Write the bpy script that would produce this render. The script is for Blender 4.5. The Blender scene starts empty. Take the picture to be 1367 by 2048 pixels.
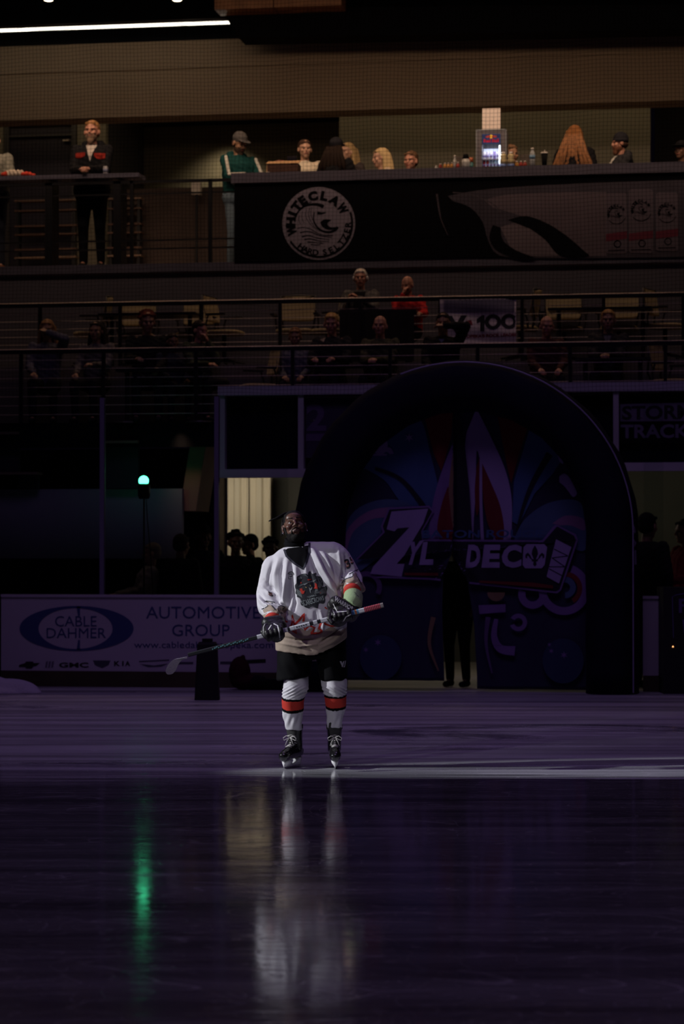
import bpy, bmesh, math, random
import numpy as np
from mathutils import Vector, Matrix, Euler
from mathutils.bvhtree import BVHTree
from mathutils.geometry import tessellate_polygon

random.seed(7); np.random.seed(7)
scn = bpy.context.scene
COL = scn.collection
PI = math.pi

# ------------------------------------------------------------------ camera
FPX = 4842.0                       # focal length in pixels of the 1367 x 2048 frame
YAW = math.radians(9.2)            # the far boards run at this angle to the picture
PITCH = math.atan(83.0 / FPX)
CAMZ = 1.58
cam_d = bpy.data.cameras.new('camera'); cam = bpy.data.objects.new('camera', cam_d); COL.objects.link(cam)
cam_d.sensor_fit = 'VERTICAL'; cam_d.sensor_height = 36.0; cam_d.sensor_width = 24.03
cam_d.lens = FPX * 36.0 / 2048.0
cam_d.clip_end = 200
cam.location = (0, 0, CAMZ)
cam.rotation_euler = (PI / 2 + PITCH, 0, YAW)
cam_d.dof.use_dof = True; cam_d.dof.focus_distance = 17.75; cam_d.dof.aperture_fstop = 3.0
scn.camera = cam
FWD = Vector((-math.sin(YAW), math.cos(YAW), 0)); RGT = Vector((math.cos(YAW), math.sin(YAW), 0))
_F = FWD * math.cos(PITCH) + Vector((0, 0, math.sin(PITCH)))
_U = Vector((0, 0, math.cos(PITCH))) - FWD * math.sin(PITCH)

def ray(px, py):
    return _F * FPX + RGT * (px - 683.5) + _U * (1024 - py)

def P(px, py, Y):
    """the point of the plane y = Y that stands at this place of the photograph"""
    d = ray(px, py); t = Y / d.y
    return Vector((d.x * t, Y, CAMZ + d.z * t))

def G(px, py):
    """the point of the ice at this place of the photograph"""
    d = ray(px, py); t = -CAMZ / d.z
    return Vector((d.x * t, d.y * t, 0))

def proj(p):
    d = Vector(p) - Vector((0, 0, CAMZ)); z = d.dot(_F)
    return (683.5 + FPX * d.dot(RGT) / z, 1024 - FPX * d.dot(_U) / z)

# ------------------------------------------------------------------ view, world
scn.view_settings.view_transform = 'Standard'; scn.view_settings.look = 'None'
scn.view_settings.exposure = 0.0; scn.view_settings.gamma = 1.0
try: scn.view_settings.use_curve_mapping = False
except Exception: pass
try:
    scn.cycles.use_denoising = True
    scn.cycles.max_bounces = 6; scn.cycles.transparent_max_bounces = 12
    scn.cycles.sample_clamp_indirect = 2.0
    scn.cycles.caustics_reflective = False; scn.cycles.caustics_refractive = False
except Exception: pass
w = bpy.data.worlds.new('arena_dark'); scn.world = w; w.use_nodes = True
w.node_tree.nodes['Background'].inputs[0].default_value = (0.30, 0.20, 0.55, 1)
w.node_tree.nodes['Background'].inputs[1].default_value = 0.003

# ------------------------------------------------------------------ lights
def lamp(name, kind, loc, target, power, color, size=0.5, size_y=None, angle=None, blend=0.3, scale=None, spread=None):
    d = bpy.data.lights.new(name, kind); d.energy = power; d.color = color
    if kind == 'AREA':
        d.size = size
        if size_y: d.shape = 'RECTANGLE'; d.size_y = size_y
        if spread: d.spread = math.radians(spread)
    else:
        d.shadow_soft_size = size
    if kind == 'SPOT':
        d.spot_size = math.radians(angle); d.spot_blend = blend
    o = bpy.data.objects.new(name, d); COL.objects.link(o)
    o.location = loc
    v = Vector(target) - Vector(loc)
    o.rotation_euler = v.to_track_quat('-Z', 'Y').to_euler()
    if scale: o.scale = scale
    return o

PD = 17.87                                   # the skater's distance
PC = FWD * PD + RGT * ((630 - 683.5) / 271.0)  # under the skater
PC.z = 0
def around(az, el, r, h=1.0):
    """a point seen from the skater at azimuth az (0 = towards the camera, -90 = picture left)"""
    a = math.radians(az); e = math.radians(el)
    return PC + Vector((0, 0, h)) + (-FWD * math.cos(a) + RGT * math.sin(a)) * math.cos(e) * r + Vector((0, 0, math.sin(e) * r))

lamp('follow_spot', 'SPOT', around(-80, 24, 13, 1.0), PC + RGT * 0.34 - FWD * 0.26 + Vector((0, 0, 0.95)), 6100, (0.95, 0.96, 1.0), 0.10, angle=11.5, blend=0.15, scale=(0.52, 1, 1))
lamp('front_fill', 'SPOT', around(-34, 15, 17, 1.1), PC + Vector((0, 0, 1.05)), 1250, (0.96, 0.94, 1.0), 0.25, angle=7.0, blend=0.6)  # fill added for the front of the jersey
lamp('purple_wash', 'AREA', (-3.4, 22.0, 12.0), (-3.4, 22.6, 0), 104, (0.46, 0.28, 0.76), 9, 3, spread=95)
lamp('purple_wash_near', 'AREA', (-1.5, 9.5, 12.0), (-1.5, 11, 0), 120, (0.48, 0.30, 0.72), 9, 6, spread=100)
lamp('concourse_fill', 'AREA', (-4.9, 28.7, 8.9), (-4.9, 31.6, 6.3), 42, (1.0, 0.68, 0.50), 12, 0.4, spread=120)  # unseen fill added to light faces, banner and terraces from the rink side
lamp('back_wall_fill', 'AREA', (-5.1, 33.98, 8.45), (-5.1, 34.4, 5.0), 17, (1.0, 0.76, 0.46), 12, 0.2)  # added out of sight behind the bulkhead to brighten the back wall
lamp('bar_front_fill', 'AREA', (-4.6, 29.6, 9.0), (-4.6, 31.6, 6.8), 26, (1.0, 0.66, 0.42), 11, 0.3, spread=50)  # unseen fill added to brighten the faces at the bar
lamp('row_light', 'AREA', (-5.1, 31.0, 9.4), (-5.1, 30.4, 4.0), 32, (1.0, 0.60, 0.34), 11, 0.3, spread=100)
lamp('lobby_light', 'AREA', (-7.1, 33.3, 2.8), (-7.12, 34.9, 1.2), 10, (1.0, 0.84, 0.66), 1.0, 0.4)
lamp('lobby_light_east', 'AREA', (-1.1, 33.0, 2.8), (-1.2, 34.9, 1.4), 2.6, (0.95, 0.85, 0.66), 2.0, 0.4)
lamp('tunnel_light', 'AREA', (-3.7, 31.2, 2.8), (-3.6, 30.4, 0), 9, (1.0, 0.88, 0.74), 2.4, 0.8)

# ------------------------------------------------------------------ materials
MATS = {}
def mat(name, col, rough=0.7, metal=0.0, var=0.0, scale=8.0, bump=0.0, bscale=60.0, emit=0.0, ecol=None, spec=0.5, sheen=0.0, alpha=None, trans=0.0, ior=1.45, coat=0.0):
    """a procedural material: colour with soft noise variation and a fine bump"""
    if name in MATS: return MATS[name]
    m = bpy.data.materials.new(name); m.use_nodes = True; nt = m.node_tree; b = nt.nodes['Principled BSDF']
    c = (*col, 1)
    b.inputs['Base Color'].default_value = c; b.inputs['Roughness'].default_value = rough
    b.inputs['Metallic'].default_value = metal; b.inputs['Specular IOR Level'].default_value = spec
    b.inputs['IOR'].default_value = ior
    if sheen: b.inputs['Sheen Weight'].default_value = sheen
    if coat: b.inputs['Coat Weight'].default_value = coat; b.inputs['Coat Roughness'].default_value = 0.08
    if trans: b.inputs['Transmission Weight'].default_value = trans
    if emit: b.inputs['Emission Color'].default_value = (*(ecol or col), 1); b.inputs['Emission Strength'].default_value = emit
    if var or bump:
        tc = nt.nodes.new('ShaderNodeTexCoord')
    if var:
        n = nt.nodes.new('ShaderNodeTexNoise'); n.inputs['Scale'].default_value = scale; n.inputs['Detail'].default_value = 4
        nt.links.new(tc.outputs['Object'], n.inputs['Vector'])
        r = nt.nodes.new('ShaderNodeValToRGB')
        r.color_ramp.elements[0].position = 0.3; r.color_ramp.elements[1].position = 0.7
        r.color_ramp.elements[0].color = tuple(max(0, x * (1 - var)) for x in col) + (1,)
        r.color_ramp.elements[1].color = tuple(min(1, x * (1 + var)) for x in col) + (1,)
        nt.links.new(n.outputs['Fac'], r.inputs['Fac']); nt.links.new(r.outputs['Color'], b.inputs['Base Color'])
    if bump:
        n2 = nt.nodes.new('ShaderNodeTexNoise'); n2.inputs['Scale'].default_value = bscale; n2.inputs['Detail'].default_value = 3
        nt.links.new(tc.outputs['Object'], n2.inputs['Vector'])
        bp = nt.nodes.new('ShaderNodeBump'); bp.inputs['Strength'].default_value = bump; bp.inputs['Distance'].default_value = 0.01
        nt.links.new(n2.outputs['Fac'], bp.inputs['Height']); nt.links.new(bp.outputs['Normal'], b.inputs['Normal'])
    MATS[name] = m
    return m

# ------------------------------------------------------------------ mesh builder
def frame_of(d):
    d = Vector(d).normalized(); a = Vector((0, 0, 1)) if abs(d.z) < 0.9 else Vector((1, 0, 0))
    u = d.cross(a).normalized(); v = d.cross(u).normalized()
    return u, v

class MB:
    def __init__(s): s.v = []; s.f = []; s.m = []
    def add(s, vs, fs, mi=0):
        o = len(s.v); s.v += [tuple(p) for p in vs]; s.f += [tuple(i + o for i in f) for f in fs]; s.m += [mi] * len(fs); return s
    def box(s, c, size, rot=None, mi=0):
        c = Vector(c); h = Vector(size) / 2; R = rot.to_matrix() if rot else None; vs = []
        for x in (-1, 1):
            for y in (-1, 1):
                for z in (-1, 1):
                    p = Vector((x * h.x, y * h.y, z * h.z)); vs.append(c + (R @ p if R else p))
        return s.add(vs, [(0, 1, 3, 2), (4, 6, 7, 5), (0, 4, 5, 1), (2, 3, 7, 6), (0, 2, 6, 4), (1, 5, 7, 3)], mi)
    def bx(s, x0, x1, y0, y1, z0, z1, mi=0):
        return s.box(((x0 + x1) / 2, (y0 + y1) / 2, (z0 + z1) / 2), (abs(x1 - x0), abs(y1 - y0), abs(z1 - z0)), None, mi)
    def loft(s, rings, mi=0, cap=True, closed=False):
        n = len(rings[0]); vs = [p for r in rings for p in r]; fs = []
        k = len(rings)
        for i in range(k if closed else k - 1):
            a = i * n; b = ((i + 1) % k) * n
            for j in range(n): fs.append((a + j, a + (j + 1) % n, b + (j + 1) % n, b + j))
        if cap and not closed:
            fs.append(tuple(range(n))[::-1]); fs.append(tuple((k - 1) * n + j for j in range(n)))
        return s.add(vs, fs, mi)
    def tube(s, path, rad, n=10, mi=0, flat=1.0, cap=True, up=None):
        path = [Vector(p) for p in path]; rings = []
        if not hasattr(rad, '__len__'): rad = [rad] * len(path)
        u = None
        for i, p in enumerate(path):
            d = (path[min(i + 1, len(path) - 1)] - path[max(i - 1, 0)])
            if d.length < 1e-9: d = Vector((0, 0, 1))
            d.normalize()
            if u is None:
                u = Vector(up) if up else frame_of(d)[0]
            u = (u - d * u.dot(d))
            if u.length < 1e-6: u = frame_of(d)[0]
            u.normalize(); v = d.cross(u)
            rings.append([p + (u * math.cos(2 * PI * j / n) + v * math.sin(2 * PI * j / n) * flat) * rad[i] for j in range(n)])
        return s.loft(rings, mi, cap)
    def cap(s, a, b, ra, rb=None, n=12, mi=0, flat=1.0, up=None):
        rb = ra if rb is None else rb
        a = Vector(a); b = Vector(b); d = (b - a)
        L = d.length
        d = d / L if L > 1e-6 else Vector((0, 0, 1))
        pts = []; rr = []
        for k in range(4):
            t = PI / 2 * (k + 0.25) / 4.25
            pts.append(a - d * ra * math.cos(t)); rr.append(ra * math.sin(t))
        pts.append(a); rr.append(ra); pts.append(b); rr.append(rb)
        for k in range(3, -1, -1):
            t = PI / 2 * (k + 0.25) / 4.25
            pts.append(b + d * rb * math.cos(t)); rr.append(rb * math.sin(t))
        return s.tube(pts, rr, n, mi, flat, True, up)
    def ell(s, c, r, rot=None, n=16, mi=0):
        c = Vector(c); r = r if hasattr(r, '__len__') else (r, r, r); R = rot.to_matrix() if rot else Matrix.Identity(3)
        rings = []; m = max(6, n // 2)
        for i in range(m):
            t = PI * (i + 0.35) / (m - 0.3)
            rings.append([c + R @ Vector((r[0] * math.sin(t) * math.cos(2 * PI * j / n), r[1] * math.sin(t) * math.sin(2 * PI * j / n), -r[2] * math.cos(t))) for j in range(n)])
        return s.loft(rings, mi)
    def lathe(s, c, prof, n=20, mi=0, sx=1.0, sy=1.0):
        c = Vector(c)
        return s.loft([[c + Vector((r * sx * math.cos(2 * PI * j / n), r * sy * math.sin(2 * PI * j / n), z)) for j in range(n)] for r, z in prof], mi)
    def prism(s, poly, a0, a1, axis='y', mi=0):
        """a 2D outline given a thickness along one axis"""
        def pt(p, a):
            return {'y': (p[0], a, p[1]), 'x': (a, p[0], p[1]), 'z': (p[0], p[1], a)}[axis]
        n = len(poly); vs = [pt(p, a0) for p in poly] + [pt(p, a1) for p in poly]
        fs = [(i, (i + 1) % n, n + (i + 1) % n, n + i) for i in range(n)]
        tri = tessellate_polygon([[Vector((p[0], p[1], 0)) for p in poly]])
        fs += [tuple(t) for t in tri] + [tuple(n + i for i in t)[::-1] for t in tri]
        return s.add(vs, fs, mi)
    def arrays(s): return np.array(s.v, dtype=float), s.f

def raw_mesh(name, v, f, mi=None):
    me = bpy.data.meshes.new(name); me.from_pydata([tuple(p) for p in v], [], [tuple(x) for x in f])
    if mi is not None and len(mi) == len(me.polygons): me.polygons.foreach_set('material_index', mi)
    bm = bmesh.new(); bm.from_mesh(me); bmesh.ops.recalc_face_normals(bm, faces=bm.faces); bm.to_mesh(me); bm.free()
    me.update(); return me

def lap(me, it, lam=0.5):
    n = len(me.vertices); v = np.empty(n * 3); me.vertices.foreach_get('co', v); v = v.reshape(-1, 3)
    e = np.empty(len(me.edges) * 2, dtype=np.int32); me.edges.foreach_get('vertices', e); e = e.reshape(-1, 2)
    deg = np.bincount(e.ravel(), minlength=n).astype(float)[:, None]; deg[deg == 0] = 1
    for _ in range(it):
        s = np.zeros_like(v)
        for k in range(3):
            s[:, k] = np.bincount(e[:, 0], v[e[:, 1], k], n) + np.bincount(e[:, 1], v[e[:, 0], k], n)
        v += lam * (s / deg - v)
    me.vertices.foreach_set('co', v.ravel()); me.update(); return v

def remesh(me, voxel, it=2):
    o = bpy.data.objects.new('tmp', me); COL.objects.link(o)
    md = o.modifiers.new('r', 'REMESH'); md.mode = 'VOXEL'; md.voxel_size = voxel; md.adaptivity = 0
    dg = bpy.context.evaluated_depsgraph_get()
    me2 = bpy.data.meshes.new_from_object(o.evaluated_get(dg))
    bpy.data.objects.remove(o); bpy.data.meshes.remove(me)
    me2.materials.clear()
    if it: lap(me2, it)
    return me2

def link(name, me, mats, parent=None, smooth=False):
    if not isinstance(mats, (list, tuple)): mats = [mats]
    for m in mats: me.materials.append(m)
    me.name = name
    if smooth: me.polygons.foreach_set('use_smooth', [True] * len(me.polygons)); me.update()
    o = bpy.data.objects.new(name, me); COL.objects.link(o)
    if parent is not None: o.parent = parent
    return o

def build(name, mb, mats, parent=None, smooth=False, voxel=None, it=2, warp=None, matfn=None):
    me = raw_mesh(name, mb.v, mb.f, mb.m if voxel is None else None)
    if voxel: me = remesh(me, voxel, it)
    if warp:
        n = len(me.vertices); v = np.empty(n * 3); me.vertices.foreach_get('co', v); v = v.reshape(-1, 3)
        nr = np.empty(n * 3); me.vertices.foreach_get('normal', nr); nr = nr.reshape(-1, 3)
        v = warp(v, nr); me.vertices.foreach_set('co', v.ravel()); me.update()
    if matfn:
        n = len(me.polygons); c = np.empty(n * 3); me.polygons.foreach_get('center', c)
        me.polygons.foreach_set('material_index', np.asarray(matfn(c.reshape(-1, 3)), dtype=np.int32))
    return link(name, me, mats, parent, smooth or voxel is not None)

def tag(o, label=None, cat=None, group=None, kind=None):
    if label: o['label'] = label
    if cat: o['category'] = cat
    if group: o['group'] = group
    if kind: o['kind'] = kind
    return o

def empty(name, loc, rz=0.0, **k):
    o = bpy.data.objects.new(name, None); COL.objects.link(o); o.location = loc; o.rotation_euler = (0, 0, rz)
    o.empty_display_size = 0.1
    return tag(o, **k)

def struct(name, mb, m, label=None, **k):
    o = build(name, mb, m, **k); tag(o, label, None, None, 'structure'); return o

def copy_tree(o, parent=None):
    c = o.copy(); COL.objects.link(c); c.parent = parent
    for ch in list(o.children): copy_tree(ch, c)
    return c

# ------------------------------------------------------------------ printed shapes
def tess(polys):
    """polys: list of loops lists [[outer, hole, ...], ...] -> verts2d, tris"""
    V = []; T = []
    for loops in polys:
        if not hasattr(loops[0][0], '__len__'): loops = [loops]
        pts = [Vector((p[0], p[1], 0)) for l in loops for p in l]
        tri = tessellate_polygon([[Vector((p[0], p[1], 0)) for p in l] for l in loops])
        o = len(V); V += [(p.x, p.y) for p in pts]; T += [tuple(i + o for i in t) for t in tri]
    return V, T

_tc = {}
def glyphs(s, bold=0.0, spacing=1.0):
    key = (s, bold, spacing)
    if key in _tc: return _tc[key]
    cu = bpy.data.curves.new('t', 'FONT'); cu.body = s; cu.size = 1; cu.offset = bold; cu.space_character = spacing; cu.resolution_u = 3
    o = bpy.data.objects.new('t', cu); COL.objects.link(o)
    dg = bpy.context.evaluated_depsgraph_get(); me = bpy.data.meshes.new_from_object(o.evaluated_get(dg))
    V = [(v.co.x, v.co.y) for v in me.vertices]; T = [tuple(p.vertices) for p in me.polygons]
    bpy.data.objects.remove(o); bpy.data.meshes.remove(me)
    xs = [p[0] for p in V]; ys = [p[1] for p in V]; x0, x1, y0, y1 = min(xs), max(xs), min(ys), max(ys)
    V = [((x - x0) / (x1 - x0), 1 - (y - y0) / (y1 - y0)) for x, y in V]
    asp = (x1 - x0) / (y1 - y0)
    _tc[key] = (V, T, asp); return _tc[key]

def text(s, corners, bold=0.0, spacing=1.0):
    """lettering fitted to a quad (top-left, top-right, bottom-right, bottom-left) or a box x0,y0,x1,y1"""
    V, T, _ = glyphs(s, bold, spacing)
    if len(corners) == 4 and not hasattr(corners[0], '__len__'):
        x0, y0, x1, y1 = corners; corners = [(x0, y0), (x1, y0), (x1, y1), (x0, y1)]
    a, b, c, d = [np.array(q, float) for q in corners]
    return [tuple((a * (1 - u) + b * u) * (1 - v) + (d * (1 - u) + c * u) * v) for u, v in V], T

def arc_text(s, cx, cy, r, h, a0, a1, bold=0.0, inward=False, sx=1.0, sy=1.0):
    """letters round a circle from angle a0 to a1 (degrees clockwise from the top)"""
    V = []; T = []; n = len(s)
    for i, ch in enumerate(s):
        if ch == ' ': continue
        g, t, asp = glyphs(ch, bold); a = math.radians(a0 + (a1 - a0) * i / max(1, n - 1)); wd = min(h * asp * 1.12, h * 1.1)
        o = len(V)
        for u, v in g:
            lx = (u - 0.5) * wd; ly = (0.5 - v) * h
            if inward: lx = -lx; ly = -ly
            X = math.cos(a) * lx + math.sin(a) * (r + ly); Y = -math.sin(a) * lx + math.cos(a) * (r + ly)
            V.append((cx + X * sx, cy - Y * sy))
        T += [tuple(k + o for k in q) for q in t]
    return V, T

def merge(*parts):
    V = []; T = []
    for v, t in parts:
        o = len(V); V += list(v); T += [tuple(i + o for i in q) for q in t]
    return V, T

def circle(cx, cy, rx, ry=None, n=36, a0=0, a1=360):
    ry = ry or rx
    return [(cx + rx * math.sin(math.radians(a0 + (a1 - a0) * i / n)), cy - ry * math.cos(math.radians(a0 + (a1 - a0) * i / n))) for i in range(n if a1 - a0 == 360 else n + 1)]

def arc_band(cx, cy, r0, r1, a0, a1, n=24, sx=1, sy=1):
    o = circle(cx, cy, r1 * sx, r1 * sy, n, a0, a1); i = circle(cx, cy, r0 * sx, r0 * sy, n, a0, a1)
    return o + i[::-1]

def stroke(pts, w0, w1=None, closed=False):
    """a line with thickness as a polygon; width tapers from w0 to w1"""
    w1 = w0 if w1 is None else w1; L = []; R = []; n = len(pts)
    for i, p in enumerate(pts):
        a = np.array(pts[max(i - 1, 0)], float); b = np.array(pts[min(i + 1, n - 1)], float); d = b - a
        l = np.hypot(*d) or 1; nx, ny = -d[1] / l, d[0] / l; w_ = (w0 + (w1 - w0) * i / max(1, n - 1)) / 2
        L.append((p[0] + nx * w_, p[1] + ny * w_)); R.append((p[0] - nx * w_, p[1] - ny * w_))
    return L + R[::-1]

def curve(pts, k=8):
    """Catmull-Rom through the points"""
    out = []; p = [np.array(q, float) for q in pts]; n = len(p)
    for i in range(n - 1):
        a = p[max(i - 1, 0)]; b = p[i]; c = p[i + 1]; d = p[min(i + 2, n - 1)]
        for j in range(k):
            t = j / k
            out.append(tuple(0.5 * ((2 * b) + (-a + c) * t + (2 * a - 5 * b + 4 * c - d) * t * t + (-a + 3 * b - 3 * c + d) * t ** 3)))
    out.append(tuple(p[-1])); return out

def flat_print(name, vt, mt, Y, off, parent=None, label=None):
    """shapes printed on an upright surface y = Y, standing off it by off"""
    V, T = vt
    o = link(name, raw_mesh(name, [P(x, y, Y - off) for x, y in V], T), mt, parent)
    if label: o['label'] = label
    return o

def wrap_print(name, vt, mt, place, direction, bvh, off, parent, maxlen=0.02, label=None, ipar=None):
    """shapes laid on a curved surface: place(x, y) gives the start of a probe along direction"""
    V, T = vt
    bm = bmesh.new(); vs = [bm.verts.new(place(x, y)) for x, y in V]
    for t in T:
        try: bm.faces.new([vs[i] for i in t])
        except Exception: pass
    for _ in range(5):
        es = [e for e in bm.edges if e.calc_length() > maxlen]
        if not es: break
        bmesh.ops.subdivide_edges(bm, edges=es, cuts=1); bmesh.ops.triangulate(bm, faces=bm.faces)
    d = Vector(direction).normalized(); dead = []
    for v in bm.verts:
        h = bvh.ray_cast(v.co, d)
        if h[0] is None: dead.append(v)
        else: v.co = h[0] - d * off
    if dead: bmesh.ops.delete(bm, geom=dead, context='VERTS')
    bad = [e for e in bm.edges if e.calc_length() > maxlen * 3.2]
    if bad: bmesh.ops.delete(bm, geom=bad, context='EDGES')
    me = bpy.data.meshes.new(name); bm.to_mesh(me); bm.free()
    o = link(name, me, mt, parent, True)
    if label: o['label'] = label
    return o
# ================================================================== THE SETTING
YB = 27.9       # far boards
YF = 28.75      # front of the seating block
Y1 = 29.15; Y2 = 30.1      # people in the two rows
YM = 30.85      # wall under the mezzanine, front of the bar
YP = 31.45      # people on the mezzanine
YW = 34.8       # back wall of the mezzanine
Z1, Z2, ZM = 3.18, 3.94, 5.36

def X(px, Y): return P(px, 900, Y).x
def Z(py, Y, px=683): return P(px, py, Y).z

def ice_material():
    m = bpy.data.materials.new('ice'); m.use_nodes = True; nt = m.node_tree; b = nt.nodes['Principled BSDF']; L = nt.links
    N = nt.nodes.new
    def math_(op, a, bb=None, c=None):
        n = N('ShaderNodeMath'); n.operation = op
        for i, q in enumerate((a, bb, c)):
            if q is None: continue
            if isinstance(q, (int, float)): n.inputs[i].default_value = q
            else: L.new(q, n.inputs[i])
        return n.outputs[0]
    tc = N('ShaderNodeTexCoord'); rot = N('ShaderNodeMapping'); rot.inputs['Rotation'].default_value = (0, 0, -YAW); L.new(tc.outputs['Object'], rot.inputs['Vector'])
    sx = N('ShaderNodeSeparateXYZ'); L.new(rot.outputs[0], sx.inputs[0])
    def noise(scale, sc, detail=3, dist=0.0, rough=0.5):
        mp = N('ShaderNodeMapping'); mp.inputs['Scale'].default_value = sc; L.new(rot.outputs[0], mp.inputs['Vector'])
        n = N('ShaderNodeTexNoise'); n.inputs['Scale'].default_value = scale; n.inputs['Detail'].default_value = detail
        n.inputs['Distortion'].default_value = dist; n.inputs['Roughness'].default_value = rough
        L.new(mp.outputs[0], n.inputs['Vector']); return n.outputs['Fac']
    def ramp(f, p0, p1):
        n = N('ShaderNodeMapRange'); n.inputs[1].default_value = p0; n.inputs[2].default_value = p1; n.interpolation_type = 'SMOOTHSTEP'
        L.new(f, n.inputs[0]); return n.outputs[0]
    # the freshly wet sheet near the camera ends in a ragged edge, beyond it the ice is scraped and frosty
    edge = noise(1.0, (9.0, 3.0, 1), 4, 0.4); y = sx.outputs['Y']
    yy = math_('ADD', y, math_('MULTIPLY', math_('SUBTRACT', edge, 0.5), 0.30))
    frost = ramp(yy, 18.13, 18.22)
    wet_patch = ramp(noise(0.42, (0.6, 0.9, 1), 7, 0.9, 0.62), 0.58, 0.66)      # wet puddles in the far ice
    frost = math_('MULTIPLY', frost, math_('SUBTRACT', 1.0, math_('MULTIPLY', wet_patch, 0.75)))
    # skate marks: thin arcs from the contour lines of stretched noise
    def marks(scale, sc, width, dist):
        f = noise(scale, sc, 2, dist); a = math_('ABSOLUTE', math_('SUBTRACT', math_('FRACT', math_('MULTIPLY', f, 9.0)), 0.5))
        return ramp(a, width, 0.0)
    m1 = marks(0.9, (0.35, 1.6, 1), 0.05, 0.7); m2 = marks(2.3, (0.25, 1.3, 1), 0.06, 0.5); m3 = marks(1.7, (1.0, 0.9, 1), 0.025, 1.2)
    mk = math_('MAXIMUM', math_('MULTIPLY', m1, 0.5), math_('MAXIMUM', math_('MULTIPLY', m2, 0.35), math_('MULTIPLY', m3, 0.6)))
    grain = noise(60, (1, 1, 1), 3); broad = noise(0.8, (0.5, 2.2, 1), 3, 0.3); streak = noise(1.0, (0.16, 2.8, 1), 4, 0.5, 0.6)
    # the pool of spot light painted into the ice colour, streaked and brighter eastwards
    band = math_('MULTIPLY', ramp(math_('ADD', y, math_('MULTIPLY', math_('SUBTRACT', noise(1.0, (0.7, 5.0, 1), 4, 0.8), 0.5), 1.5)), 16.75, 17.45), math_('SUBTRACT', 1.0, ramp(yy, 18.13, 18.20)))   # extent of the painted light pool
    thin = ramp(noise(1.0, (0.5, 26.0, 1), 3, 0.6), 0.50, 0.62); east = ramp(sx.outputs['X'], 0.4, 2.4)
    pool_tint = math_('MULTIPLY', band, math_('ADD', 0.34, math_('ADD', math_('MULTIPLY', thin, math_('ADD', 0.10, math_('MULTIPLY', east, 1.6))), math_('MULTIPLY', east, 0.25))))
    val = math_('ADD', 0.12, math_('MULTIPLY', frost, 0.33)); val = math_('ADD', val, pool_tint)
    val = math_('ADD', val, math_('MULTIPLY', mk, 0.20))
    val = math_('MULTIPLY', val, math_('ADD', 0.55, math_('MULTIPLY', broad, 0.45))); val = math_('MULTIPLY', val, math_('ADD', 0.55, math_('MULTIPLY', ramp(streak, 0.30, 0.70), 0.75)))
    val = math_('MULTIPLY', val, math_('ADD', 0.85, math_('MULTIPLY', grain, 0.3)))
    val = math_('MINIMUM', val, 0.85)
    cr = N('ShaderNodeCombineColor')
    L.new(math_('MULTIPLY', val, 0.93), cr.inputs[0]); L.new(math_('MULTIPLY', val, 0.95), cr.inputs[1]); L.new(val, cr.inputs[2])
    L.new(cr.outputs[0], b.inputs['Base Color'])
    rg = math_('ADD', 0.065, math_('MULTIPLY', frost, 0.20)); rg = math_('ADD', rg, math_('MULTIPLY', mk, 0.14))
    rg = math_('ADD', rg, math_('MULTIPLY', broad, 0.05)); L.new(rg, b.inputs['Roughness'])
    b.inputs['IOR'].default_value = 1.31; b.inputs['Specular IOR Level'].default_value = 0.42
    bp = N('ShaderNodeBump'); bp.inputs['Strength'].default_value = 0.25; bp.inputs['Distance'].default_value = 0.004
    hgt = math_('ADD', math_('MULTIPLY', noise(5.0, (1, 1, 1), 4), 0.8), math_('MULTIPLY', mk, -0.3))
    L.new(hgt, bp.inputs['Height']); L.new(bp.outputs[0], b.inputs['Normal'])
    return m

WHITE_PAINT = mat('white_paint', (0.50, 0.48, 0.52), 0.55, var=0.06, scale=2)
CONCRETE = mat('concrete', (0.14, 0.125, 0.12), 0.85, var=0.15, scale=3)
DARK_WALL = mat('charcoal_wall', (0.060, 0.055, 0.060), 0.9, var=0.12, scale=1.5)
GREY_WALL = mat('grey_wall', (0.088, 0.080, 0.100), 0.85, var=0.06, scale=1.2)
BLACK = mat('black_surface', (0.004, 0.004, 0.005), 0.9, spec=0.15)
BLACK_METAL = mat('black_metal', (0.012, 0.012, 0.014), 0.45, metal=0.3)
STEEL = mat('brushed_steel', (0.50, 0.42, 0.36), 0.5, metal=0.15, var=0.1, scale=20)
OLIVE = mat('olive_wall', (0.22, 0.195, 0.145), 0.85, var=0.06, scale=1.0)
TAN_WALL = mat('tan_bulkhead', (0.29, 0.215, 0.135), 0.85, var=0.08, scale=0.8)
NAVY_INK = mat('navy_ink', (0.045, 0.07, 0.20), 0.6)
BLACK_INK = mat('black_ink', (0.012, 0.012, 0.016), 0.6)

# ice
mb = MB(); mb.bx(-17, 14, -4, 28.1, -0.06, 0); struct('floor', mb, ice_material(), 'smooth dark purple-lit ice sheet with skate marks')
# a painted line far below the surface, close to the camera
a = G(0, 1829); b_ = G(1367, 1829)
# lobby floor, behind the boards
mb = MB(); mb.bx(-17, 14, 28.12, 36, -0.06, 0.004); struct('floor_lobby', mb, mat('lobby_floor', (0.40, 0.36, 0.30), 0.6, var=0.1, scale=2), 'pale lobby floor behind the boards')

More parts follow.
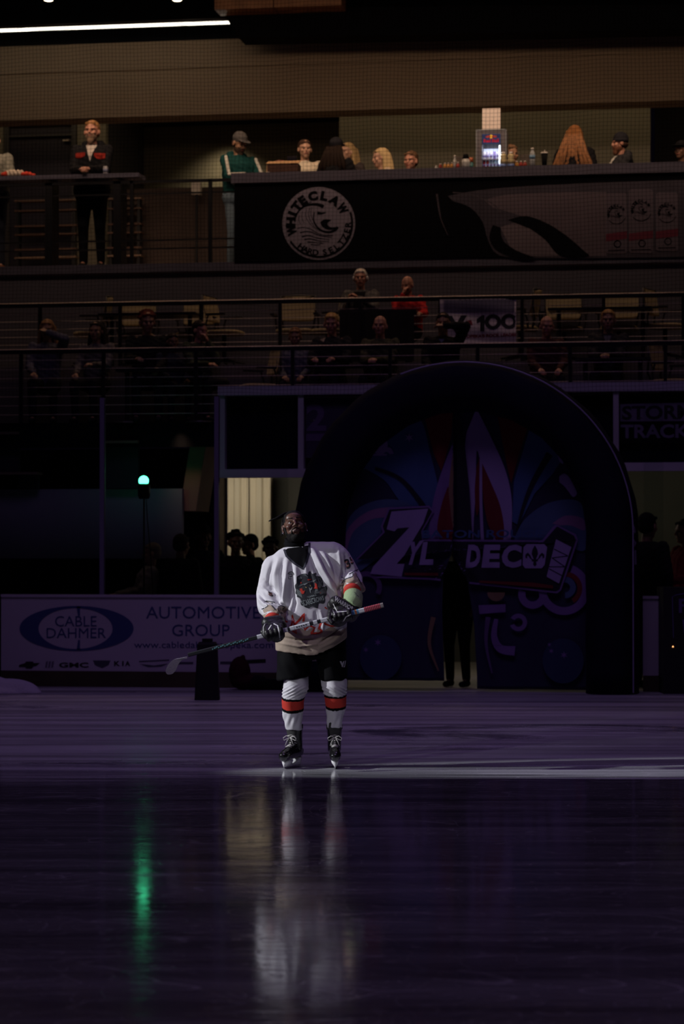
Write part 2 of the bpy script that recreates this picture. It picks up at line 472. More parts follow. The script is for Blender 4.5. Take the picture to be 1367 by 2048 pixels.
# the seating block: terraces
xl_ = X(438, YF)
mb = MB(); mb.bx(-15, 10, YF + 0.14, 29.62, Z1 - 0.18, Z1); struct('floor_lower_terrace', mb, CONCRETE)
mb = MB(); mb.bx(-15, xl_, YF + 0.10, YF + 0.14, Z1 - 0.30, Z1 + 0.01); struct('trim_added_dark_strip', mb, BLACK, 'black strip added to darken the lower terrace front')  # black strip added so that the slab front stays dark
mb = MB(); mb.bx(-15, 10, 29.62, YM, Z2 - 0.18, Z2); struct('floor_upper_terrace', mb, CONCRETE)
mb = MB(); mb.bx(-15, 10, 29.62, 29.70, Z1, Z2 - 0.18); struct('wall_terrace_riser', mb, GREY_WALL)
mb = MB(); mb.bx(-15, 10, YM, YM + 0.16, Z2, ZM - 0.12); struct('wall_below_mezzanine', mb, GREY_WALL)
mb = MB(); mb.bx(-15, 10, YM - 0.02, 37.5, ZM - 0.12, ZM); struct('floor_mezzanine', mb, mat('mezzanine_floor', (0.20, 0.16, 0.15), 0.6, var=0.1, scale=2))
# front of the seating block: beam over the windows
xl = X(438, YF)
mb = MB(); mb.bx(xl, 10, YF - 0.08, YF + 0.12, Z(789, YF), Z(771, YF)); struct('trim_1', mb, WHITE_PAINT, 'white beam above the dark windows')
# mezzanine back wall with its recess, door and dark opening
zb = Z(222, YW, 400)
def wall(name, p0, p1, Y, z0, z1, m, t=0.12):
    mb = MB(); mb.bx(X(p0, Y), X(p1, Y), Y, Y + t, z0, z1); return struct(name, mb, m)
wall('wall_west_end', -420, 6, YW, ZM, 8.6, OLIVE)
wall('wall_beside_door', 153, 211, YW, ZM, 8.6, OLIVE)
wall('wall_behind_bar', 678, 1301, YW, ZM, 8.6, OLIVE)
wall('wall_above_door', 6, 153, YW, Z(240, YW, 80), 8.6, OLIVE)
mb = MB(); mb.bx(X(200, 37.2), X(690, 37.2), 37.2, 37.3, ZM, 8.4); struct('wall_recess', mb, OLIVE)
mb = MB(); mb.bx(X(680, YW) , X(680, YW) + 0.1, YW + 0.12, 37.2, ZM, 8.4); struct('wall_recess_side', mb, DARK_WALL)
mb = MB(); mb.bx(X(209, YW) - 0.1, X(209, YW), YW + 0.12, 37.2, ZM, 8.4); struct('wall_recess_flank', mb, DARK_WALL)
mb = MB(); mb.bx(X(209, YW), X(680, YW), YW + 0.12, 37.2, 8.32, 8.4); struct('ceiling_recess', mb, BLACK)
mb = MB(); mb.bx(X(1302, YW), 10, 36.4, 36.5, ZM, 8.6); struct('wall_dark_hall', mb, DARK_WALL)
# bulkhead, with its long seam, and black ceiling
YK = 33.3
mb = MB(); z0, z1 = Z(221, YK), Z(70, YK)
zs = Z(128, YK)
mb.bx(-16, 10, YK, YK + 0.5, z0, zs - 0.012); mb.bx(-16, 10, YK, YK + 0.5, zs + 0.012, z1); mb.bx(-16, 10, YK + 0.02, YK + 0.48, zs - 0.012, zs + 0.012)
struct('wall_bulkhead', mb, TAN_WALL, 'tan bulkhead above the bar')
mb = MB(); mb.bx(-16, 10, YK, 38, z1, z1 + 0.1); struct('ceiling_mezzanine', mb, BLACK)
mb = MB(); mb.bx(-18, 12, YK + 0.52, YK + 0.6, z1, 13); struct('wall_upper', mb, BLACK)
# double door at the west end of the mezzanine
dr = empty('door_1', (X(80, YW), YW + 0.02, ZM)); tag(dr, 'dark double door with purple frame on the mezzanine', None, None, 'structure')
def in_world(o): o.matrix_parent_inverse = Matrix.Translation(-o.parent.location) if o.parent.rotation_euler.z == 0 else o.parent.matrix_world.inverted(); return o
DARKP = mat('aubergine_paint', (0.018, 0.014, 0.026), 0.5)
zt = Z(241, YW, 80)
mb = MB(); x0, x1 = X(8, YW), X(152, YW)
mb.bx(x0, x0 + 0.07, YW - 0.03, YW + 0.1, ZM, zt); mb.bx(x1 - 0.07, x1, YW - 0.03, YW + 0.1, ZM, zt); mb.bx(x0, x1, YW - 0.03, YW + 0.1, zt - 0.07, zt)
mb.bx(x0, x1, YW - 0.02, YW + 0.08, Z(273, YW, 80), Z(270, YW, 80))
in_world(build('door_frame', mb, mat('door_frame_paint', (0.05, 0.045, 0.045), 0.5), dr))
mb = MB(); mb.bx(x0 + 0.07, x1 - 0.07, YW + 0.03, YW + 0.07, ZM + 0.01, zt - 0.07); in_world(build('door_leaf', mb, DARKP, dr))
mb = MB(); mb.bx(X(125, YW), X(138, YW), YW - 0.03, YW + 0.03, Z(284, YW, 80), Z(281, YW, 80)); in_world(build('door_closer', mb, STEEL, dr))
# lobby under the seating block
YL = 35.0
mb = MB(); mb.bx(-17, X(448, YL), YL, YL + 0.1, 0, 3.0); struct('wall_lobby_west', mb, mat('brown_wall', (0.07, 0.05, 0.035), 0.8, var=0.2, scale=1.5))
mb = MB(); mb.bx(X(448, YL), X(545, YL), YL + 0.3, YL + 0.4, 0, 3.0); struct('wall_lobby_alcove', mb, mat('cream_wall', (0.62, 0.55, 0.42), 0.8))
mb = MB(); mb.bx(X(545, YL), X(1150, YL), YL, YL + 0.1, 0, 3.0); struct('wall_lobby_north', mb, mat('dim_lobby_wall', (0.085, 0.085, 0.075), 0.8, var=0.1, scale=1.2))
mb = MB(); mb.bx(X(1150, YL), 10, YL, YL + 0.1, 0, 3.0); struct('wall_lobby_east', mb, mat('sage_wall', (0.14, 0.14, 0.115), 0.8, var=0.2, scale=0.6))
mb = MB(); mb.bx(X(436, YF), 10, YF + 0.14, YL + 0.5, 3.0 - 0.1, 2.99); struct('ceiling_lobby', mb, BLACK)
# west end: low platform wall under the terraces
zt_, zb_ = Z(978, 29.0, 180), Z(1117, 29.0, 180)
mb = MB(); mb.bx(-15, X(364, 29.0), 29.0, 29.1, zb_, zt_); struct('wall_platform', mb, mat('platform_grey', (0.20, 0.19, 0.24), 0.8, var=0.08, scale=1))
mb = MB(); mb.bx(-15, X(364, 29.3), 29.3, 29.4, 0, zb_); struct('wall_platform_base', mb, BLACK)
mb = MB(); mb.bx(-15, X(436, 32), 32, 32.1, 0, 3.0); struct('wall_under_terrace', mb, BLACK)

# curtains in the bright alcove
crt = MB()
CREAM = mat('cream_curtain', (0.80, 0.72, 0.56), 0.85, var=0.05, scale=1)
xa, xb = X(455, 34.6), X(541, 34.6)
def curtain_sheet(x0, x1, y, z0, z1, amp, waves, n=60):
    f = [(x0 + (x1 - x0) * i / n, y + amp * math.sin(i / n * waves * 2 * PI + math.sin(i * 0.35))) for i in range(n + 1)]
    vs = [(x, yy, z) for z in (z0, z1) for x, yy in f] + [(x, yy + 0.01, z) for z in (z0, z1) for x, yy in f]; k = n + 1; fs = []
    for i in range(n): fs.append((i, i + 1, k + i + 1, k + i)); fs.append((2 * k + i, 3 * k + i, 3 * k + i + 1, 2 * k + i + 1))
    for j in (0, n): fs.append((j, k + j, 3 * k + j, 2 * k + j))
    m = MB(); m.add(vs, fs); return m
for (p0, p1, lab) in ((455, 497, 'cream floor-length curtain hanging in the bright alcove, nearer the purple window post'), (499, 541, 'cream floor-length curtain hanging in the bright alcove, nearer the skater')):
    x0, x1 = X(p0, 34.6), X(p1, 34.6); c = empty('curtain', ((x0 + x1) / 2, 34.6, 0.02), label=lab, cat='curtain', group='curtains in the lobby alcove')
    in_world(build('curtain_cloth', curtain_sheet(x0, x1, 34.6, 0.03, 2.72, 0.02, 1.6), CREAM, c, True))
    mb = MB(); mb.tube([(x0, 34.6, 2.75), (x1, 34.6, 2.75)], 0.015); in_world(build('curtain_rail', mb, STEEL, c))

# windows in the front of the seating block
GLASS_DARK = mat('dark_window_glass', (0.006, 0.008, 0.014), 0.18)
def window(n, p0, p1, ytop, ybot, posts, label):
    w_ = empty('window_%d' % n, (X((p0 + p1) / 2, YF), YF, Z(ybot, YF, p0))); tag(w_, label, None, None, 'structure')
    mb = MB(); zt, zb = Z(ytop, YF, (p0 + p1) / 2), Z(ybot, YF, (p0 + p1) / 2); zb2 = Z(ybot + 17, YF, (p0 + p1) / 2)
    mb.bx(X(p0, YF), X(p1, YF), YF - 0.06, YF + 0.08, zb2, zb)
    for q in posts: mb.bx(X(q, YF), X(q + 11, YF), YF - 0.05, YF + 0.07, zb, zt)
    in_world(build('window_frame', mb, WHITE_PAINT, w_))
    mb = MB(); mb.bx(X(p0, YF), X(p1, YF), YF + 0.09, YF + 0.10, zb, zt); in_world(build('window_pane', mb, GLASS_DARK, w_))
    return w_
w1 = window(1, 440, 760, 789, 938, (440, 597), 'dark upper window in a white frame, beside the inflatable arch')
w2 = window(2, 1100, 1560, 783, 925, (1226,), 'dark upper window holding the storm lettering')
LIT = mat('sign_pale', (0.42, 0.38, 0.50), 0.6)
def fp(name, vt, m, Y, off, parent, label=None):
    return in_world(flat_print(name, vt, m, Y, off, parent, label))
DIMLIT = mat('sign_dim', (0.17, 0.15, 0.22), 0.6)
sg = empty('window_sign', (X(1300, YF), YF + 0.05, Z(880, YF, 1300)), label='window sign reading STORM over TRACK behind the glass', cat='sign')
mb = MB(); mb.bx(X(1237, YF), X(1375, YF), YF + 0.03, YF + 0.06, Z(886, YF, 1300), Z(803, YF, 1300)); in_world(build('sign_board', mb, BLACK, sg))
fp('sign_band', tess([[[(1239, 808), (1372, 805), (1372, 842), (1239, 843)]]]), DIMLIT, YF + 0.03, 0.003, sg)
fp('sign_lettering', text('STORM', [(1243, 812), (1384, 809), (1384, 838), (1243, 840)], 0.03), BLACK_INK, YF + 0.03, 0.006, sg, 'dark word STORM')
fp('sign_lettering', text('TRACK', [(1240, 849), (1378, 848), (1378, 876), (1240, 877)], 0.03), DIMLIT, YF + 0.03, 0.006, sg, 'pale word TRACK')
sg = empty('poster', (X(640, YF), YF + 0.05, Z(920, YF, 640)), label='dim poster with a large pale 2, in the window beside the arch', cat='poster')
mb = MB(); mb.bx(X(610, YF), X(735, YF), YF + 0.03, YF + 0.06, Z(915, YF, 650), Z(792, YF, 650)); in_world(build('poster_sheet', mb, mat('poster_navy', (0.045, 0.035, 0.075), 0.6), sg))
fp('poster_numeral', text('2', (612, 808, 652, 862), 0.03), mat('poster_violet', (0.13, 0.09, 0.19), 0.6), YF + 0.03, 0.004, sg, 'pale numeral 2')
fp('poster_band', tess([[[(611, 868), (700, 866), (700, 880), (611, 882)]]]), mat('poster_violet', (0, 0, 0)), YF + 0.03, 0.004, sg)

# ------------------------------------------------------------------ dasher boards with advertising
BOARD = mat('board_white', (0.50, 0.47, 0.53), 0.45, var=0.04, scale=1)
KICK = mat('kickplate', (0.06, 0.045, 0.025), 0.5, var=0.2, scale=3)
def boards(p0, p1, label):
    x0, x1 = X(p0, YB), X(p1, YB); r = empty('dasher_board', ((x0 + x1) / 2, YB, 0), label=label, cat='rink board')
    zt = 1.093; zk = 0.185
    mb = MB(); mb.bx(x0, x1, YB, YB + 0.10, zk, zt - 0.03); in_world(build('board_panel', mb, BOARD, r))
    mb = MB(); mb.bx(x0, x1, YB - 0.01, YB + 0.1, 0.0, zk); in_world(build('kickplate', mb, KICK, r))
    mb = MB(); mb.bx(x0, x1, YB - 0.015, YB + 0.16, zt - 0.03, zt); in_world(build('cap_rail', mb, BOARD, r))
    return r
bl = boards(3, 574, 'white rink board with an automotive group advertisement')
br = boards(1284, 1319, 'short plain white rink board between the arch and the black case')
I = lambda n, vt, m=NAVY_INK, lab=None, off=0.004: fp(n, vt, m, YB, off, bl, lab)
o = circle(153, 1257, 114, 45, 56); i_ = circle(151, 1257, 74, 41, 56)
I('advert_emblem', tess([[o, i_[::-1]]]), NAVY_INK, 'navy oval ring')
I('advert_emblem', merge(tess([[[(153, 1213), (160, 1213), (160, 1232), (156, 1232)]]]), tess([[[(156, 1280), (160, 1280), (160, 1300), (153, 1300)]]])), NAVY_INK, 'navy tick above and below the name')
I('advert_lettering', text('CABLE', (110, 1232, 193, 1253)), NAVY_INK, 'name CABLE')
I('advert_lettering', text('DAHMER', (93, 1256, 212, 1276)), NAVY_INK, 'name DAHMER')
I('advert_lettering', text('AUTOMOTIVE', (292, 1213, 520, 1237)), NAVY_INK, 'word AUTOMOTIVE')
I('advert_lettering', text('GROUP', (344, 1249, 459, 1272)), NAVY_INK, 'word GROUP')
I('advert_lettering', text('www.cabledahmertopeka.com', (268, 1283, 546, 1300)), NAVY_INK, 'web address')
# the row of small makers' marks
I('advert_mark', tess([[[(38, 1330), (50, 1326), (52, 1323), (66, 1323), (67, 1326), (80, 1326), (72, 1332), (66, 1333), (64, 1337), (52, 1337), (51, 1334), (38, 1334)]]]), BLACK_INK, 'dark bow-tie mark')
I('advert_mark', merge(*[tess([[[(92 + k * 6, 1323), (96 + k * 6, 1322), (94 + k * 6, 1335), (90 + k * 6, 1335)]]]) for k in range(3)]), mat('grey_ink', (0.16, 0.15, 0.2), 0.6), 'three slanted grey shields')
I('advert_mark', text('GMC', (118, 1325, 177, 1335), 0.03), BLACK_INK, 'letters GMC')
I('advert_mark', tess([[[(186, 1321), (221, 1321), (217, 1330), (204, 1336), (190, 1330)]]]), mat('slate_ink', (0.06, 0.06, 0.09), 0.6), 'dark wreathed shield')
I('advert_mark', merge(text('K', (228, 1322, 240, 1332), 0.03), text('I', (244, 1322, 247, 1332), 0.03), text('A', (250, 1322, 260, 1332), 0.03)), BLACK_INK, 'letters KIA')
I('advert_mark', merge(tess([[[(278, 1322), (338, 1319), (338, 1321), (278, 1324)]]]), tess([[[(280, 1328), (308, 1331), (336, 1327), (322, 1333), (296, 1334)]]])), mat('slate_ink', (0, 0, 0)), 'thin winged mark')
I('advert_mark', merge(tess([[[(352, 1324), (386, 1324), (386, 1328), (352, 1328)]]]), tess([[[(440, 1323), (470, 1323), (470, 1328), (440, 1328)]]])), mat('slate_ink', (0, 0, 0)), 'pair of small dark bars')
I('advert_mark', tess([[[(484, 1320), (531, 1318), (531, 1325), (484, 1327)]]]), BLACK_INK, 'short black bar')
# boards beyond the left edge and the black case
mb = MB(); mb.bx(X(-300, YB), X(-2, YB), YB + 0.02, YB + 0.1, 0, 1.09); dkb = build('gate_panel', mb, mat('dark_gate', (0.02, 0.018, 0.03), 0.6)); tag(dkb, 'dark gate panel at the very edge, next to the automotive advertisement', 'gate')

# rink glass
def glass_mat():
    m = bpy.data.materials.new('rink_glass'); m.use_nodes = True; nt = m.node_tree; nt.nodes.clear()
    o = nt.nodes.new('ShaderNodeOutputMaterial'); mx = nt.nodes.new('ShaderNodeMixShader'); t = nt.nodes.new('ShaderNodeBsdfTransparent'); g = nt.nodes.new('ShaderNodeBsdfGlossy')
    t.inputs[0].default_value = (0.93, 0.95, 0.95, 1); g.inputs['Roughness'].default_value = 0.03; f = nt.nodes.new('ShaderNodeFresnel'); f.inputs[0].default_value = 1.45
    nt.links.new(f.outputs[0], mx.inputs[0]); nt.links.new(t.outputs[0], mx.inputs[1]); nt.links.new(g.outputs[0], mx.inputs[2]); nt.links.new(mx.outputs[0], o.inputs[0]); return m
GL = glass_mat(); POST = mat('violet_post', (0.16, 0.15, 0.22), 0.5)
zg = 3.42
for p0, p1, lab in ((-260, 199, 'clear rink glass pane above the oval emblem'), (207, 428, 'clear rink glass pane above the word GROUP, before the green light'), (437, 574, 'clear rink glass pane before the bright curtains'), (1286, 1325, 'narrow clear rink glass pane between arch and black case')):
    mb = MB(); mb.bx(X(p0, YB), X(p1, YB), YB + 0.045, YB + 0.058, 1.094, zg); o = build('rink_glass', mb, GL); tag(o, lab, 'glass pane', 'rink glass panes on the boards')
for p, lab in ((203, 'slim purple-grey post between two glass panes, left of the green light'), (432, 'slim purple-grey post between glass panes, beside the white window frame')):
    mb = MB(); mb.bx(X(p - 4.2, YB), X(p + 4.2, YB), YB + 0.01, YB + 0.09, 1.094, zg + 0.01); o = build('glass_post', mb, POST); tag(o, lab, 'post', 'posts between rink glass panes')

# ------------------------------------------------------------------ netting above the glass
def net():
    pitch = 0.0455; x0, x1 = X(-40, YB), X(1420, YB); z0, z1 = zg + 0.02, 8.75
    v = []; f = []; h = 0.0015
    def pt(x, z):
        return (x + 0.010 * math.sin(z * 3.1 + x), YB + 0.30 + 0.03 * math.sin(x * 1.3 + z * 0.9), z + 0.014 * math.sin(x * 2.1 + 0.6 * z) + 0.006 * math.sin(x * 7.3))
    def strand(pts, wide):
        o = len(v)
        for p in pts:
            if wide == 'x': v.extend([(p[0] - h, p[1], p[2]), (p[0], p[1] - h, p[2]), (p[0] + h, p[1], p[2])])
            else: v.extend([(p[0], p[1], p[2] - h), (p[0], p[1] - h, p[2]), (p[0], p[1], p[2] + h)])
        for i in range(len(pts) - 1):
            for j in range(3):
                a = o + i * 3 + j; b = o + i * 3 + (j + 1) % 3; f.append((a, b, b + 3, a + 3))
    x = x0
    while x < x1: strand([pt(x, z0 + (z1 - z0) * k / 30) for k in range(31)], 'x'); x += pitch
    z = z0
    while z < z1: strand([pt(x0 + (x1 - x0) * k / 70, z) for k in range(71)], 'z'); z += pitch
    me = bpy.data.meshes.new('netting'); me.from_pydata(v, [], f)
    o = link('safety_net', me, mat('black_cord', (0.012, 0.012, 0.012), 0.9)); tag(o, 'fine black safety netting hanging above the rink glass before the crowd', 'netting'); return o
net()

# ------------------------------------------------------------------ railings of the terraces
RAILM = mat('rail_champagne', (0.62, 0.50, 0.42), 0.45)
def railing(Y, z_floor, ytop, p0, p1, posts, cables, label, cat='railing'):
    r = empty('cable_railing', (X(683, Y), Y, z_floor), label=label, cat=cat); zt = Z(ytop, Y, 683)
    mb = MB(); mb.tube([(X(p0, Y), Y, zt - 0.012), (X(p1, Y), Y, zt - 0.012)], 0.022, 14, flat=0.55, up=(0, 1, 0)); in_world(build('top_rail', mb, RAILM, r, True))
    mb = MB(); mb.bx(X(p0, Y), X(p1, Y), Y - 0.025, Y + 0.025, zt - 0.06, zt - 0.013); in_world(build('rail_channel', mb, BLACK_METAL, r))
    for q in posts:
        mb = MB(); mb.bx(X(q, Y) - 0.02, X(q, Y) + 0.02, Y - 0.03, Y + 0.02, z_floor, zt - 0.06); in_world(build('rail_post', mb, BLACK_METAL, r))
    for k in range(cables):
        z = zt - 0.14 - k * (zt - 0.14 - z_floor) / cables
        mb = MB(); mb.tube([(X(p0, Y), Y, z), (X(p1, Y), Y, z)], 0.004, 6); in_world(build('cable', mb, STEEL, r))
    return r
railing(28.86, Z1, 689.5, -300, 1600, (42, 207, 392, 585, 780, 955, 1140, 1330), 7, 'black cable railing before the lower row of seats')
railing(29.78, Z2, 595.5, -300, 1600, (80, 240, 402, 560, 720, 880, 1044, 1207, 1366), 7, 'black cable railing before the upper row of chairs')

# ------------------------------------------------------------------ mezzanine railing and drink ledge
r = empty('cable_railing', (X(230, YM), YM, ZM), label='black railing with a wide drink ledge on the mezzanine, under the bearded man', cat='railing')
zt = Z(361, YM, 300)
mb = MB(); mb.bx(X(-200, YM), X(472, YM), YM - 0.03, YM + 0.03, zt - 0.035, zt); in_world(build('top_rail', mb, BLACK_METAL, r))
for yy in (387, 480, 497):
    z = Z(yy, YM, 300); mb = MB(); mb.bx(X(-200, YM), X(472, YM), YM - 0.012, YM + 0.012, z - 0.014, z + 0.006); in_world(build('rail', mb, BLACK_METAL, r))
for q in (-60, 263, 420):
    mb = MB(); mb.bx(X(q, YM) - 0.022, X(q, YM) + 0.022, YM - 0.03, YM + 0.02, ZM, zt); in_world(build('rail_post', mb, BLACK_METAL, r))
for q in (97, 234):
    mb = MB(); mb.bx(X(q, YM) - 0.05, X(q, YM) + 0.05, YM - 0.03, YM + 0.3, ZM, zt); in_world(build('ledge_leg', mb, BLACK_METAL, r))
zl = Z(350, YM, 150)
mb = MB(); mb.bx(X(-200, YM), X(279, YM), YM - 0.06, YM + 0.32, zl - 0.055, zl); in_world(build('drink_ledge', mb, mat('ledge_grey', (0.09, 0.083, 0.115), 0.5, var=0.1), r))
mb = MB(); mb.bx(-16, 10, YM - 0.045, YM, ZM - 0.10, ZM + 0.012); struct('trim_2', mb, mat('ledge_grey', (0, 0, 0)), 'pale edge of the mezzanine floor')
# light strip, downlights and the wooden box at the top of the picture
mb = MB(); zz = Z(53, 32.6, 200); mb.bx(X(-200, 32.6), X(457, 32.6), 32.6, 32.66, zz - 0.016, zz + 0.016)
ls = empty('strip_light', (X(200, 32.6), 32.63, zz), label='long thin white strip light across the top of the bulkhead', cat='light')
in_world(build('light_tube', mb, mat('strip_glow', (1, 0.93, 0.78), 0.5, emit=2.6, ecol=(1, 0.92, 0.76)), ls))
mb = MB(); mb.bx(X(-200, 32.6), X(459, 32.6), 32.6, 32.70, zz + 0.017, zz + 0.06); in_world(build('light_housing', mb, BLACK_METAL, ls))
for q, lab in ((95, 'round ceiling downlight at the top edge, nearer the corner'), (353, 'round ceiling downlight at the top edge, nearer the wooden box')):
    zz = Z(0, 32.2, q); x_ = X(q, 32.2); o = empty('downlight', (x_, 32.2, zz), label=lab, cat='light', group='downlights over the mezzanine')
    mb = MB(); mb.lathe((0, 0, 0), [(0.0, -0.014), (0.05, -0.012), (0.072, 0.004), (0.0, 0.005)]); build('light_lens', mb, mat('downlight_glow', (1, 0.8, 0.5), 0.5, emit=5, ecol=(1, 0.82, 0.58)), o, True)
    mb = MB(); mb.lathe((0, 0, 0), [(0.078, -0.002), (0.088, 0.0), (0.088, 0.12), (0.02, 0.13), (0.0, 0.13)]); build('light_can', mb, BLACK_METAL, o, True)
WOOD = mat('amber_wood', (0.34, 0.15, 0.055), 0.5, var=0.2, scale=6)
wb = empty('wooden_soffit', (X(560, 32.0), 32.1, Z(14, 32.0, 560)), label='amber wooden soffit box hanging at the top edge', cat='ceiling panel')
for p0, p1 in ((428, 545), (547, 682)):
    mb = MB(); z0 = Z(14.5, 32.0, 560); mb.bx(X(p0, 32.0), X(p1, 32.0), 32.0, 32.4, z0, z0 + 0.6); in_world(build('wood_panel', mb, WOOD, wb))
mb = MB(); q = [(X(440, 32.42), Z(16, 32.4, 440)), (X(1367, 32.42) + 1.5, Z(16, 32.4, 1300)), (X(1367, 32.42) + 1.5, Z(60, 32.4, 1367)), (X(476, 32.42), Z(75, 32.4, 480))]
mb.prism(q, 32.42, 32.9, 'y'); o = build('ceiling_duct', mb, BLACK); tag(o, 'huge black duct under the ceiling, behind the wooden soffit', 'duct')
# wall fitting and dispenser in the mezzanine recess
mb = MB(); x_, z_ = X(462, 36.6), Z(232, 36.6, 462)
o = empty('recess_downlight', (x_, 36.4, 8.31), label='small brass ceiling fitting over the lit recess wall', cat='light')
mb = MB(); mb.lathe((0, 0, 0), [(0.0, -0.03), (0.07, -0.03), (0.09, 0.0), (0.0, 0.0)]); build('light_lens', mb, mat('brass_glow', (0.9, 0.6, 0.25), 0.4, emit=0.25, ecol=(1, 0.7, 0.35)), o, True)
lamp('recess_lamp', 'SPOT', (X(450, 36.6), 36.7, 8.12), (X(445, 37.2), 37.2, 6.0), 32, (1, 0.80, 0.50), 0.08, angle=115, blend=0.9)
o = empty('soap_dispenser', (X(393, 34.1), 34.08, Z(392, 34.2, 393)), label='small white dispenser beyond the mezzanine railing', cat='dispenser')
mb = MB(); mb.loft([[(sx_ * 0.065, sy_ * 0.05, z) for sx_, sy_ in ((-1, -1), (1, -1), (1, 1), (-1, 1))] for z in (0.0, 0.17)]); mb.box((0, -0.055, 0.05), (0.05, 0.02, 0.05)); build('dispenser_body', mb, mat('ivory_plastic', (0.55, 0.5, 0.42), 0.5), o)
mb = MB(); mb.tube([(0, 0, 0), (0, 0, ZM + 0.02 - o.location.z)], 0.02); mb.lathe((0, 0, ZM - o.location.z), [(0.0, 0), (0.11, 0), (0.10, 0.02), (0, 0.025)]); build('dispenser_stand', mb, BLACK_METAL, o)

# half wall and stacked benches behind the railing
m_ = mat('umber_panel', (0.045, 0.028, 0.022), 0.8, var=0.15, scale=3)
mb = MB(); mb.bx(X(226, 34.3), X(482, 34.3), 34.30, 34.38, ZM, Z(377, 34.3, 300)); o = build('partition_screen', mb, m_); tag(o, 'dark brown waist-high screen behind the mezzanine railing', 'screen')
for p0, p1, lab in ((28, 152, 'stacked folding benches before the dark double door'), (214, 282, 'stacked folding benches against the end of the dark brown screen')):
    Yb = 34.0; r = empty('stacked_benches', (X((p0 + p1) / 2, Yb), Yb, ZM), label=lab, cat='benches')
    for yy in (398, 418, 449, 466, 496, 512):
        z = Z(yy, Yb, 150); mb = MB(); mb.bx(X(p0, Yb), X(p1, Yb), Yb - 0.02, Yb + 0.16, z - 0.022, z); in_world(build('bench_slat', mb, mat('slat_bronze', (0.22, 0.14, 0.09), 0.5) if yy in (398, 512) else mat('slat_brown', (0.10, 0.05, 0.03), 0.6), r))
    for q in (p0 + 6, p1 - 6):
        mb = MB(); mb.bx(X(q, Yb) - 0.02, X(q, Yb) + 0.02, Yb + 0.0, Yb + 0.14, ZM, Z(399, Yb, 150)); in_world(build('bench_upright', mb, BLACK_METAL, r))
# ================================================================== INFLATABLE ARCH AND CURTAIN
YA = 27.55
arch = empty('inflatable_arch', (X(928, YA), YA, 0), label='huge navy inflatable entrance arch standing on the far ice', cat='inflatable arch')
def A(px, py, Y=YA): p = P(px, py, Y); return p.x, p.z
NAVY_VINYL = mat('navy_vinyl', (0.006, 0.007, 0.016), 0.75, var=0.15, scale=2, bump=0.3, bscale=6, spec=0.12)
cx, cz = A(928, 1064); RO = A(1276, 1064)[0] - cx; TR = 0.30; RC = RO - TR
path = [(cx - RC, z) for z in np.linspace(0.0, cz, 8)[:-1]]
path += [(cx - RC * math.cos(a), cz + RC * math.sin(a)) for a in np.linspace(0, PI, 33)]
path += [(cx + RC, z) for z in np.linspace(cz, 0.0, 8)[1:]]
rings = []
n = 28
for i, (x, z) in enumerate(path):
    a = path[max(i - 1, 0)]; b = path[min(i + 1, len(path) - 1)]; d = Vector((b[0] - a[0], 0, b[1] - a[1])).normalized()
    u = Vector((d.z, 0, -d.x)); v = Vector((0, 1, 0))
    seam = 1.0 - 0.035 * (1 if i % 3 == 0 else 0)
    if i in (0, len(path) - 1): u = Vector((u.x, 0, 0)).normalized()
    ring = []
    for j in range(n):
        t = 2 * PI * j / n; c, s = math.cos(t), math.sin(t)
        k = 1.0 / (abs(c) ** 2.8 + abs(s) ** 2.8) ** (1 / 2.8)
        ring.append(Vector((x, YA + 0.1, z)) + (u * c * TR + v * s * 0.44) * k * seam)
    rings.append(ring)
mb = MB(); mb.loft(rings); tube = in_world(build('arch_tube', mb, NAVY_VINYL, arch, True))
# pale bead standing in for the highlight along the outer shoulder of the tube
mb = MB(); pts = [(cx - (RO - 0.05) * math.cos(a), YA - 0.26, cz + (RO - 0.05) * math.sin(a)) for a in np.linspace(1.2, PI, 30)] + [(cx + RO - 0.05, YA - 0.26, z) for z in np.linspace(cz, 0.02, 8)[1:]]
mb.tube(pts, 0.008, 6); in_world(build('shoulder_highlight', mb, mat('highlight_pale', (0.30, 0.26, 0.42), 0.4), arch))
PALE = mat('pale_print', (0.36, 0.30, 0.46), 0.7)
bvh = BVHTree.FromObject(tube, bpy.context.evaluated_depsgraph_get())
bvh = BVHTree.FromPolygons([v.co for v in tube.data.vertices], [tuple(p.vertices) for p in tube.data.polygons])
def aw(name, vt, m, lab=None): return in_world(wrap_print(name, vt, m, lambda x, y: P(x, y, YA - 1.0), (0, 1, 0), bvh, 0.004, arch, 0.06, lab))
aw('side_print', merge(tess([[[(1259, 1045), (1268, 1044), (1267, 1070), (1258, 1072)]], [[(1261, 1078), (1270, 1076), (1270, 1092), (1262, 1094)]], [[(1262, 1100), (1265, 1100), (1266, 1130), (1262, 1130)]], [[(1268, 1098), (1271, 1098), (1272, 1128), (1269, 1128)]], [[(1267, 1205), (1271, 1200), (1272, 1214), (1268, 1216)]]])), PALE, 'small pale printed marks on the side')

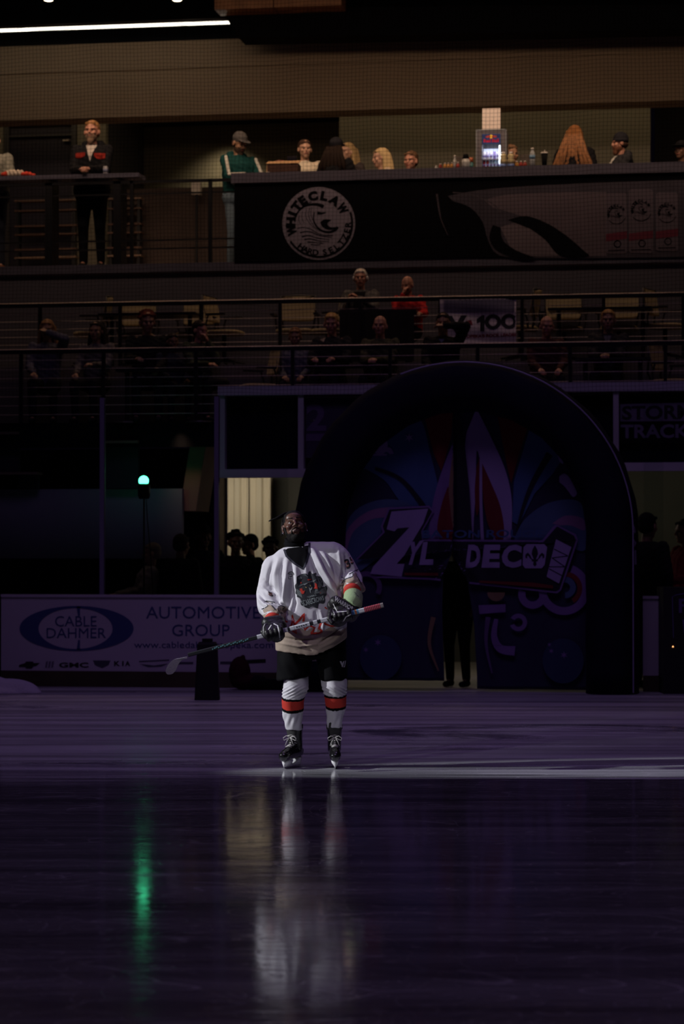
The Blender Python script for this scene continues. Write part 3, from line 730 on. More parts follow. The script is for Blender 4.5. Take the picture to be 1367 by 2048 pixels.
# the printed curtain, in two leaves that part in the middle
YC = YA + 0.05
def inner_x(z, side):
    r = RO - 2 * TR + 0.06
    return cx + side * (r if z <= cz else math.sqrt(max(0.0, r * r - (z - cz) ** 2)))
zbot = Z(1361, YC, 800)
def leaf_mesh(side):
    # edge of the opening: px by py
    ed = [(905, 790), (906, 860), (907, 960), (907, 1060), (903, 1105), (886, 1150), (884, 1220), (888, 1352)] if side < 0 else [(890, 790), (892, 860), (894, 960), (896, 1065), (904, 1112), (932, 1160), (946, 1250), (952, 1352)]
    ez = np.array([P(a, b, YC).z for a, b in ed])[::-1]; ex = np.array([P(a, b, YC).x for a, b in ed])[::-1]
    ztop = cz + RO - 2 * TR + 0.05
    nz, nx = 80, 70; vs = []; fs = []
    for k in range(nz + 1):
        zb0 = zbot if side < 0 else 0.03; z = zb0 + (ztop - zb0) * k / nz; xe = float(np.interp(z, ez, ex)); xo = inner_x(z, side)
        if (xo - xe) * side < 0.01: xo = xe + side * 0.01
        for i in range(nx + 1):
            t = i / nx; x = xe + (xo - xe) * t; D = abs(x - xe)
            fold = 0.03 * math.exp(-D / 0.22) * math.sin(D * 24 + 0.6 * side + z * 0.3) + 0.012 * math.sin(x * 5 + z * 2.1) + 0.006 * math.sin(x * 13 - z * 4)
            vs.append((x, YC + fold + (0.07 if side > 0 else 0.0), z))
    for k in range(nz):
        for i in range(nx):
            a = k * (nx + 1) + i; fs.append((a, a + 1, a + nx + 2, a + nx + 1))
    o = len(vs); vs2 = vs + [(x, y + 0.006, z) for x, y, z in vs]; f2 = fs + [tuple(i + o for i in f)[::-1] for f in fs]
    b = [i for i in range(nx + 1)]
    for i in range(nx): f2.append((i, o + i, o + i + 1, i + 1))
    for k in range(nz): a = k * (nx + 1); c = a + nx + 1; f2.append((a, c, o + c, o + a))
    return vs2, f2, vs, fs
CUR = mat('curtain_navy', (0.016, 0.018, 0.05), 0.8)
leaves = {}
for side, lab in ((-1, 'curtain leaf with the big Z'), (1, 'curtain leaf with the letters DECO')):
    v2, f2, v1, f1 = leaf_mesh(side)
    o = link('curtain_leaf', raw_mesh('curtain_leaf', v2, f2), CUR, arch, True); in_world(o); o['label'] = lab
    leaves[side] = (o, BVHTree.FromPolygons([Vector(p) for p in v1], f1))
BLUE = mat('print_blue', (0.045, 0.10, 0.22), 0.8); TEAL = mat('print_slate_blue', (0.06, 0.11, 0.20), 0.8)
LILAC = mat('print_lilac', (0.30, 0.24, 0.44), 0.8); RED = mat('print_red', (0.14, 0.010, 0.012), 0.8); GOLD = mat('print_bronze', (0.20, 0.13, 0.07), 0.8)
DARKN = mat('print_midnight', (0.006, 0.007, 0.016), 0.8); PURP = mat('print_violet', (0.17, 0.11, 0.28), 0.8); MAUVE = mat('print_mauve', (0.24, 0.13, 0.25), 0.8)
layer = [0]
def art(name, polys, m, lab=None, raw=False):
    """one printed shape of the artwork, split between the leaves it runs over"""
    layer[0] += 1
    vt = polys if raw else tess(polys)
    for side in (-1, 1):
        xs = [p[0] for p in vt[0]]
        if side < 0 and min(xs) > 906: continue
        if side > 0 and max(xs) < 935 and max(xs) < 925: continue
        o = wrap_print(name, vt, m, lambda x, y: P(x, y, YC - 0.4), (0, 1, 0), leaves[side][1], 0.006 + 0.0011 * layer[0], leaves[side][0], 0.02, lab)
        if len(o.data.polygons) == 0: bpy.data.objects.remove(o)
def S(pts, w0, w1=None, k=8): return [stroke(curve(pts, k), w0, w1)]
# fan of coloured panels behind the crest
art('artwork_panel', [[curve([(690, 950), (735, 870), (800, 822), (833, 838), (850, 900), (872, 1010), (830, 1030), (790, 1000), (760, 960), (720, 935)], 5)]], BLUE, 'blue fan panel')
art('artwork_panel', [[[(838, 825), (882, 806), (898, 812), (893, 870), (874, 940), (858, 905)]]], RED, 'dark red fan panel')
art('artwork_panel', [[[(984, 812), (1010, 822), (1048, 850), (1030, 905), (1014, 965), (1006, 930)]]], RED, 'dark red fan panel')
art('artwork_panel', [[[(1052, 850), (1090, 880), (1118, 915), (1098, 945), (1062, 985), (1030, 1050), (1016, 1042), (1020, 960)]]], BLUE, 'blue fan panel')
art('artwork_panel', [[curve([(700, 1150), (672, 1100), (690, 1030), (740, 1000), (800, 1002), (850, 1040), (868, 1090), (800, 1100), (740, 1120)], 5)]], TEAL, 'slate blue swirl')
art('artwork_swirl', [S([(676, 1110), (690, 1060), (728, 1030), (770, 1024), (800, 1030)], 8, 26)[0:1]], MAUVE, 'mauve swirl')
art('artwork_panel', [[curve([(1016, 1090), (1040, 1040), (1090, 1004), (1150, 1000), (1164, 1040), (1164, 1100), (1120, 1090), (1060, 1085)], 5)]], TEAL, 'slate blue swirl')
art('artwork_swirl', [[curve([(1098, 1046), (1125, 1030), (1160, 1036), (1163, 1060), (1135, 1050), (1112, 1050)], 5)]], MAUVE, 'mauve swirl')
art('artwork_swirl', S([(740, 935), (790, 955), (830, 1000), (850, 1035)], 6, 12), DARKN, 'dark swirl line')
art('artwork_swirl', S([(1092, 905), (1060, 960), (1040, 1010), (1026, 1060)], 14, 4), DARKN, 'dark swirl line')
# tall fleur-de-lis plumes in the middle
art('artwork_plume', [[curve([(944, 812), (972, 868), (1000, 930), (1014, 985), (1016, 1040), (1010, 1090), (975, 1090), (985, 1050), (966, 980), (952, 920), (944, 900), (942, 980), (938, 1040), (936, 1090), (925, 1090), (922, 1000), (920, 900), (924, 860)], 4)]], LILAC, 'tall pale lilac plume')
art('artwork_plume', [[curve([(952, 905), (958, 960), (952, 1000), (944, 1030), (940, 980), (944, 930)], 4)]], RED, 'slim red plume heart') 
art('artwork_plume', [[curve([(954, 920), (972, 960), (992, 1010), (1000, 1060), (992, 1090), (968, 1050), (958, 1000)], 4)]], RED, 'red plume heart')
art('artwork_plume', S([(953, 905), (953, 1000), (956, 1090)], 5, 7), LILAC, 'lilac stem')
art('artwork_plume', [[curve([(903, 868), (880, 925), (860, 990), (850, 1050), (848, 1090), (868, 1090), (872, 1040), (886, 980), (900, 930), (904, 900)], 4)]], PURP, 'violet plume')
art('artwork_plume', [[curve([(904, 870), (893, 930), (888, 990), (894, 1060), (905, 1060), (907, 960)], 4)]], GOLD, 'bronze plume edge')
art('artwork_plume', [[curve([(887, 970), (874, 1010), (866, 1060), (880, 1085), (898, 1075), (893, 1030)], 4)]], RED, 'red plume heart')
def fleur(cx_, cy, s, rot=0.0):
    out = []
    half = [(0, -50), (12, -28), (16, -8), (8, 12), (5, 20), (16, 14), (22, -2), (34, -14), (46, -4), (46, 12), (36, 14), (38, 4), (31, 2), (25, 12), (14, 22), (16, 28), (6, 30), (9, 44), (0, 54)]
    pts = half + [(-x, y) for x, y in half[::-1][1:-1]]
    c, q = math.cos(rot), math.sin(rot)
    return [(cx_ + s * (x * c - y * q), cy + s * (x * q + y * c)) for x, y in pts]
art('artwork_emblem', [[curve([(751, 856), (764, 878), (765, 892), (757, 905), (745, 905), (738, 892), (739, 878)], 4)]], LILAC, 'pale lily petal')
art('artwork_emblem', [[curve([(716, 905), (722, 893), (734, 893), (744, 904), (734, 901), (726, 906)], 4)], [curve([(778, 905), (772, 893), (762, 893), (754, 904), (764, 901), (770, 906)], 4)], [[(736, 905), (764, 905), (764, 909), (736, 909)]]], LILAC, 'pale lily side petals')
def star(x, y, r, n=6, r2=0.35): return [(x + (r if i % 2 == 0 else r * r2) * math.sin(PI * i / n), y - (r if i % 2 == 0 else r * r2) * math.cos(PI * i / n)) for i in range(2 * n)]
art('artwork_star', [[star(809, 872, 10)]], LILAC, 'small pale star')
art('artwork_emblem', [[curve([(1112, 950), (1122, 944), (1132, 952), (1142, 970), (1148, 985), (1140, 992), (1130, 980), (1122, 970), (1112, 962)], 4)], [curve([(1108, 905), (1116, 912), (1120, 925), (1112, 920)], 4)]], LILAC, 'pale lily emblem, half hidden by the arch')
# lower ornaments
for (x, y, r, w_) in ((1058, 1190, 22, 15), (1122, 1180, 44, 16)):
    art('artwork_swirl', [arc_band(x, y, r - w_ / 2, r + w_ / 2, 20, 290, 26)], PURP, 'violet curl')
art('artwork_swirl', [arc_band(1125, 1178, 24, 34, -40, 150, 22)], RED, 'red curl')
art('artwork_swirl', [arc_band(1124, 1176, 10, 22, -40, 180, 22)], TEAL, 'slate curl')
art('artwork_swirl', [arc_band(722, 1175, 22, 32, -160, 120, 26)], mat('print_plum', (0.10, 0.06, 0.16), 0.8), 'plum curl')
art('artwork_swirl', [arc_band(1029, 1247, 9, 18, -60, 250, 20)], PURP, 'small violet curl')
art('artwork_swirl', [[(948, 1212), (1003, 1210), (1003, 1226), (950, 1230)]], PURP, 'violet scroll bar')
art('artwork_swirl', S([(984, 1240), (980, 1275), (992, 1300), (1022, 1305)], 8, 20), PURP, 'violet leaf')
art('artwork_swirl', S([(968, 1236), (964, 1290), (976, 1350)], 10, 3), mat('print_plum', (0, 0, 0)), 'plum leaf')
art('artwork_swirl', S([(858, 1236), (850, 1290), (868, 1345)], 10, 3), GOLD, 'bronze leaf')
art('artwork_swirl', [arc_band(984, 1186, 0.1, 18, 90, 270, 16)], GOLD, 'bronze scallop')
art('artwork_panel', [[circle(1120, 1325, 42, 46, 30)], [circle(752, 1318, 42, 46, 30)]], mat('print_deep_blue', (0.018, 0.035, 0.085), 0.8), 'deep blue balloon')
art('artwork_star', [[star(746, 1287, 8)], [star(722, 1302, 6)], [star(1096, 1305, 6)], [star(1122, 1313, 8)], [star(1092, 1292, 5)]], PURP, 'small violet star')
art('artwork_slit_shade', [[[(905, 800), (912, 830), (922, 900), (930, 980), (936, 1080), (940, 1150), (908, 1150), (904, 1000)]]], DARKN, 'dark strip standing in for the dark of the closed slit')  # the dark of the closed slit, painted on the leaves as a strip
# the name plate shaped like a hockey stick
art('artwork_plate', [[[(700, 1120), (756, 1064), (752, 1052), (768, 1014), (850, 1010), (860, 1020), (838, 1060), (838, 1078), (1078, 1080), (1100, 1052), (1106, 1048), (1146, 1068), (1150, 1080), (1116, 1182), (1108, 1188), (1000, 1176), (850, 1160), (735, 1156), (728, 1150)]]], PURP, 'violet outline of the name plate')
art('artwork_plate', [[[(704, 1120), (760, 1064), (756, 1052), (770, 1018), (848, 1014), (856, 1022), (834, 1062), (836, 1082), (1080, 1084), (1104, 1056), (1108, 1052), (1142, 1071), (1146, 1080), (1113, 1180), (1106, 1184), (1000, 1172), (850, 1156), (736, 1152), (732, 1148)]]], DARKN, 'midnight blue name plate')
art('artwork_letter', [[[(774, 1022), (848, 1016), (838, 1046), (800, 1110), (784, 1128), (800, 1128), (794, 1154), (731, 1148), (736, 1134), (810, 1054), (786, 1056), (780, 1062), (764, 1058)]]], LILAC, 'letter Z')
art('artwork_letter', text('Y', [(812, 1084), (840, 1080), (826, 1130), (798, 1130)], 0.05), LILAC, 'letter Y', raw=True)
art('artwork_letter', text('L', [(838, 1084), (862, 1082), (858, 1130), (830, 1130)], 0.05), LILAC, 'letter L', raw=True)
for ch, x0, x1 in (('D', 928, 951), ('E', 960, 991), ('C', 999, 1035)):
    art('artwork_letter', text(ch, [(x0, 1089), (x1 + 2, 1089), (x1, 1136), (x0 - 6, 1136)], 0.05), LILAC, 'letter ' + ch, raw=True)
art('artwork_letter', [[[(1046, 1088), (1082, 1088), (1088, 1094), (1083, 1130), (1077, 1137), (1043, 1137), (1038, 1130), (1040, 1094)]]], LILAC, 'letter O')
art('artwork_emblem', [[fleur(1063, 1111, 0.42)]], DARKN, 'dark lily inside the letter O')
art('artwork_lettering', text('BATON ROUGE', [(836, 1060), (1080, 1058), (1078, 1074), (836, 1076)], 0.02), BLUE, 'name BATON ROUGE', raw=True)
art('artwork_blade', [[[(1106, 1078), (1137, 1094), (1112, 1168), (1087, 1154)]]], LILAC, 'taped stick blade')
art('artwork_blade', [stroke([(1102, 1098), (1130, 1112)], 2), stroke([(1130, 1112), (1098, 1116)], 2), stroke([(1098, 1116), (1124, 1134)], 2), stroke([(1124, 1134), (1092, 1134)], 2), stroke([(1092, 1138), (1118, 1152)], 2)], DARKN, 'dark lacing on the blade')
art('artwork_plate', [[[(800, 1146), (868, 1146), (868, 1152), (800, 1151)]], [[(950, 1162), (1060, 1166), (1100, 1172), (1100, 1178), (1000, 1170), (950, 1166)]]], RED, 'dark red edge of the plate')
# ================================================================== THE HOCKEY PLAYER
pl = empty('person', PC, YAW, label='hockey player in white, tan and red jersey standing on the ice, looking up', cat='person')
def J(px, py, dy=0.0):
    s = (PD + dy) / FPX
    return Vector(((px - 683.5) * s - (630 - 683.5) / 271.0, dy, CAMZ + (1107 - py) * s))
def PXY(v):
    """picture place of player-space points (n,3) -> px, py"""
    s = (PD + v[:, 1]) / FPX
    return (v[:, 0] + (630 - 683.5) / 271.0) / s + 683.5, 1107 - (v[:, 2] - CAMZ) / s
U = 1 / 271.0
SKIN = mat('brown_skin', (0.105, 0.046, 0.030), 0.42, var=0.12, scale=25, bump=0.15, bscale=150)
JW = mat('jersey_white', (0.62, 0.61, 0.65), 0.85, bump=0.06, bscale=260)
JT = mat('jersey_tan', (0.36, 0.285, 0.225), 0.85, bump=0.06, bscale=260)
JR = mat('jersey_red', (0.55, 0.035, 0.02), 0.75)
KB = mat('kit_black', (0.004, 0.004, 0.005), 0.8, spec=0.1)
NAVYC = mat('collar_navy', (0.02, 0.02, 0.035), 0.8)
def bvh_of(o): return BVHTree.FromPolygons([v.co for v in o.data.vertices], [tuple(p.vertices) for p in o.data.polygons])

# ---- body: one continuous surface, head turned up to the light
HR = Euler((math.radians(-20), math.radians(-7), math.radians(6)), 'XYZ').to_matrix()
HC = J(588.5, 1056, -0.01)
def H(x, y, z): return HC + HR @ Vector((x, y, z)) * 1.06
def hell(m, c, r, mi=0, n=16):
    m.ell(H(*c), tuple(q * 1.06 for q in r), HR.to_euler(), n, mi)
bd = MB()
hell(bd, (0, 0.015, 0.035), (0.076, 0.094, 0.088)); hell(bd, (0, -0.012, -0.035), (0.065, 0.072, 0.070)); hell(bd, (0, -0.045, -0.080), (0.036, 0.036, 0.030))
hell(bd, (0, -0.050, 0.055), (0.058, 0.036, 0.040))
bd.cap(H(-0.040, -0.074, 0.036), H(-0.012, -0.084, 0.031), 0.010, 0.011); bd.cap(H(0.040, -0.074, 0.036), H(0.012, -0.084, 0.031), 0.010, 0.011)
bd.cap(H(0, -0.084, 0.028), H(0, -0.110, -0.014), 0.008, 0.013); 
for s in (-1, 1):
    hell(bd, (0.014 * s, -0.098, -0.019), (0.010, 0.011, 0.009)); hell(bd, (0.041 * s, -0.062, -0.012), (0.024, 0.022, 0.021))
    hell(bd, (0.081 * s, 0.012, 0.004), (0.009, 0.020, 0.032)); hell(bd, (0.079 * s, 0.004, -0.022), (0.008, 0.010, 0.012))
    bd.cap(H(0.018 * s, -0.080, 0.024), H(0.045 * s, -0.068, 0.022), 0.0085, 0.007); bd.cap(H(0.017 * s, -0.080, 0.0025), H(0.044 * s, -0.069, 0.003), 0.0065, 0.006)
bd.cap(H(-0.022, -0.083, -0.047), H(0.0, -0.094, -0.044), 0.0062, 0.0075); bd.cap(H(0.022, -0.083, -0.047), H(0.0, -0.094, -0.044), 0.0062, 0.0075)
bd.cap(H(-0.018, -0.083, -0.057), H(0.018, -0.083, -0.057), 0.0085, 0.0085)
bd.cap(J(590, 1080, 0.03), J(597, 1110, 0.05), 0.060, 0.066)
bd.cap(J(575, 1125, 0.04), J(660, 1120, 0.04), 0.09, 0.09); bd.cap(J(617, 1140, 0.03), J(622, 1260, 0.03), 0.15, 0.155); bd.cap(J(600, 1290, 0.03), J(645, 1290, 0.03), 0.12, 0.12)
for a, b, c, d in ((J(552, 1135, 0.03), J(533, 1193, 0.03), J(545, 1240, -0.26), J(549, 1262, -0.33)), (J(680, 1132, 0.03), J(702, 1170, 0.02), J(697, 1205, -0.25), J(688, 1224, -0.34))):
    bd.cap(a, b, 0.065, 0.052); bd.cap(b, c, 0.050, 0.036); bd.cap(c, d, 0.036, 0.030)
    t = (d - c).normalized()
    for k in range(4): q = d + Vector((0.022 * (k - 1.5), 0, 0)); bd.cap(q, q + Vector((0, -0.01, -0.035)), 0.010, 0.009); bd.cap(q + Vector((0, -0.01, -0.035)), q + Vector((0, 0.012, -0.05)), 0.009, 0.008)
    bd.cap(d + Vector((-0.04, 0, 0.0)), d + Vector((-0.06, -0.012, -0.03)), 0.011, 0.009)
for a, b, c, d in ((J(597, 1300, 0.03), J(591, 1385, -0.03), J(588, 1470, 0.05), J(574, 1506, -0.13)), (J(658, 1300, 0.03), J(668, 1385, -0.03), J(668, 1470, 0.05), J(668, 1506, -0.14))):
    bd.cap(a, b, 0.085, 0.058); bd.cap(b + Vector((0, 0.02, 0)), c, 0.048, 0.030); bd.cap(c, c + Vector((0, 0.01, -0.10)), 0.030, 0.026); bd.cap(c + Vector((0, 0.01, -0.10)), d + Vector((0, 0.07, 0.005)), 0.026, 0.018)
body = build('body', bd, SKIN, pl, voxel=0.0052, it=2)
# eyes
EW = mat('eye_white', (0.34, 0.31, 0.30), 0.25); EB = mat('eye_dark', (0.012, 0.007, 0.005), 0.15)
for s in (-1, 1):
    m = MB(); hell(m, (0.030 * s, -0.0685, 0.013), (0.0135, 0.0125, 0.0125)); e = build('eye', m, EW, pl, True)
    m = MB(); hell(m, (0.030 * s + 0.0015, -0.0785, 0.0165), (0.0068, 0.0036, 0.0068)); build('iris', m, EB, e, True)
    m = MB(); m.cap(H(0.014 * s, -0.094, 0.041), H(0.048 * s, -0.074, 0.044), 0.0042, 0.003); build('eyebrow', m, mat('black_hair', (0.007, 0.006, 0.006), 0.8, bump=0.3, bscale=90, spec=0.2), pl, True)
LIP = mat('lip', (0.085, 0.045, 0.042), 0.45)
m = MB(); m.cap(H(-0.017, -0.0875, -0.0485), H(0, -0.0975, -0.0465), 0.0045, 0.0055); m.cap(H(0.017, -0.0875, -0.0485), H(0, -0.0975, -0.0465), 0.0045, 0.0055); m.cap(H(-0.014, -0.0895, -0.056), H(0.014, -0.0895, -0.056), 0.0058, 0.0058)
build('lips', m, LIP, pl, voxel=0.003, it=1)
HAIR = MATS['black_hair']
# beard: a close shell over the jaw, with moustache
m = MB(); hell(m, (0, -0.006, -0.052), (0.0660, 0.0725, 0.0580)); hell(m, (0, -0.045, -0.084), (0.0385, 0.0375, 0.0315))
for s in (-1, 1): m.cap(H(0.069 * s, -0.012, 0.0), H(0.060 * s, -0.030, -0.05), 0.010, 0.012); m.cap(H(0.004 * s, -0.0945, -0.033), H(0.027 * s, -0.081, -0.043), 0.0062, 0.006); m.cap(H(0.027 * s, -0.081, -0.043), H(0.030 * s, -0.076, -0.062), 0.006, 0.007)
def beard_cut(v, nr): return v
bo = build('beard', m, HAIR, pl, voxel=0.0042, it=1)
# hair: cap of short locs, one long loc blown out to the side
m = MB(); hell(m, (0, 0.024, 0.052), (0.082, 0.096, 0.082))
random.seed(3)
for k in range(46):
    a = random.uniform(-2.7, 2.7); t = random.uniform(0.1, 1.25)
    d = Vector((math.sin(a) * math.sin(t), math.cos(a) * math.sin(t), math.cos(t)))
    c = Vector((0, 0.024, 0.05)); p0 = c + Vector((d.x * 0.078, d.y * 0.092, d.z * 0.078))
    if p0.y < -0.045: continue
    p1 = p0 + Vector((d.x * 0.012, d.y * 0.014 + 0.006, -0.028))
    m.cap(H(*p0), H(*p1), 0.011, 0.007, 8)
for s, L in ((-1, 0.070), (1, 0.055)):
    for k in range(3): m.cap(H(0.078 * s, 0.020 + 0.018 * k, 0.05), H(0.090 * s, 0.035 + 0.018 * k, 0.05 - L), 0.010, 0.007, 8)
hair = build('hair', m, HAIR, pl, voxel=0.0055, it=1)
m = MB(); m.tube([J(572, 1027, 0.02), J(562, 1031, 0.0), J(551, 1037, -0.02), J(542, 1040, -0.02), J(537, 1042.5, -0.02)], [0.012, 0.010, 0.007, 0.006, 0.004], 8); m.tube([J(575, 1026, 0.02), J(562, 1034, 0.0), J(552, 1039, -0.01)], [0.010, 0.007, 0.004], 8); build('loose_lock', m, HAIR, pl, True)
m = MB()
for s in (-1, 1): m.ell(H(0.085 * s, -0.002, -0.030), 0.0052)
build('ear_stud', m, mat('silver', (0.8, 0.8, 0.82), 0.15, metal=1.0), pl, True)

# ---- neck gaiter
def ring(px, py, dy, rx, ry, n=28, tilt=0.0, roll=0.0):
    c = J(px, py, dy); return [c + Vector((rx * math.cos(2 * PI * k / n), ry * math.sin(2 * PI * k / n), roll * rx * math.cos(2 * PI * k / n) + tilt * ry * math.sin(2 * PI * k / n))) for k in range(n)]
m = MB(); m.loft([ring(592, 1124, 0.01, 0.10, 0.115, tilt=0.5), ring(591, 1110, 0.03, 0.094, 0.092, tilt=0.45), ring(590, 1100, 0.03, 0.088, 0.086, tilt=0.4), ring(590, 1089, 0.03, 0.083, 0.084, tilt=0.4), ring(589, 1080, 0.03, 0.077, 0.080, tilt=0.4), ring(589, 1077, 0.03, 0.070, 0.072, tilt=0.4)])
build('neck_gaiter', m, KB, pl, voxel=0.007, it=2, warp=lambda v, n: v + n * (0.004 * np.sin(v[:, 2:3] * 190 + v[:, 0:1] * 20)))

# ---- jersey
hem = lambda px: float(np.interp(px, [545, 551, 590, 630, 655, 693, 700], [1298, 1301, 1306, 1311, 1300, 1276, 1274]))
def tring(py, cx, hw, cy, hd, n=44, hemf=False):
    out = []
    for k in range(n):
        t = 2 * PI * k / n; c, s = math.cos(t), math.sin(t); e = 2.5
        q = 1.0 / (abs(c) ** e + abs(s) ** e) ** (1 / e)
        px = cx + hw * c * q; y = hem(px) if hemf else py
        p = J(px, y, 0); p.y = cy + hd * s * q; out.append(p)
    return out
m = MB()
m.loft([tring(1093, 600, 30, 0.04, 0.09), tring(1100, 605, 48, 0.035, 0.115), tring(1112, 609, 66, 0.03, 0.14), tring(1135, 612, 76, 0.02, 0.17), tring(1165, 616, 76, 0.01, 0.19), tring(1200, 620, 73, 0.01, 0.205),
        tring(1240, 622, 71, 0.01, 0.215), tring(1275, 622, 71.5, 0.015, 0.21), tring(1300, 622, 71.5, 0.02, 0.205, hemf=True)])
m.cap(J(612, 1106, 0.04), J(664, 1113, 0.03), 0.085, 0.112); m.cap(J(588, 1118, 0.04), J(549, 1136, 0.02), 0.075, 0.090)
m.cap(J(549, 1136, 0.02), J(534, 1188, 0.02), 0.098, 0.083); m.cap(J(534, 1188, 0.02), J(537, 1212, -0.07), 0.083, 0.086); m.cap(J(537, 1212, -0.07), J(549, 1232, -0.20), 0.082, 0.072)
m.cap(J(672, 1121, 0.02), J(698, 1160, 0.03), 0.114, 0.100); m.cap(J(698, 1160, 0.03), J(702, 1168, -0.10), 0.098, 0.088); m.cap(J(703, 1170, -0.08), J(706, 1173, -0.16), 0.084, 0.076); m.cap(J(716, 1172, 0.0), J(724, 1178, -0.06), 0.045, 0.028)
FOLDS = [  # polyline in the picture, width px, height m
    ([(581, 1150), (580, 1185), (572, 1215), (556, 1240)], 4.5, -0.030), ([(570, 1160), (566, 1200), (556, 1222)], 4.0, 0.012), ([(684, 1140), (682, 1170), (674, 1200)], 4.0, -0.020),
    ([(616, 1100), (628, 1135), (652, 1180), (680, 1222)], 3.2, -0.016), ([(625, 1098), (640, 1130), (664, 1175), (688, 1210)], 4.5, 0.013), ([(636, 1104), (652, 1140), (676, 1178)], 3.0, -0.011), ([(645, 1104), (662, 1140), (684, 1175)], 4.0, 0.010),
    ([(655, 1108), (668, 1150), (676, 1180)], 2.6, -0.008), ([(616, 1112), (620, 1150), (630, 1180)], 2.4, -0.006), ([(610, 1115), (612, 1150)], 3, 0.006),
    ([(582, 1125), (582, 1165), (590, 1205), (584, 1235)], 3.2, -0.015), ([(574, 1120), (572, 1160), (570, 1200)], 4.0, 0.011), ([(566, 1118), (560, 1150), (563, 1195), (570, 1230)], 2.8, -0.013), ([(590, 1130), (594, 1170)], 4, 0.008), ([(557, 1118), (550, 1150), (552, 1180)], 3.5, 0.010), ([(545, 1125), (537, 1150), (536, 1172)], 2.6, -0.008),
    ([(516, 1186), (530, 1200), (552, 1207)], 2.4, -0.012), ([(515, 1194), (530, 1210), (556, 1217)], 2.6, 0.012), ([(516, 1206), (528, 1221), (548, 1226)], 2.2, -0.011), ([(522, 1170), (536, 1186), (552, 1190)], 2.8, 0.009), ([(528, 1160), (545, 1176), (560, 1200)], 2.4, -0.009),
    ([(570, 1210), (590, 1228), (618, 1240)], 3.0, 0.012), ([(566, 1222), (590, 1240), (612, 1244)], 3.0, -0.012), ([(585, 1245), (592, 1262), (610, 1270)], 2.6, 0.009), ([(630, 1225), (632, 1250), (628, 1275)], 2.6, -0.010), ([(640, 1222), (646, 1245), (642, 1275)], 3.0, 0.010), ([(660, 1215), (655, 1245)], 2.6, -0.009),
    ([(556, 1285), (600, 1293), (650, 1286)], 2.4, 0.008), ([(560, 1274), (600, 1281), (640, 1279)], 2.2, -0.008), ([(640, 1296), (665, 1283), (690, 1262)], 2.6, 0.010), ([(636, 1288), (660, 1272), (688, 1252)], 2.4, -0.010), ([(592, 1280), (622, 1300)], 2.6, -0.006),
    ([(690, 1108), (694, 1135), (690, 1160)], 3.0, -0.009), ([(676, 1098), (680, 1130), (678, 1165)], 3.2, 0.008), ([(700, 1118), (708, 1140), (706, 1158)], 2.6, 0.007), ([(684, 1160), (696, 1168), (716, 1162)], 2.2, -0.009), ([(712, 1130), (718, 1148), (722, 1166)], 2.4, -0.008)]
def folds(v, nr):
    px, py = PXY(v); d = np.zeros(len(v))
    for line, w_, h in FOLDS:
        best = np.full(len(v), 1e9); tt = np.zeros(len(v)); L = len(line) - 1
        for i in range(L):
            a = np.array(line[i]); b = np.array(line[i + 1]); ab = b - a
            t = np.clip(((px - a[0]) * ab[0] + (py - a[1]) * ab[1]) / (ab @ ab), 0, 1)
            q = np.hypot(px - a[0] - t * ab[0], py - a[1] - t * ab[1]); k = q < best
            best[k] = q[k]; tt[k] = (i + t[k]) / L
        d += h * np.exp(-(best / w_) ** 2) * np.sin(np.clip(tt, 0.04, 0.96) * PI) ** 0.5
    front = np.clip(-nr[:, 1] * 1.6 + 0.15, 0, 1)
    d *= front * 1.6
    back = 0.007 * np.sin(v[:, 0] * 21 + v[:, 2] * 7 + v[:, 1] * 17) * np.sin(v[:, 2] * 11 + v[:, 0] * 6) * np.clip(nr[:, 1], 0, 1)
    small = 0.0012 * np.sin(v[:, 0] * 47 + 30 * v[:, 2]) * np.sin(v[:, 2] * 40 - v[:, 0] * 31)
    return v + nr * (d + back + small)[:, None]
def jcol(c):
    px, py = PXY(c)
    edge = 1252 + 5 * np.abs(((px / 17.0) % 2) - 1) * 2
    tan = (py > edge) & (px > 545) & (px < 700) & (c[:, 2] < 1.2) & (c[:, 1] > -0.235)
    cuffl = ((px - 549) * 0.45 + (py - 1219) * 1.0 > 0) & (px < 572) & (py < 1252) & (c[:, 1] < -0.05) & (py > 1213)
    cuffr = (py > 1160 + (px - 690) * 0.12) & (px > 682) & (c[:, 1] < 0.16) & (py < 1200)
    return np.where(tan | cuffl | cuffr, 1, 0)
jersey = build('jersey', m, [JW, JT], pl, voxel=0.0068, it=5, warp=folds, matfn=jcol)
jb = bvh_of(jersey)
def jp(name, vt, mt_, lab=None, off=0.0025, par=None): return wrap_print(name, vt, mt_, lambda x, y: J(x, y, -0.9), (0, 1, 0), jb, off, par or jersey, 0.012, lab)
# V neck
jp('undershirt', tess([[[(564, 1100), (569, 1112), (584, 1127), (602, 1137), (608, 1124), (612, 1110), (613, 1090), (600, 1092), (570, 1096)]]]), KB, 'black shirt inside the V neck', 0.003)
jp('collar', tess([stroke([(562, 1098), (567, 1112), (583, 1127), (602, 1139), (610, 1124), (615, 1104), (615, 1084)], 4.5)]), NAVYC, 'dark collar trim', 0.0055)
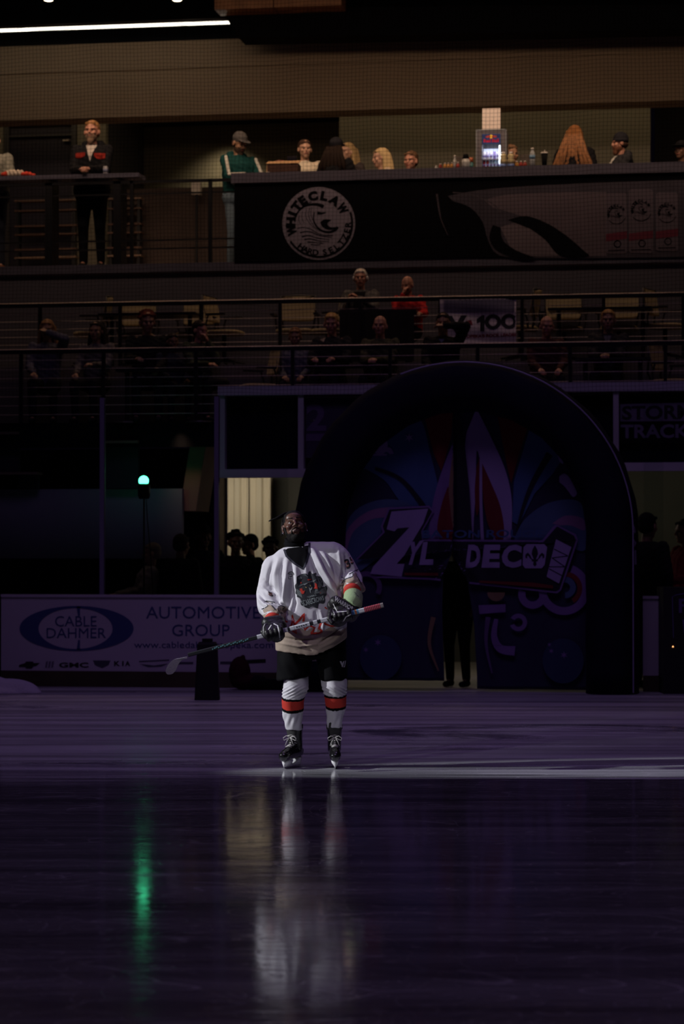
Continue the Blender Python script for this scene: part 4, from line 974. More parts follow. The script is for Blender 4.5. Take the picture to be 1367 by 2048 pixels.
# crest
def C2(pts, ox=560, oy=1120, k=11.39): return [(ox + x / k, oy + y / k) for x, y in pts]
CD = mat('crest_charcoal', (0.022, 0.025, 0.032), 0.7); CG = mat('crest_grey', (0.10, 0.115, 0.12), 0.7); CL = mat('crest_pale', (0.30, 0.35, 0.35), 0.7); YE = mat('crest_yellow', (0.6, 0.45, 0.15), 0.6)
crest = jp('crest', tess([[curve(C2([(330, 410), (400, 360), (470, 335), (560, 330), (595, 365), (605, 305), (650, 270), (690, 335), (750, 320), (800, 315), (790, 385), (870, 395), (920, 440), (950, 520), (962, 590), (935, 645), (1000, 640), (1030, 615), (1055, 680), (1035, 760), (1045, 830), (1000, 880), (1010, 960), (970, 1040), (860, 1030), (840, 1110), (815, 1150), (700, 1105), (600, 1150), (500, 1105), (430, 1060), (420, 930), (340, 880), (340, 830), (300, 800), (310, 720), (285, 620), (325, 560)]), 3)]]), CD, 'dark team crest on the chest', 0.004)
def cp(polys, mt_, lab, off=0.006, raw=False): return jp('crest_detail', polys if raw else tess(polys), mt_, lab, off, crest)
cp([[C2([(340, 640), (430, 585), (520, 560), (620, 520), (700, 500), (800, 460), (770, 505), (700, 540), (600, 545), (500, 590), (410, 640)])], [C2([(470, 350), (540, 345), (600, 400), (590, 430), (530, 370), (480, 365)])], [C2([(820, 420), (890, 440), (930, 520), (935, 620), (880, 680), (840, 640), (850, 520)])], [C2([(840, 770), (930, 690), (1030, 640), (1030, 800), (960, 800), (900, 830)])], [C2([(350, 430), (430, 400), (470, 440), (400, 470)])]], CG, 'grey hat brim and feathers')
cp([[C2([(480, 590), (560, 560), (600, 560), (520, 600)])], [C2([(640, 520), (700, 500), (690, 530)])], [C2([(620, 650), (660, 690), (700, 640), (690, 700), (660, 730), (670, 800), (645, 760)])]] + [stroke(C2([(320 + 8 * k, 700 + 30 * k), (430 + 8 * k, 760 + 32 * k)]), 0.9) for k in range(5)] + [stroke(C2([(770 - 6 * k, 720 + 25 * k), (830 + 10 * k, 700 + 28 * k)]), 0.8) for k in range(4)], CL, 'pale highlights')
cp([[C2([(400, 690), (460, 675), (480, 740), (525, 730), (505, 800), (460, 815), (420, 760)])], [C2([(760, 545), (810, 575), (830, 692), (735, 682), (765, 640)])], [C2([(585, 462), (690, 458), (660, 480), (600, 495)])], [C2([(425, 525), (455, 545), (425, 572)])], [C2([(905, 755), (925, 785), (895, 805), (880, 785)])]], JR, 'red cheeks and band')
cp([[C2([(532, 640), (575, 655), (560, 668), (540, 660)])], [C2([(640, 600), (668, 612), (655, 632)])]], YE, 'small yellow eyes')
cp(text('TOPEKA', C2([(572, 878), (800, 815), (808, 850), (580, 918)]), 0.02), CL, 'word TOPEKA', 0.0065, True)
cp(text('SCARECROWS', C2([(420, 975), (965, 850), (985, 955), (495, 1105)]), 0.01), CL, 'word SCARECROWS', 0.0065, True)
# small maker's mark on the chest
jp('chest_mark', merge(tess([arc_band(577, 1151, 5.2, 6.6, -80, 100, 14)]), tess([arc_band(576, 1152, 3.4, 4.0, 0, 359, 18)]), tess([stroke([(573, 1151), (580, 1150)], 0.8), stroke([(572, 1155), (572, 1160)], 1.0), stroke([(572, 1160), (578, 1160)], 1.0), stroke([(575, 1155), (580, 1154)], 1.0)])), CD, 'small round dark mark')
# flames between white and tan
def C1(pts): return [(480 + x / 4.272, 1000 + y / 4.272) for x, y in pts]
jp('flame_trim', tess([stroke(C1([(398, 1118), (420, 1095), (430, 1050), (424, 1005), (440, 1060), (444, 1090)]), 3.4), stroke(C1([(444, 1092), (485, 1055), (520, 1010), (530, 990), (532, 1030), (524, 1062)]), 4.4), stroke(C1([(412, 1130), (465, 1168), (452, 1110)]), 4.2), stroke(C1([(525, 1095), (540, 1135), (575, 1098)]), 4.2), stroke(C1([(575, 1095), (628, 1118), (595, 1168)]), 4.4), stroke(C1([(590, 1168), (660, 1166), (694, 1150)]), 3.6), stroke(C1([(694, 1150), (664, 1122), (684, 1066)]), 4.2),
    stroke(C1([(700, 1048), (722, 1085), (770, 1102), (812, 1104)]), 5.0, 2.5), stroke(C1([(716, 935), (740, 952)]), 3.0, 1.5), stroke(C1([(360, 1058), (385, 1066)]), 3)]), JR, 'red flame outline')
jp('flame_trim', tess([[C1([(600, 1080), (660, 1068), (655, 1100), (648, 1150), (622, 1158), (632, 1118), (590, 1098)])]]), JW, 'white flame tip', 0.0022)
# sleeve numbers and flames
def C4(pts): return [(630 + x / 9.11, 1090 + y / 9.11) for x, y in pts]
def C3(pts): return [(500 + x / 13.67, 1180 + y / 13.67) for x, y in pts]
SAL = mat('number_coral', (0.50, 0.16, 0.12), 0.75)
for ch, q in (('3', [(520, 285), (602, 238), (668, 405), (588, 462)]), ('5', [(618, 232), (684, 196), (738, 335), (668, 368)])):
    jp('sleeve_number', text(ch, C4(q), 0.07), SAL, 'coral edge of number ' + ch, 0.003); jp('sleeve_number', text(ch, C4(q), 0.02), CD, 'dark number ' + ch, 0.005)
jp('sleeve_flame', tess([[C4([(715, 505), (768, 482), (765, 590), (838, 700), (550, 705), (556, 648), (692, 605)])]]), JT, 'tan flame', 0.003)
jp('sleeve_flame', tess([stroke(C4([(620, 548), (715, 495), (800, 460)]), 1.6), stroke(C4([(695, 515), (690, 590), (545, 640)]), 1.8), stroke(C4([(772, 480), (768, 580), (830, 680), (858, 745)]), 1.8), stroke(C4([(552, 640), (545, 720)]), 1.6), stroke(C4([(480, 600), (540, 640), (480, 720)]), 1.4)]), CD, 'dark flame outline', 0.005)
q = C3([(380, 70), (520, 130), (560, 250), (420, 200)])
jp('sleeve_number', text('5', q, 0.08), SAL, 'coral edge of number 5', 0.003); jp('sleeve_number', text('5', q, 0.03), CD, 'dark number 5', 0.005)
jp('sleeve_flame', tess([[C3([(360, 370), (500, 400), (500, 480), (600, 600), (470, 620), (290, 700), (250, 620), (400, 490)])], [C3([(700, 520), (760, 505), (800, 620), (860, 700), (760, 700), (690, 620)])]]), JT, 'tan flame', 0.003)
jp('sleeve_flame', tess([stroke(C3([(300, 380), (350, 355), (480, 370), (600, 395)]), 1.6), stroke(C3([(350, 360), (370, 430), (400, 490), (320, 550), (210, 590)]), 1.6), stroke(C3([(515, 400), (510, 470), (630, 610)]), 1.8), stroke(C3([(690, 590), (690, 510), (780, 490), (870, 520), (850, 580), (770, 600), (770, 540)]), 1.7), stroke(C3([(690, 590), (740, 650), (860, 730)]), 1.4)]), CD, 'dark flame outline', 0.005)

# ---- shorts
m = MB()
def oring(py, cx, hw, cy, hd, n=32, bot=None):
    out = []
    for k in range(n):
        t = 2 * PI * k / n; px = cx + hw * math.cos(t); y = py if bot is None else float(np.interp(px, bot[0], bot[1]))
        p = J(px, y, 0); p.y = cy + hd * math.sin(t); out.append(p)
    return out
m.loft([oring(1262, 622, 60, 0.03, 0.17), oring(1290, 622, 67, 0.03, 0.18), oring(1318, 624, 69, 0.02, 0.175)])
m.loft([oring(1300, 588, 34, 0.02, 0.165), oring(1330, 587.5, 34.5, 0.01, 0.155), oring(1356, 588, 34, 0.0, 0.145, bot=([554, 588, 622], [1361, 1357, 1350]))])
m.loft([oring(1300, 660, 33, 0.02, 0.165), oring(1330, 664, 30, 0.01, 0.155), oring(1360, 667, 27.5, 0.0, 0.135)])
def swarp(v, nr): return v + nr * (0.006 * np.sin(v[:, 0:1] * 45 + v[:, 2:3] * 12) * np.sin(v[:, 2:3] * 26 + v[:, 0:1] * 11))
shorts = build('shorts', m, KB, pl, voxel=0.008, it=4, warp=swarp); sb = bvh_of(shorts)
wrap_print('shorts_mark', merge(tess([[[(682, 1332), (686, 1332), (690, 1344), (686, 1341)]]]), tess([[[(689, 1333), (692, 1332), (690, 1342), (688, 1345), (686, 1343)]]]), tess([[[(693.5, 1332), (695.5, 1332), (693, 1345), (689.5, 1345), (692, 1342)]]])), mat('mark_white', (0.7, 0.7, 0.7), 0.6), lambda x, y: J(x - 3.5, y, -0.9), (0, 1, 0), sb, 0.003, shorts, 0.02, 'small pale slanted mark')
# ---- socks
SW = mat('sock_white', (0.62, 0.61, 0.65), 0.85, bump=0.08, bscale=200)
def sock(rows, bands, s):
    m = MB(); m.loft([oring(py, cx, hw, dy, hw * U * 1.08) for py, cx, hw, dy in rows])
    def wr(v, nr):
        px, py = PXY(v); a = np.exp(-((py - 1384) / 10) ** 2)
        f = 0.0045 * np.sin((py + 0.55 * s * (px - rows[2][1])) * 0.95) * a + 0.0035 * np.sin(v[:, 0] * 130 + py * 0.15) * np.exp(-((py - 1442) / 12) ** 2) + 0.003 * np.sin(v[:, 0] * 60 + v[:, 2] * 30)
        return v + nr * f[:, None]
    def col(c):
        px, py = PXY(c); yy = py + (c[:, 1] - rows[3][3]) * 95 + 4
        a, b, c_, d = bands
        return np.where((yy > a) & (yy < b) | (yy >= c_) & (yy < d), 1, np.where((yy >= b) & (yy < c_), 2, 0))
    return build('sock', m, [SW, KB, JR], pl, voxel=0.0055, it=3, warp=wr, matfn=col)
sock([(1340, 593, 24, 0.0), (1358, 592, 25.5, -0.02), (1375, 591, 25.5, -0.03), (1393, 587.5, 23, -0.015), (1405, 585, 22.5, 0.0), (1427, 584.5, 21, 0.02), (1445, 586, 18, 0.03), (1460, 588, 15.5, 0.04)], (1395.5, 1400.5, 1420, 1426.5), 1)
sock([(1340, 664, 24, 0.0), (1360, 667, 26, -0.02), (1373, 668.5, 25, -0.03), (1388, 671, 22.5, -0.015), (1402, 671, 21.5, 0.0), (1422, 670, 19.5, 0.02), (1440, 669.5, 16, 0.03), (1456, 669, 14.5, 0.04)], (1390, 1394.5, 1415.5, 1421.5), -1)
# ---- skates
BOOT = mat('skate_black', (0.011, 0.011, 0.012), 0.22, coat=0.5, bump=0.2, bscale=40); CAPM = mat('toe_cap', (0.012, 0.012, 0.013), 0.10, coat=1.0)
LACE = mat('lace_grey', (0.50, 0.49, 0.47), 0.8); HOLD = mat('holder_white', (0.70, 0.70, 0.72), 0.4); BLADE = mat('blade_steel', (0.6, 0.6, 0.62), 0.2, metal=1.0)
def skate(x, ang, top, lab):
    r = empty('ice_skate', (J(x, 1535, 0).x, 0.045, 0.0), math.radians(ang)); r.parent = pl; r['label'] = lab    # foot space: toe towards -y
    m = MB()
    m.cap((0, 0.075, 0.115), (0, 0.02, 0.115), 0.044, 0.046); m.cap((0, 0.03, 0.112), (0, -0.13, 0.103), 0.045, 0.044); m.cap((0, -0.12, 0.104), (0.0, -0.165, 0.100), 0.044, 0.038)
    m.cap((0, 0.04, 0.13), (0, 0.03, 0.22), 0.050, 0.052); m.cap((0, 0.03, 0.22), (0, 0.02, 0.285), 0.052, 0.058)
    m.cap((0, -0.02, 0.15), (0, -0.10, 0.125), 0.036, 0.034)
    bt = build('boot', m, BOOT, r, voxel=0.005, it=4)
    # trim the top by a cuff ring, tongue standing above
    m = MB(); m.loft([[Vector((0.060 * math.cos(t), 0.02 + 0.062 * math.sin(t), z + 0.008 * math.sin(t))) for t in np.linspace(0, 2 * PI, 24, endpoint=False)] for z in (0.285, 0.30, 0.312)]); build('boot_cuff', m, mat('cuff_felt', (0.05, 0.048, 0.046), 0.8), r, True)
    m = MB(); m.loft([[Vector((w_ * math.cos(t), y0 + 0.014 * math.sin(t), z)) for t in np.linspace(0, 2 * PI, 20, endpoint=False)] for z, y0, w_ in ((0.16, -0.060, 0.020), (0.21, -0.036, 0.030), (0.26, -0.036, 0.040), (0.30, -0.044, 0.046), (0.33, -0.050, 0.042), (0.338, -0.050, 0.03))]); tg = build('tongue', m, mat('tongue_grey', (0.03, 0.03, 0.03), 0.7), r, True)
    m = MB(); m.cap((0, -0.145, 0.098), (0, -0.172, 0.094), 0.0455, 0.040); build('toe_cap', m, CAPM, r, voxel=0.005, it=2)
    tv = [v.co.copy() for v in bt.data.vertices]; tf = [tuple(p.vertices) for p in bt.data.polygons]; o_ = len(tv); tv += [v.co.copy() for v in tg.data.vertices]; tf += [tuple(i + o_ for i in p.vertices) for p in tg.data.polygons]; bv = BVHTree.FromPolygons(tv, tf); m = MB()
    def on(lx, lz):
        h = bv.ray_cast(Vector((lx, -0.6, lz)), Vector((0, 1, -0.35)).normalized()); 
        return (h[0] + Vector((0, -0.004, 0.003))) if h[0] is not None else Vector((lx, -0.06, lz))
    zs = [0.335, 0.350, 0.366, 0.384, 0.404, 0.428]
    for i, z in enumerate(zs):
        w_ = 0.024 + 0.002 * i; m.tube([on(-w_, z), on(0, z + 0.004), on(w_, z)], 0.0032, 6)
        if i < 5: m.tube([on(-w_, z), on(0, z + 0.008), on(w_, zs[i + 1])], 0.0032, 6); m.tube([on(w_, z), on(0, z + 0.009), on(-w_, zs[i + 1])], 0.0032, 6)
    k = on(0, 0.415) + Vector((0, -0.008, 0))
    for s in (-1, 1):
        m.tube([k, k + Vector((0.028 * s, -0.010, 0.012)), k + Vector((0.052 * s, -0.008, -0.004)), k + Vector((0.046 * s, -0.008, -0.022)), k + Vector((0.016 * s, -0.008, -0.008)), k], 0.003, 6)
        m.tube([k, k + Vector((0.02 * s, -0.012, -0.025)), k + Vector((0.034 * s, -0.012, -0.060))], 0.003, 6)
    build('laces', m, LACE, r, True)
    m = MB()
    def prof(y, zt, wt): return [(wt, y, zt), (wt * 0.8, y, zt * 0.6), (0.006, y, 0.022), (0.006, y, 0.016), (-0.006, y, 0.016), (-0.006, y, 0.022), (-wt * 0.8, y, zt * 0.6), (-wt, y, zt)]
    rings = [prof(y, zt, wt) for y, zt, wt in ((-0.168, 0.045, 0.004), (-0.155, 0.068, 0.026), (-0.095, 0.068, 0.030), (-0.070, 0.050, 0.016), (-0.040, 0.034, 0.008), (-0.010, 0.034, 0.008), (0.020, 0.050, 0.014), (0.035, 0.072, 0.026), (0.095, 0.074, 0.026), (0.115, 0.050, 0.010))]
    m.loft([[Vector(p) for p in q] for q in rings]); build('blade_holder', m, HOLD, r, True)
    m = MB(); m.prism([(-0.170, 0.018), (-0.163, 0.006), (-0.13, 0.0), (0.09, 0.0), (0.115, 0.006), (0.118, 0.018)], -0.0018, 0.0018, 'x'); build('blade', m, BLADE, r)
    return r
skate(587, -24, 0, 'black skate turned slightly outwards'); skate(668.5, 2, 0, 'black skate pointing straight ahead')

# ---- undersleeves, elbow guard, gloves
m = MB(); m.tube([J(703, 1166, -0.06), J(704, 1176, -0.17), J(704, 1184, -0.21)], [0.062, 0.060, 0.060], 24); build('undersleeve', m, SW, pl, True)
m = MB(); m.tube([J(704, 1179.0, -0.19), J(704, 1186, -0.22)], [0.0635, 0.0645], 24); build('sleeve_band', m, JR, pl, True)
GRN = mat('guard_green', (0.30, 0.42, 0.22), 0.75, bump=0.2, bscale=60)
m = MB(); m.tube([J(705, 1186, -0.17), J(706, 1194, -0.235), J(705, 1206, -0.29), J(698, 1214, -0.32)], [0.064, 0.071, 0.072, 0.060], 24); m.cap(J(712, 1196, -0.22), J(714, 1203, -0.26), 0.045, 0.038)
g = build('wrist_guard', m, GRN, pl, voxel=0.006, it=3); g['label'] = 'pale green guard on the forearm'
wrap_print('guard_mark', tess([stroke([(709, 1187), (713, 1190), (711, 1192)], 0.9), stroke([(713, 1192), (718, 1196)], 0.9)]), CD, lambda x, y: J(x, y, -0.9), (0, 1, 0), bvh_of(g), 0.002, g, 0.02)
m = MB(); m.tube([J(547, 1226, -0.13), J(546, 1236, -0.22), J(545, 1243, -0.26)], [0.060, 0.058, 0.056], 24); build('undersleeve', m, SW, pl, True)
m = MB(); m.tube([J(545.5, 1238, -0.235), J(545, 1243.5, -0.265)], [0.0600, 0.0605], 24); build('sleeve_band', m, JR, pl, True)
# stick axis
SA = Vector((391, 0, 100)).normalized()     # towards the butt
SY = -0.40
def K(px, off=0.0): return J(px, 1210 + (766 - px) * 0.2558 + off, SY)
UPV = Vector((-SA.z, 0, SA.x)).normalized(); FRV = Vector((0, -1, 0))
def finger(m, px, r, knuckle, span=4.6, R=0.034, start=0.4):
    """a padded finger roll that leaves the knuckle and closes round the shaft"""
    c = K(px); pts = []
    for i in range(9):
        a = start + span * i / 8; pts.append(c + UPV * math.cos(a) * R + FRV * math.sin(a) * R)
    m.tube([knuckle] + pts, [r * 1.1] + [r * (1.08 if i % 3 else 0.94) for i in range(9)], 12)
GL_B = mat('glove_black', (0.009, 0.009, 0.010), 0.40, bump=0.3, bscale=70); GL_W = mat('glove_white', (0.62, 0.62, 0.64), 0.5)
# glove on the upper hand, beside the green guard
m = MB()
m.cap(J(672, 1205, -0.33), J(706, 1223, -0.33), 0.052, 0.052); m.cap(J(668, 1212, -0.30), J(700, 1230, -0.30), 0.055, 0.055)
m.ell(J(683, 1227, -0.345), (0.078, 0.055, 0.070)); m.ell(J(676, 1238, -0.35), (0.070, 0.05, 0.058))
for k, px in enumerate((698, 689, 680, 671)): finger(m, px, 0.0185, J(px - 2, 1222 + (698 - px) * 0.22, -0.385))
m.cap(J(662, 1222, -0.38), J(658, 1237, -0.415), 0.021, 0.019); m.cap(J(658, 1237, -0.415), J(664, 1246, -0.43), 0.019, 0.017)
gr = build('glove', m, GL_B, pl, voxel=0.0055, it=2); gb = bvh_of(gr); gr['label'] = 'black glove with the word WARRIOR on its cuff'
def gp(par, bv, vt, mt_, lab): return wrap_print('glove_print', vt, mt_, lambda x, y: J(x, y, -1.0), (0, 1, 0), bv, 0.003, par, 0.012, lab)
gp(gr, gb, text('WARRIOR', C4([(365, 960), (715, 1175), (680, 1240), (335, 1045)]), 0.03), mat('warrior_silver', (0.42, 0.42, 0.44), 0.5), 'word WARRIOR')
gp(gr, gb, tess([stroke(C4([(320, 1105), (395, 1255), (575, 1240)]), 1.8), stroke(C4([(690, 1280), (560, 1350), (510, 1440)]), 2.4), stroke(C4([(310, 1210), (352, 1310)]), 1.0)]), GL_W, 'white piping')
# glove on the lower hand
m = MB()
m.cap(J(536, 1246, -0.30), J(556, 1244, -0.30), 0.050, 0.052); m.cap(J(540, 1252, -0.33), J(560, 1252, -0.33), 0.050, 0.050)
m.ell(J(549, 1262, -0.36), (0.075, 0.055, 0.068)); m.ell(J(553, 1268, -0.35), (0.062, 0.05, 0.062))
for k, px in enumerate((562, 553, 544, 535)): finger(m, px, 0.0185, J(px, 1250 + (562 - px) * 0.18, -0.385), R=0.036)
m.cap(J(530, 1252, -0.37), J(525, 1264, -0.40), 0.020, 0.019); m.cap(J(525, 1264, -0.40), J(531, 1274, -0.42), 0.019, 0.016)
glv = build('glove', m, GL_B, pl, voxel=0.0055, it=2); lb = bvh_of(glv); glv['label'] = 'black glove with white piping, lower on the stick'
gp(glv, lb, tess([stroke(C3([(570, 985), (690, 1040), (740, 1250), (760, 1460)]), 2.2), stroke(C3([(330, 985), (285, 1080), (280, 1200)]), 1.2), stroke(C3([(510, 1020), (430, 1150)]), 1.8)]), GL_W, 'white piping')

# ================================================================== THE STICK
def W(v): return Matrix.Translation(PC) @ Matrix.Rotation(YAW, 4, 'Z') @ v
st = empty('hockey_stick', PC + Matrix.Rotation(YAW, 3, 'Z') @ K(540), YAW, label='hockey stick held across the body, red grip and pale grey blade', cat='hockey stick')
K0 = K(540)
def seg(name, p0, p1, w_, h_, mt_, lab=None, n=2):
    m = MB(); rings = []
    for i in range(n):
        c = K(p0 + (p1 - p0) * i / (n - 1)) - K0
        rings.append([c + UPV * a * h_ / 2 + FRV * b * w_ / 2 for a, b in ((-1, -0.6), (-0.6, -1), (0.6, -1), (1, -0.6), (1, 0.6), (0.6, 1), (-0.6, 1), (-1, 0.6))])
    m.loft(rings); o = build(name, m, mt_, st)
    if lab: o['label'] = lab
    return o
SB = mat('shaft_black', (0.02, 0.022, 0.025), 0.35); TW = mat('tape_white', (0.60, 0.62, 0.66), 0.7); TR_ = mat('tape_red', (0.42, 0.03, 0.06), 0.75, bump=0.5, bscale=60); TB = mat('tape_blue', (0.12, 0.34, 0.55), 0.6)
seg('shaft', 376, 762, 0.020, 0.029, SB)
seg('butt_cap', 760, 766, 0.028, 0.036, mat('tape_grey', (0.25, 0.22, 0.22), 0.8)); seg('grip_tape', 728, 761, 0.026, 0.036, TR_, 'dark red wound grip')
for k in range(9): seg('grip_ridge', 730 + k * 3.4, 731.2 + k * 3.4, 0.028, 0.039, mat('tape_pink', (0.45, 0.16, 0.18), 0.8))
seg('tape_ring', 717, 728, 0.024, 0.034, TW, 'white tape ring'); seg('tape_ring', 713, 717, 0.024, 0.034, TB, 'blue tape ring'); seg('tape_ring', 709, 713, 0.024, 0.034, mat('tape_orange', (0.5, 0.18, 0.08), 0.7), 'orange tape ring'); seg('tape_ring', 702, 709, 0.024, 0.034, TB, 'blue tape ring')
for a, b in ((566, 575), (579.5, 588), (588.5, 619), (626, 634), (641, 662)): seg('shaft_wrap', a, b, 0.023, 0.033, TW, 'white shaft wrap')
seg('shaft_wrap', 514, 530, 0.023, 0.033, TW, 'white shaft wrap')
sp = MB()
for k in range(18):
    a = 424 + k * 4.1; c0 = K(a) - K0; c1 = K(a + (3.2 if k % 3 else 2.0)) - K0; o = FRV * 0.0108; h0 = -0.003 + 0.004 * ((k * 7) % 3)
    sp.add([c0 + o + UPV * (h0 - 0.005), c1 + o + UPV * (h0 - 0.003), c1 + o + UPV * (h0 + 0.006), c0 + o + UPV * (h0 + 0.003)], [(0, 1, 2, 3)])
build('shaft_graphics', sp, mat('teal_print', (0.12, 0.33, 0.36), 0.5), st)['label'] = 'teal slanted graphics'
c0 = MB()
for k in range(5):
    a = 592 + k * 4.6; q0 = K(a) - K0; q1 = K(a + 3) - K0; o = FRV * 0.0122
    c0.add([q0 + o - UPV * 0.004, q1 + o - UPV * 0.004, q1 + o + UPV * (0.005 - 0.002 * (k % 2)), q0 + o + UPV * 0.005], [(0, 1, 2, 3)])
build('shaft_graphics', c0, CD, st)['label'] = 'small dark marks on the white wrap'
bp_ = curve([(381, 1308.5), (367, 1311), (355, 1314), (346, 1323), (341.5, 1334), (344, 1341.5), (353, 1341.5), (359.5, 1334.5), (364, 1324), (371, 1315.5), (381, 1312)], 4)
m = MB(); v2, t2 = tess([[bp_]]); nb = len(v2); fr = []; bk = []
for x, y in v2:
    d = max(0, (376 - x) / 36.0); cy = SY - 0.10 * d ** 1.3; p = J(x, y, 0) - K0; p.y = cy - K0.y
    fr.append(p + Vector((0, -0.006, 0))); bk.append(p + Vector((0, 0.006, 0)))
m.add(fr + bk, [t for t in t2] + [tuple(nb + i for i in t)[::-1] for t in t2] + [(i, (i + 1) % nb, nb + (i + 1) % nb, nb + i) for i in range(nb)])
o = build('stick_blade', m, mat('blade_grey', (0.50, 0.49, 0.52), 0.7, bump=0.4, bscale=80), st); o['label'] = 'pale grey taped blade'
# ================================================================== FURNITURE OF THE TERRACES
BEIGE = mat('beige_mesh', (0.34, 0.27, 0.15), 0.85, bump=0.3, bscale=120); CHBLK = mat('chair_black', (0.014, 0.013, 0.014), 0.5)
def make_chair():
    r = empty('armchair', (0, 0, 0))       # faces -y, seat 0.46 high
    m = MB(); m.loft([[Vector((0.235 * c * k, -0.01 + 0.225 * s * k, z)) for c, s in [(math.copysign(abs(math.cos(t)) ** 0.6, math.cos(t)), math.copysign(abs(math.sin(t)) ** 0.6, math.sin(t))) for t in np.linspace(0, 2 * PI, 24, endpoint=False)]] for z, k in ((0.425, 0.96), (0.44, 1), (0.465, 1), (0.475, 0.94))]); build('seat', m, BEIGE, r, True)
    m = MB(); rings = []
    for z, w_, y in ((0.60, 0.19, 0.20), (0.63, 0.215, 0.205), (0.75, 0.225, 0.225), (0.87, 0.22, 0.245), (0.905, 0.20, 0.252), (0.92, 0.15, 0.255)):
        rings.append([Vector((w_ * math.cos(t), y + 0.018 * math.sin(t) + 0.05 * math.cos(t) ** 2 * -1, z)) for t in np.linspace(0, 2 * PI, 24, endpoint=False)])
    m.loft(rings); build('backrest', m, BEIGE, r, True)
    m = MB()
    for s in (-1, 1): m.tube([(0.17 * s, 0.18, 0.44), (0.20 * s, 0.22, 0.55), (0.225 * s, 0.20, 0.70), (0.222 * s, 0.205, 0.92)], 0.013, 8)
    m.tube([(-0.222, 0.205, 0.92), (0, 0.262, 0.935), (0.222, 0.205, 0.92)], 0.012, 8); build('back_frame', m, CHBLK, r, True)
    for s in (-1, 1):
        m = MB(); m.tube([(0.245 * s, 0.14, 0.43), (0.275 * s, 0.13, 0.56), (0.275 * s, 0.10, 0.655)], 0.012, 8); m.box((0.275 * s, 0.0, 0.665), (0.05, 0.25, 0.025)); build('armrest', m, CHBLK, r)
    m = MB(); m.tube([(0, 0, 0.10), (0, 0, 0.43)], 0.028, 12); build('gas_column', m, CHBLK, r, True)
    for k in range(5):
        a = 2 * PI * k / 5 + 0.3; m = MB(); m.tube([(0, 0, 0.11), (0.27 * math.cos(a), 0.27 * math.sin(a), 0.07)], [0.026, 0.014], 8); b_ = build('foot', m, CHBLK, r)
        m = MB(); m.ell((0.27 * math.cos(a), 0.27 * math.sin(a), 0.03), (0.026, 0.026, 0.029), n=10); build('caster', m, CHBLK, b_, True)
    return r
CH0 = []
def chair(px, Y, zf, head, label, group):
    r = make_chair() if not CH0 else copy_tree(CH0[0])
    if not CH0: CH0.append(r)
    r.location = (X(px, Y), Y, zf); r.rotation_euler = (0, 0, math.radians(head)); tag(r, label, 'chair', group); return r
gU = 'beige armchairs on the upper terrace'; gL = 'beige armchairs on the lower terrace'
chair(590, 30.15, Z2, 0, 'empty beige armchair standing alone beside the two men on the upper terrace', gU)
chair(272, 30.45, Z2, 4, 'empty beige armchair behind the long black table, closer to the sideways chair', gU)
chair(390, 30.45, Z2, -6, 'empty beige armchair behind the long black table, farther from the red-haired person', gU)
chair(184, 30.15, Z2, -82, 'beige armchair turned sideways at the outer end of the long black table', gU)
chair(448, 30.2, Z2, 78, 'beige armchair turned sideways with tall frame, at the inner end of the long black table', gU)
chair(655, 30.25, Z2, -70, 'beige armchair turned sideways beside the white-haired man', gU)
chair(1040, 30.2, Z2, -95, 'beige armchair just past the white banner, seen edge-on', gU)
chair(1128, 30.45, Z2, 6, 'empty beige armchair behind the east table, nearer the banner', gU)
chair(1238, 30.45, Z2, -4, 'empty beige armchair behind the east table, above the fair-haired person', gU)
chair(1330, 30.2, Z2, 72, 'beige armchair turned sideways at the far end of the east table', gU)
chair(519, 29.2, Z1, -62, 'beige armchair turned aside, near the person in grey sleeves on the lower terrace', gL)
chair(1342, 29.2, Z1, 70, 'beige armchair turned aside at the edge of the picture on the lower terrace', gL)
def table(p0, p1, Y, ytop, zf, label, cloth=False, depth=0.5):
    x0, x1 = X(p0, Y), X(p1, Y); zt = Z(ytop, Y, (p0 + p1) / 2); r = empty('table', ((x0 + x1) / 2, Y, zf), label=label, cat='table', group='black tables on the terraces')
    m = MB(); m.bx(x0, x1, Y - depth / 2, Y + depth / 2, zt - 0.03, zt); in_world(build('tabletop', m, CHBLK, r))
    if cloth:
        m = MB(); n = 60; f = [(x0 + 0.02 + (x1 - x0 - 0.04) * i / n, Y - depth / 2 - 0.008 - 0.012 * math.sin(i * 0.9)) for i in range(n + 1)]
        vs = [(x, y, z) for z in (zf + 0.03, zt - 0.03) for x, y in f]; m.add(vs, [(i, i + 1, n + 2 + i, n + 1 + i) for i in range(n)]); in_world(build('table_skirt', m, mat('black_cloth', (0.008, 0.008, 0.009), 0.9), r, True))
    for sx in (x0 + 0.12, x1 - 0.12):
        m = MB(); m.tube([(sx, Y, zf + 0.02), (sx, Y, zt - 0.03)], 0.028, 10); m.lathe((sx, Y, zf), [(0, 0), (0.2, 0), (0.19, 0.02), (0.03, 0.03), (0, 0.03)]); in_world(build('pedestal_leg', m, CHBLK, r))
    return r
table(205, 398, 30.05, 629, Z2, 'long black table on the upper terrace with two empty beige chairs behind it')
table(682, 836, 30.02, 623, Z2, 'black table with black skirt before the two men in red', cloth=True)
table(1098, 1305, 30.05, 618, Z2, 'long black table on the upper terrace, east of the banner')
table(612, 775, 28.97, 731, Z1, 'black table on the lower terrace before the two seated men', depth=0.20)
table(1150, 1300, 28.97, 716, Z1, 'black table on the lower terrace before the fair-haired person', depth=0.20)
table(235, 420, 28.97, 738, Z1, 'black table on the lower terrace, west end', depth=0.20)

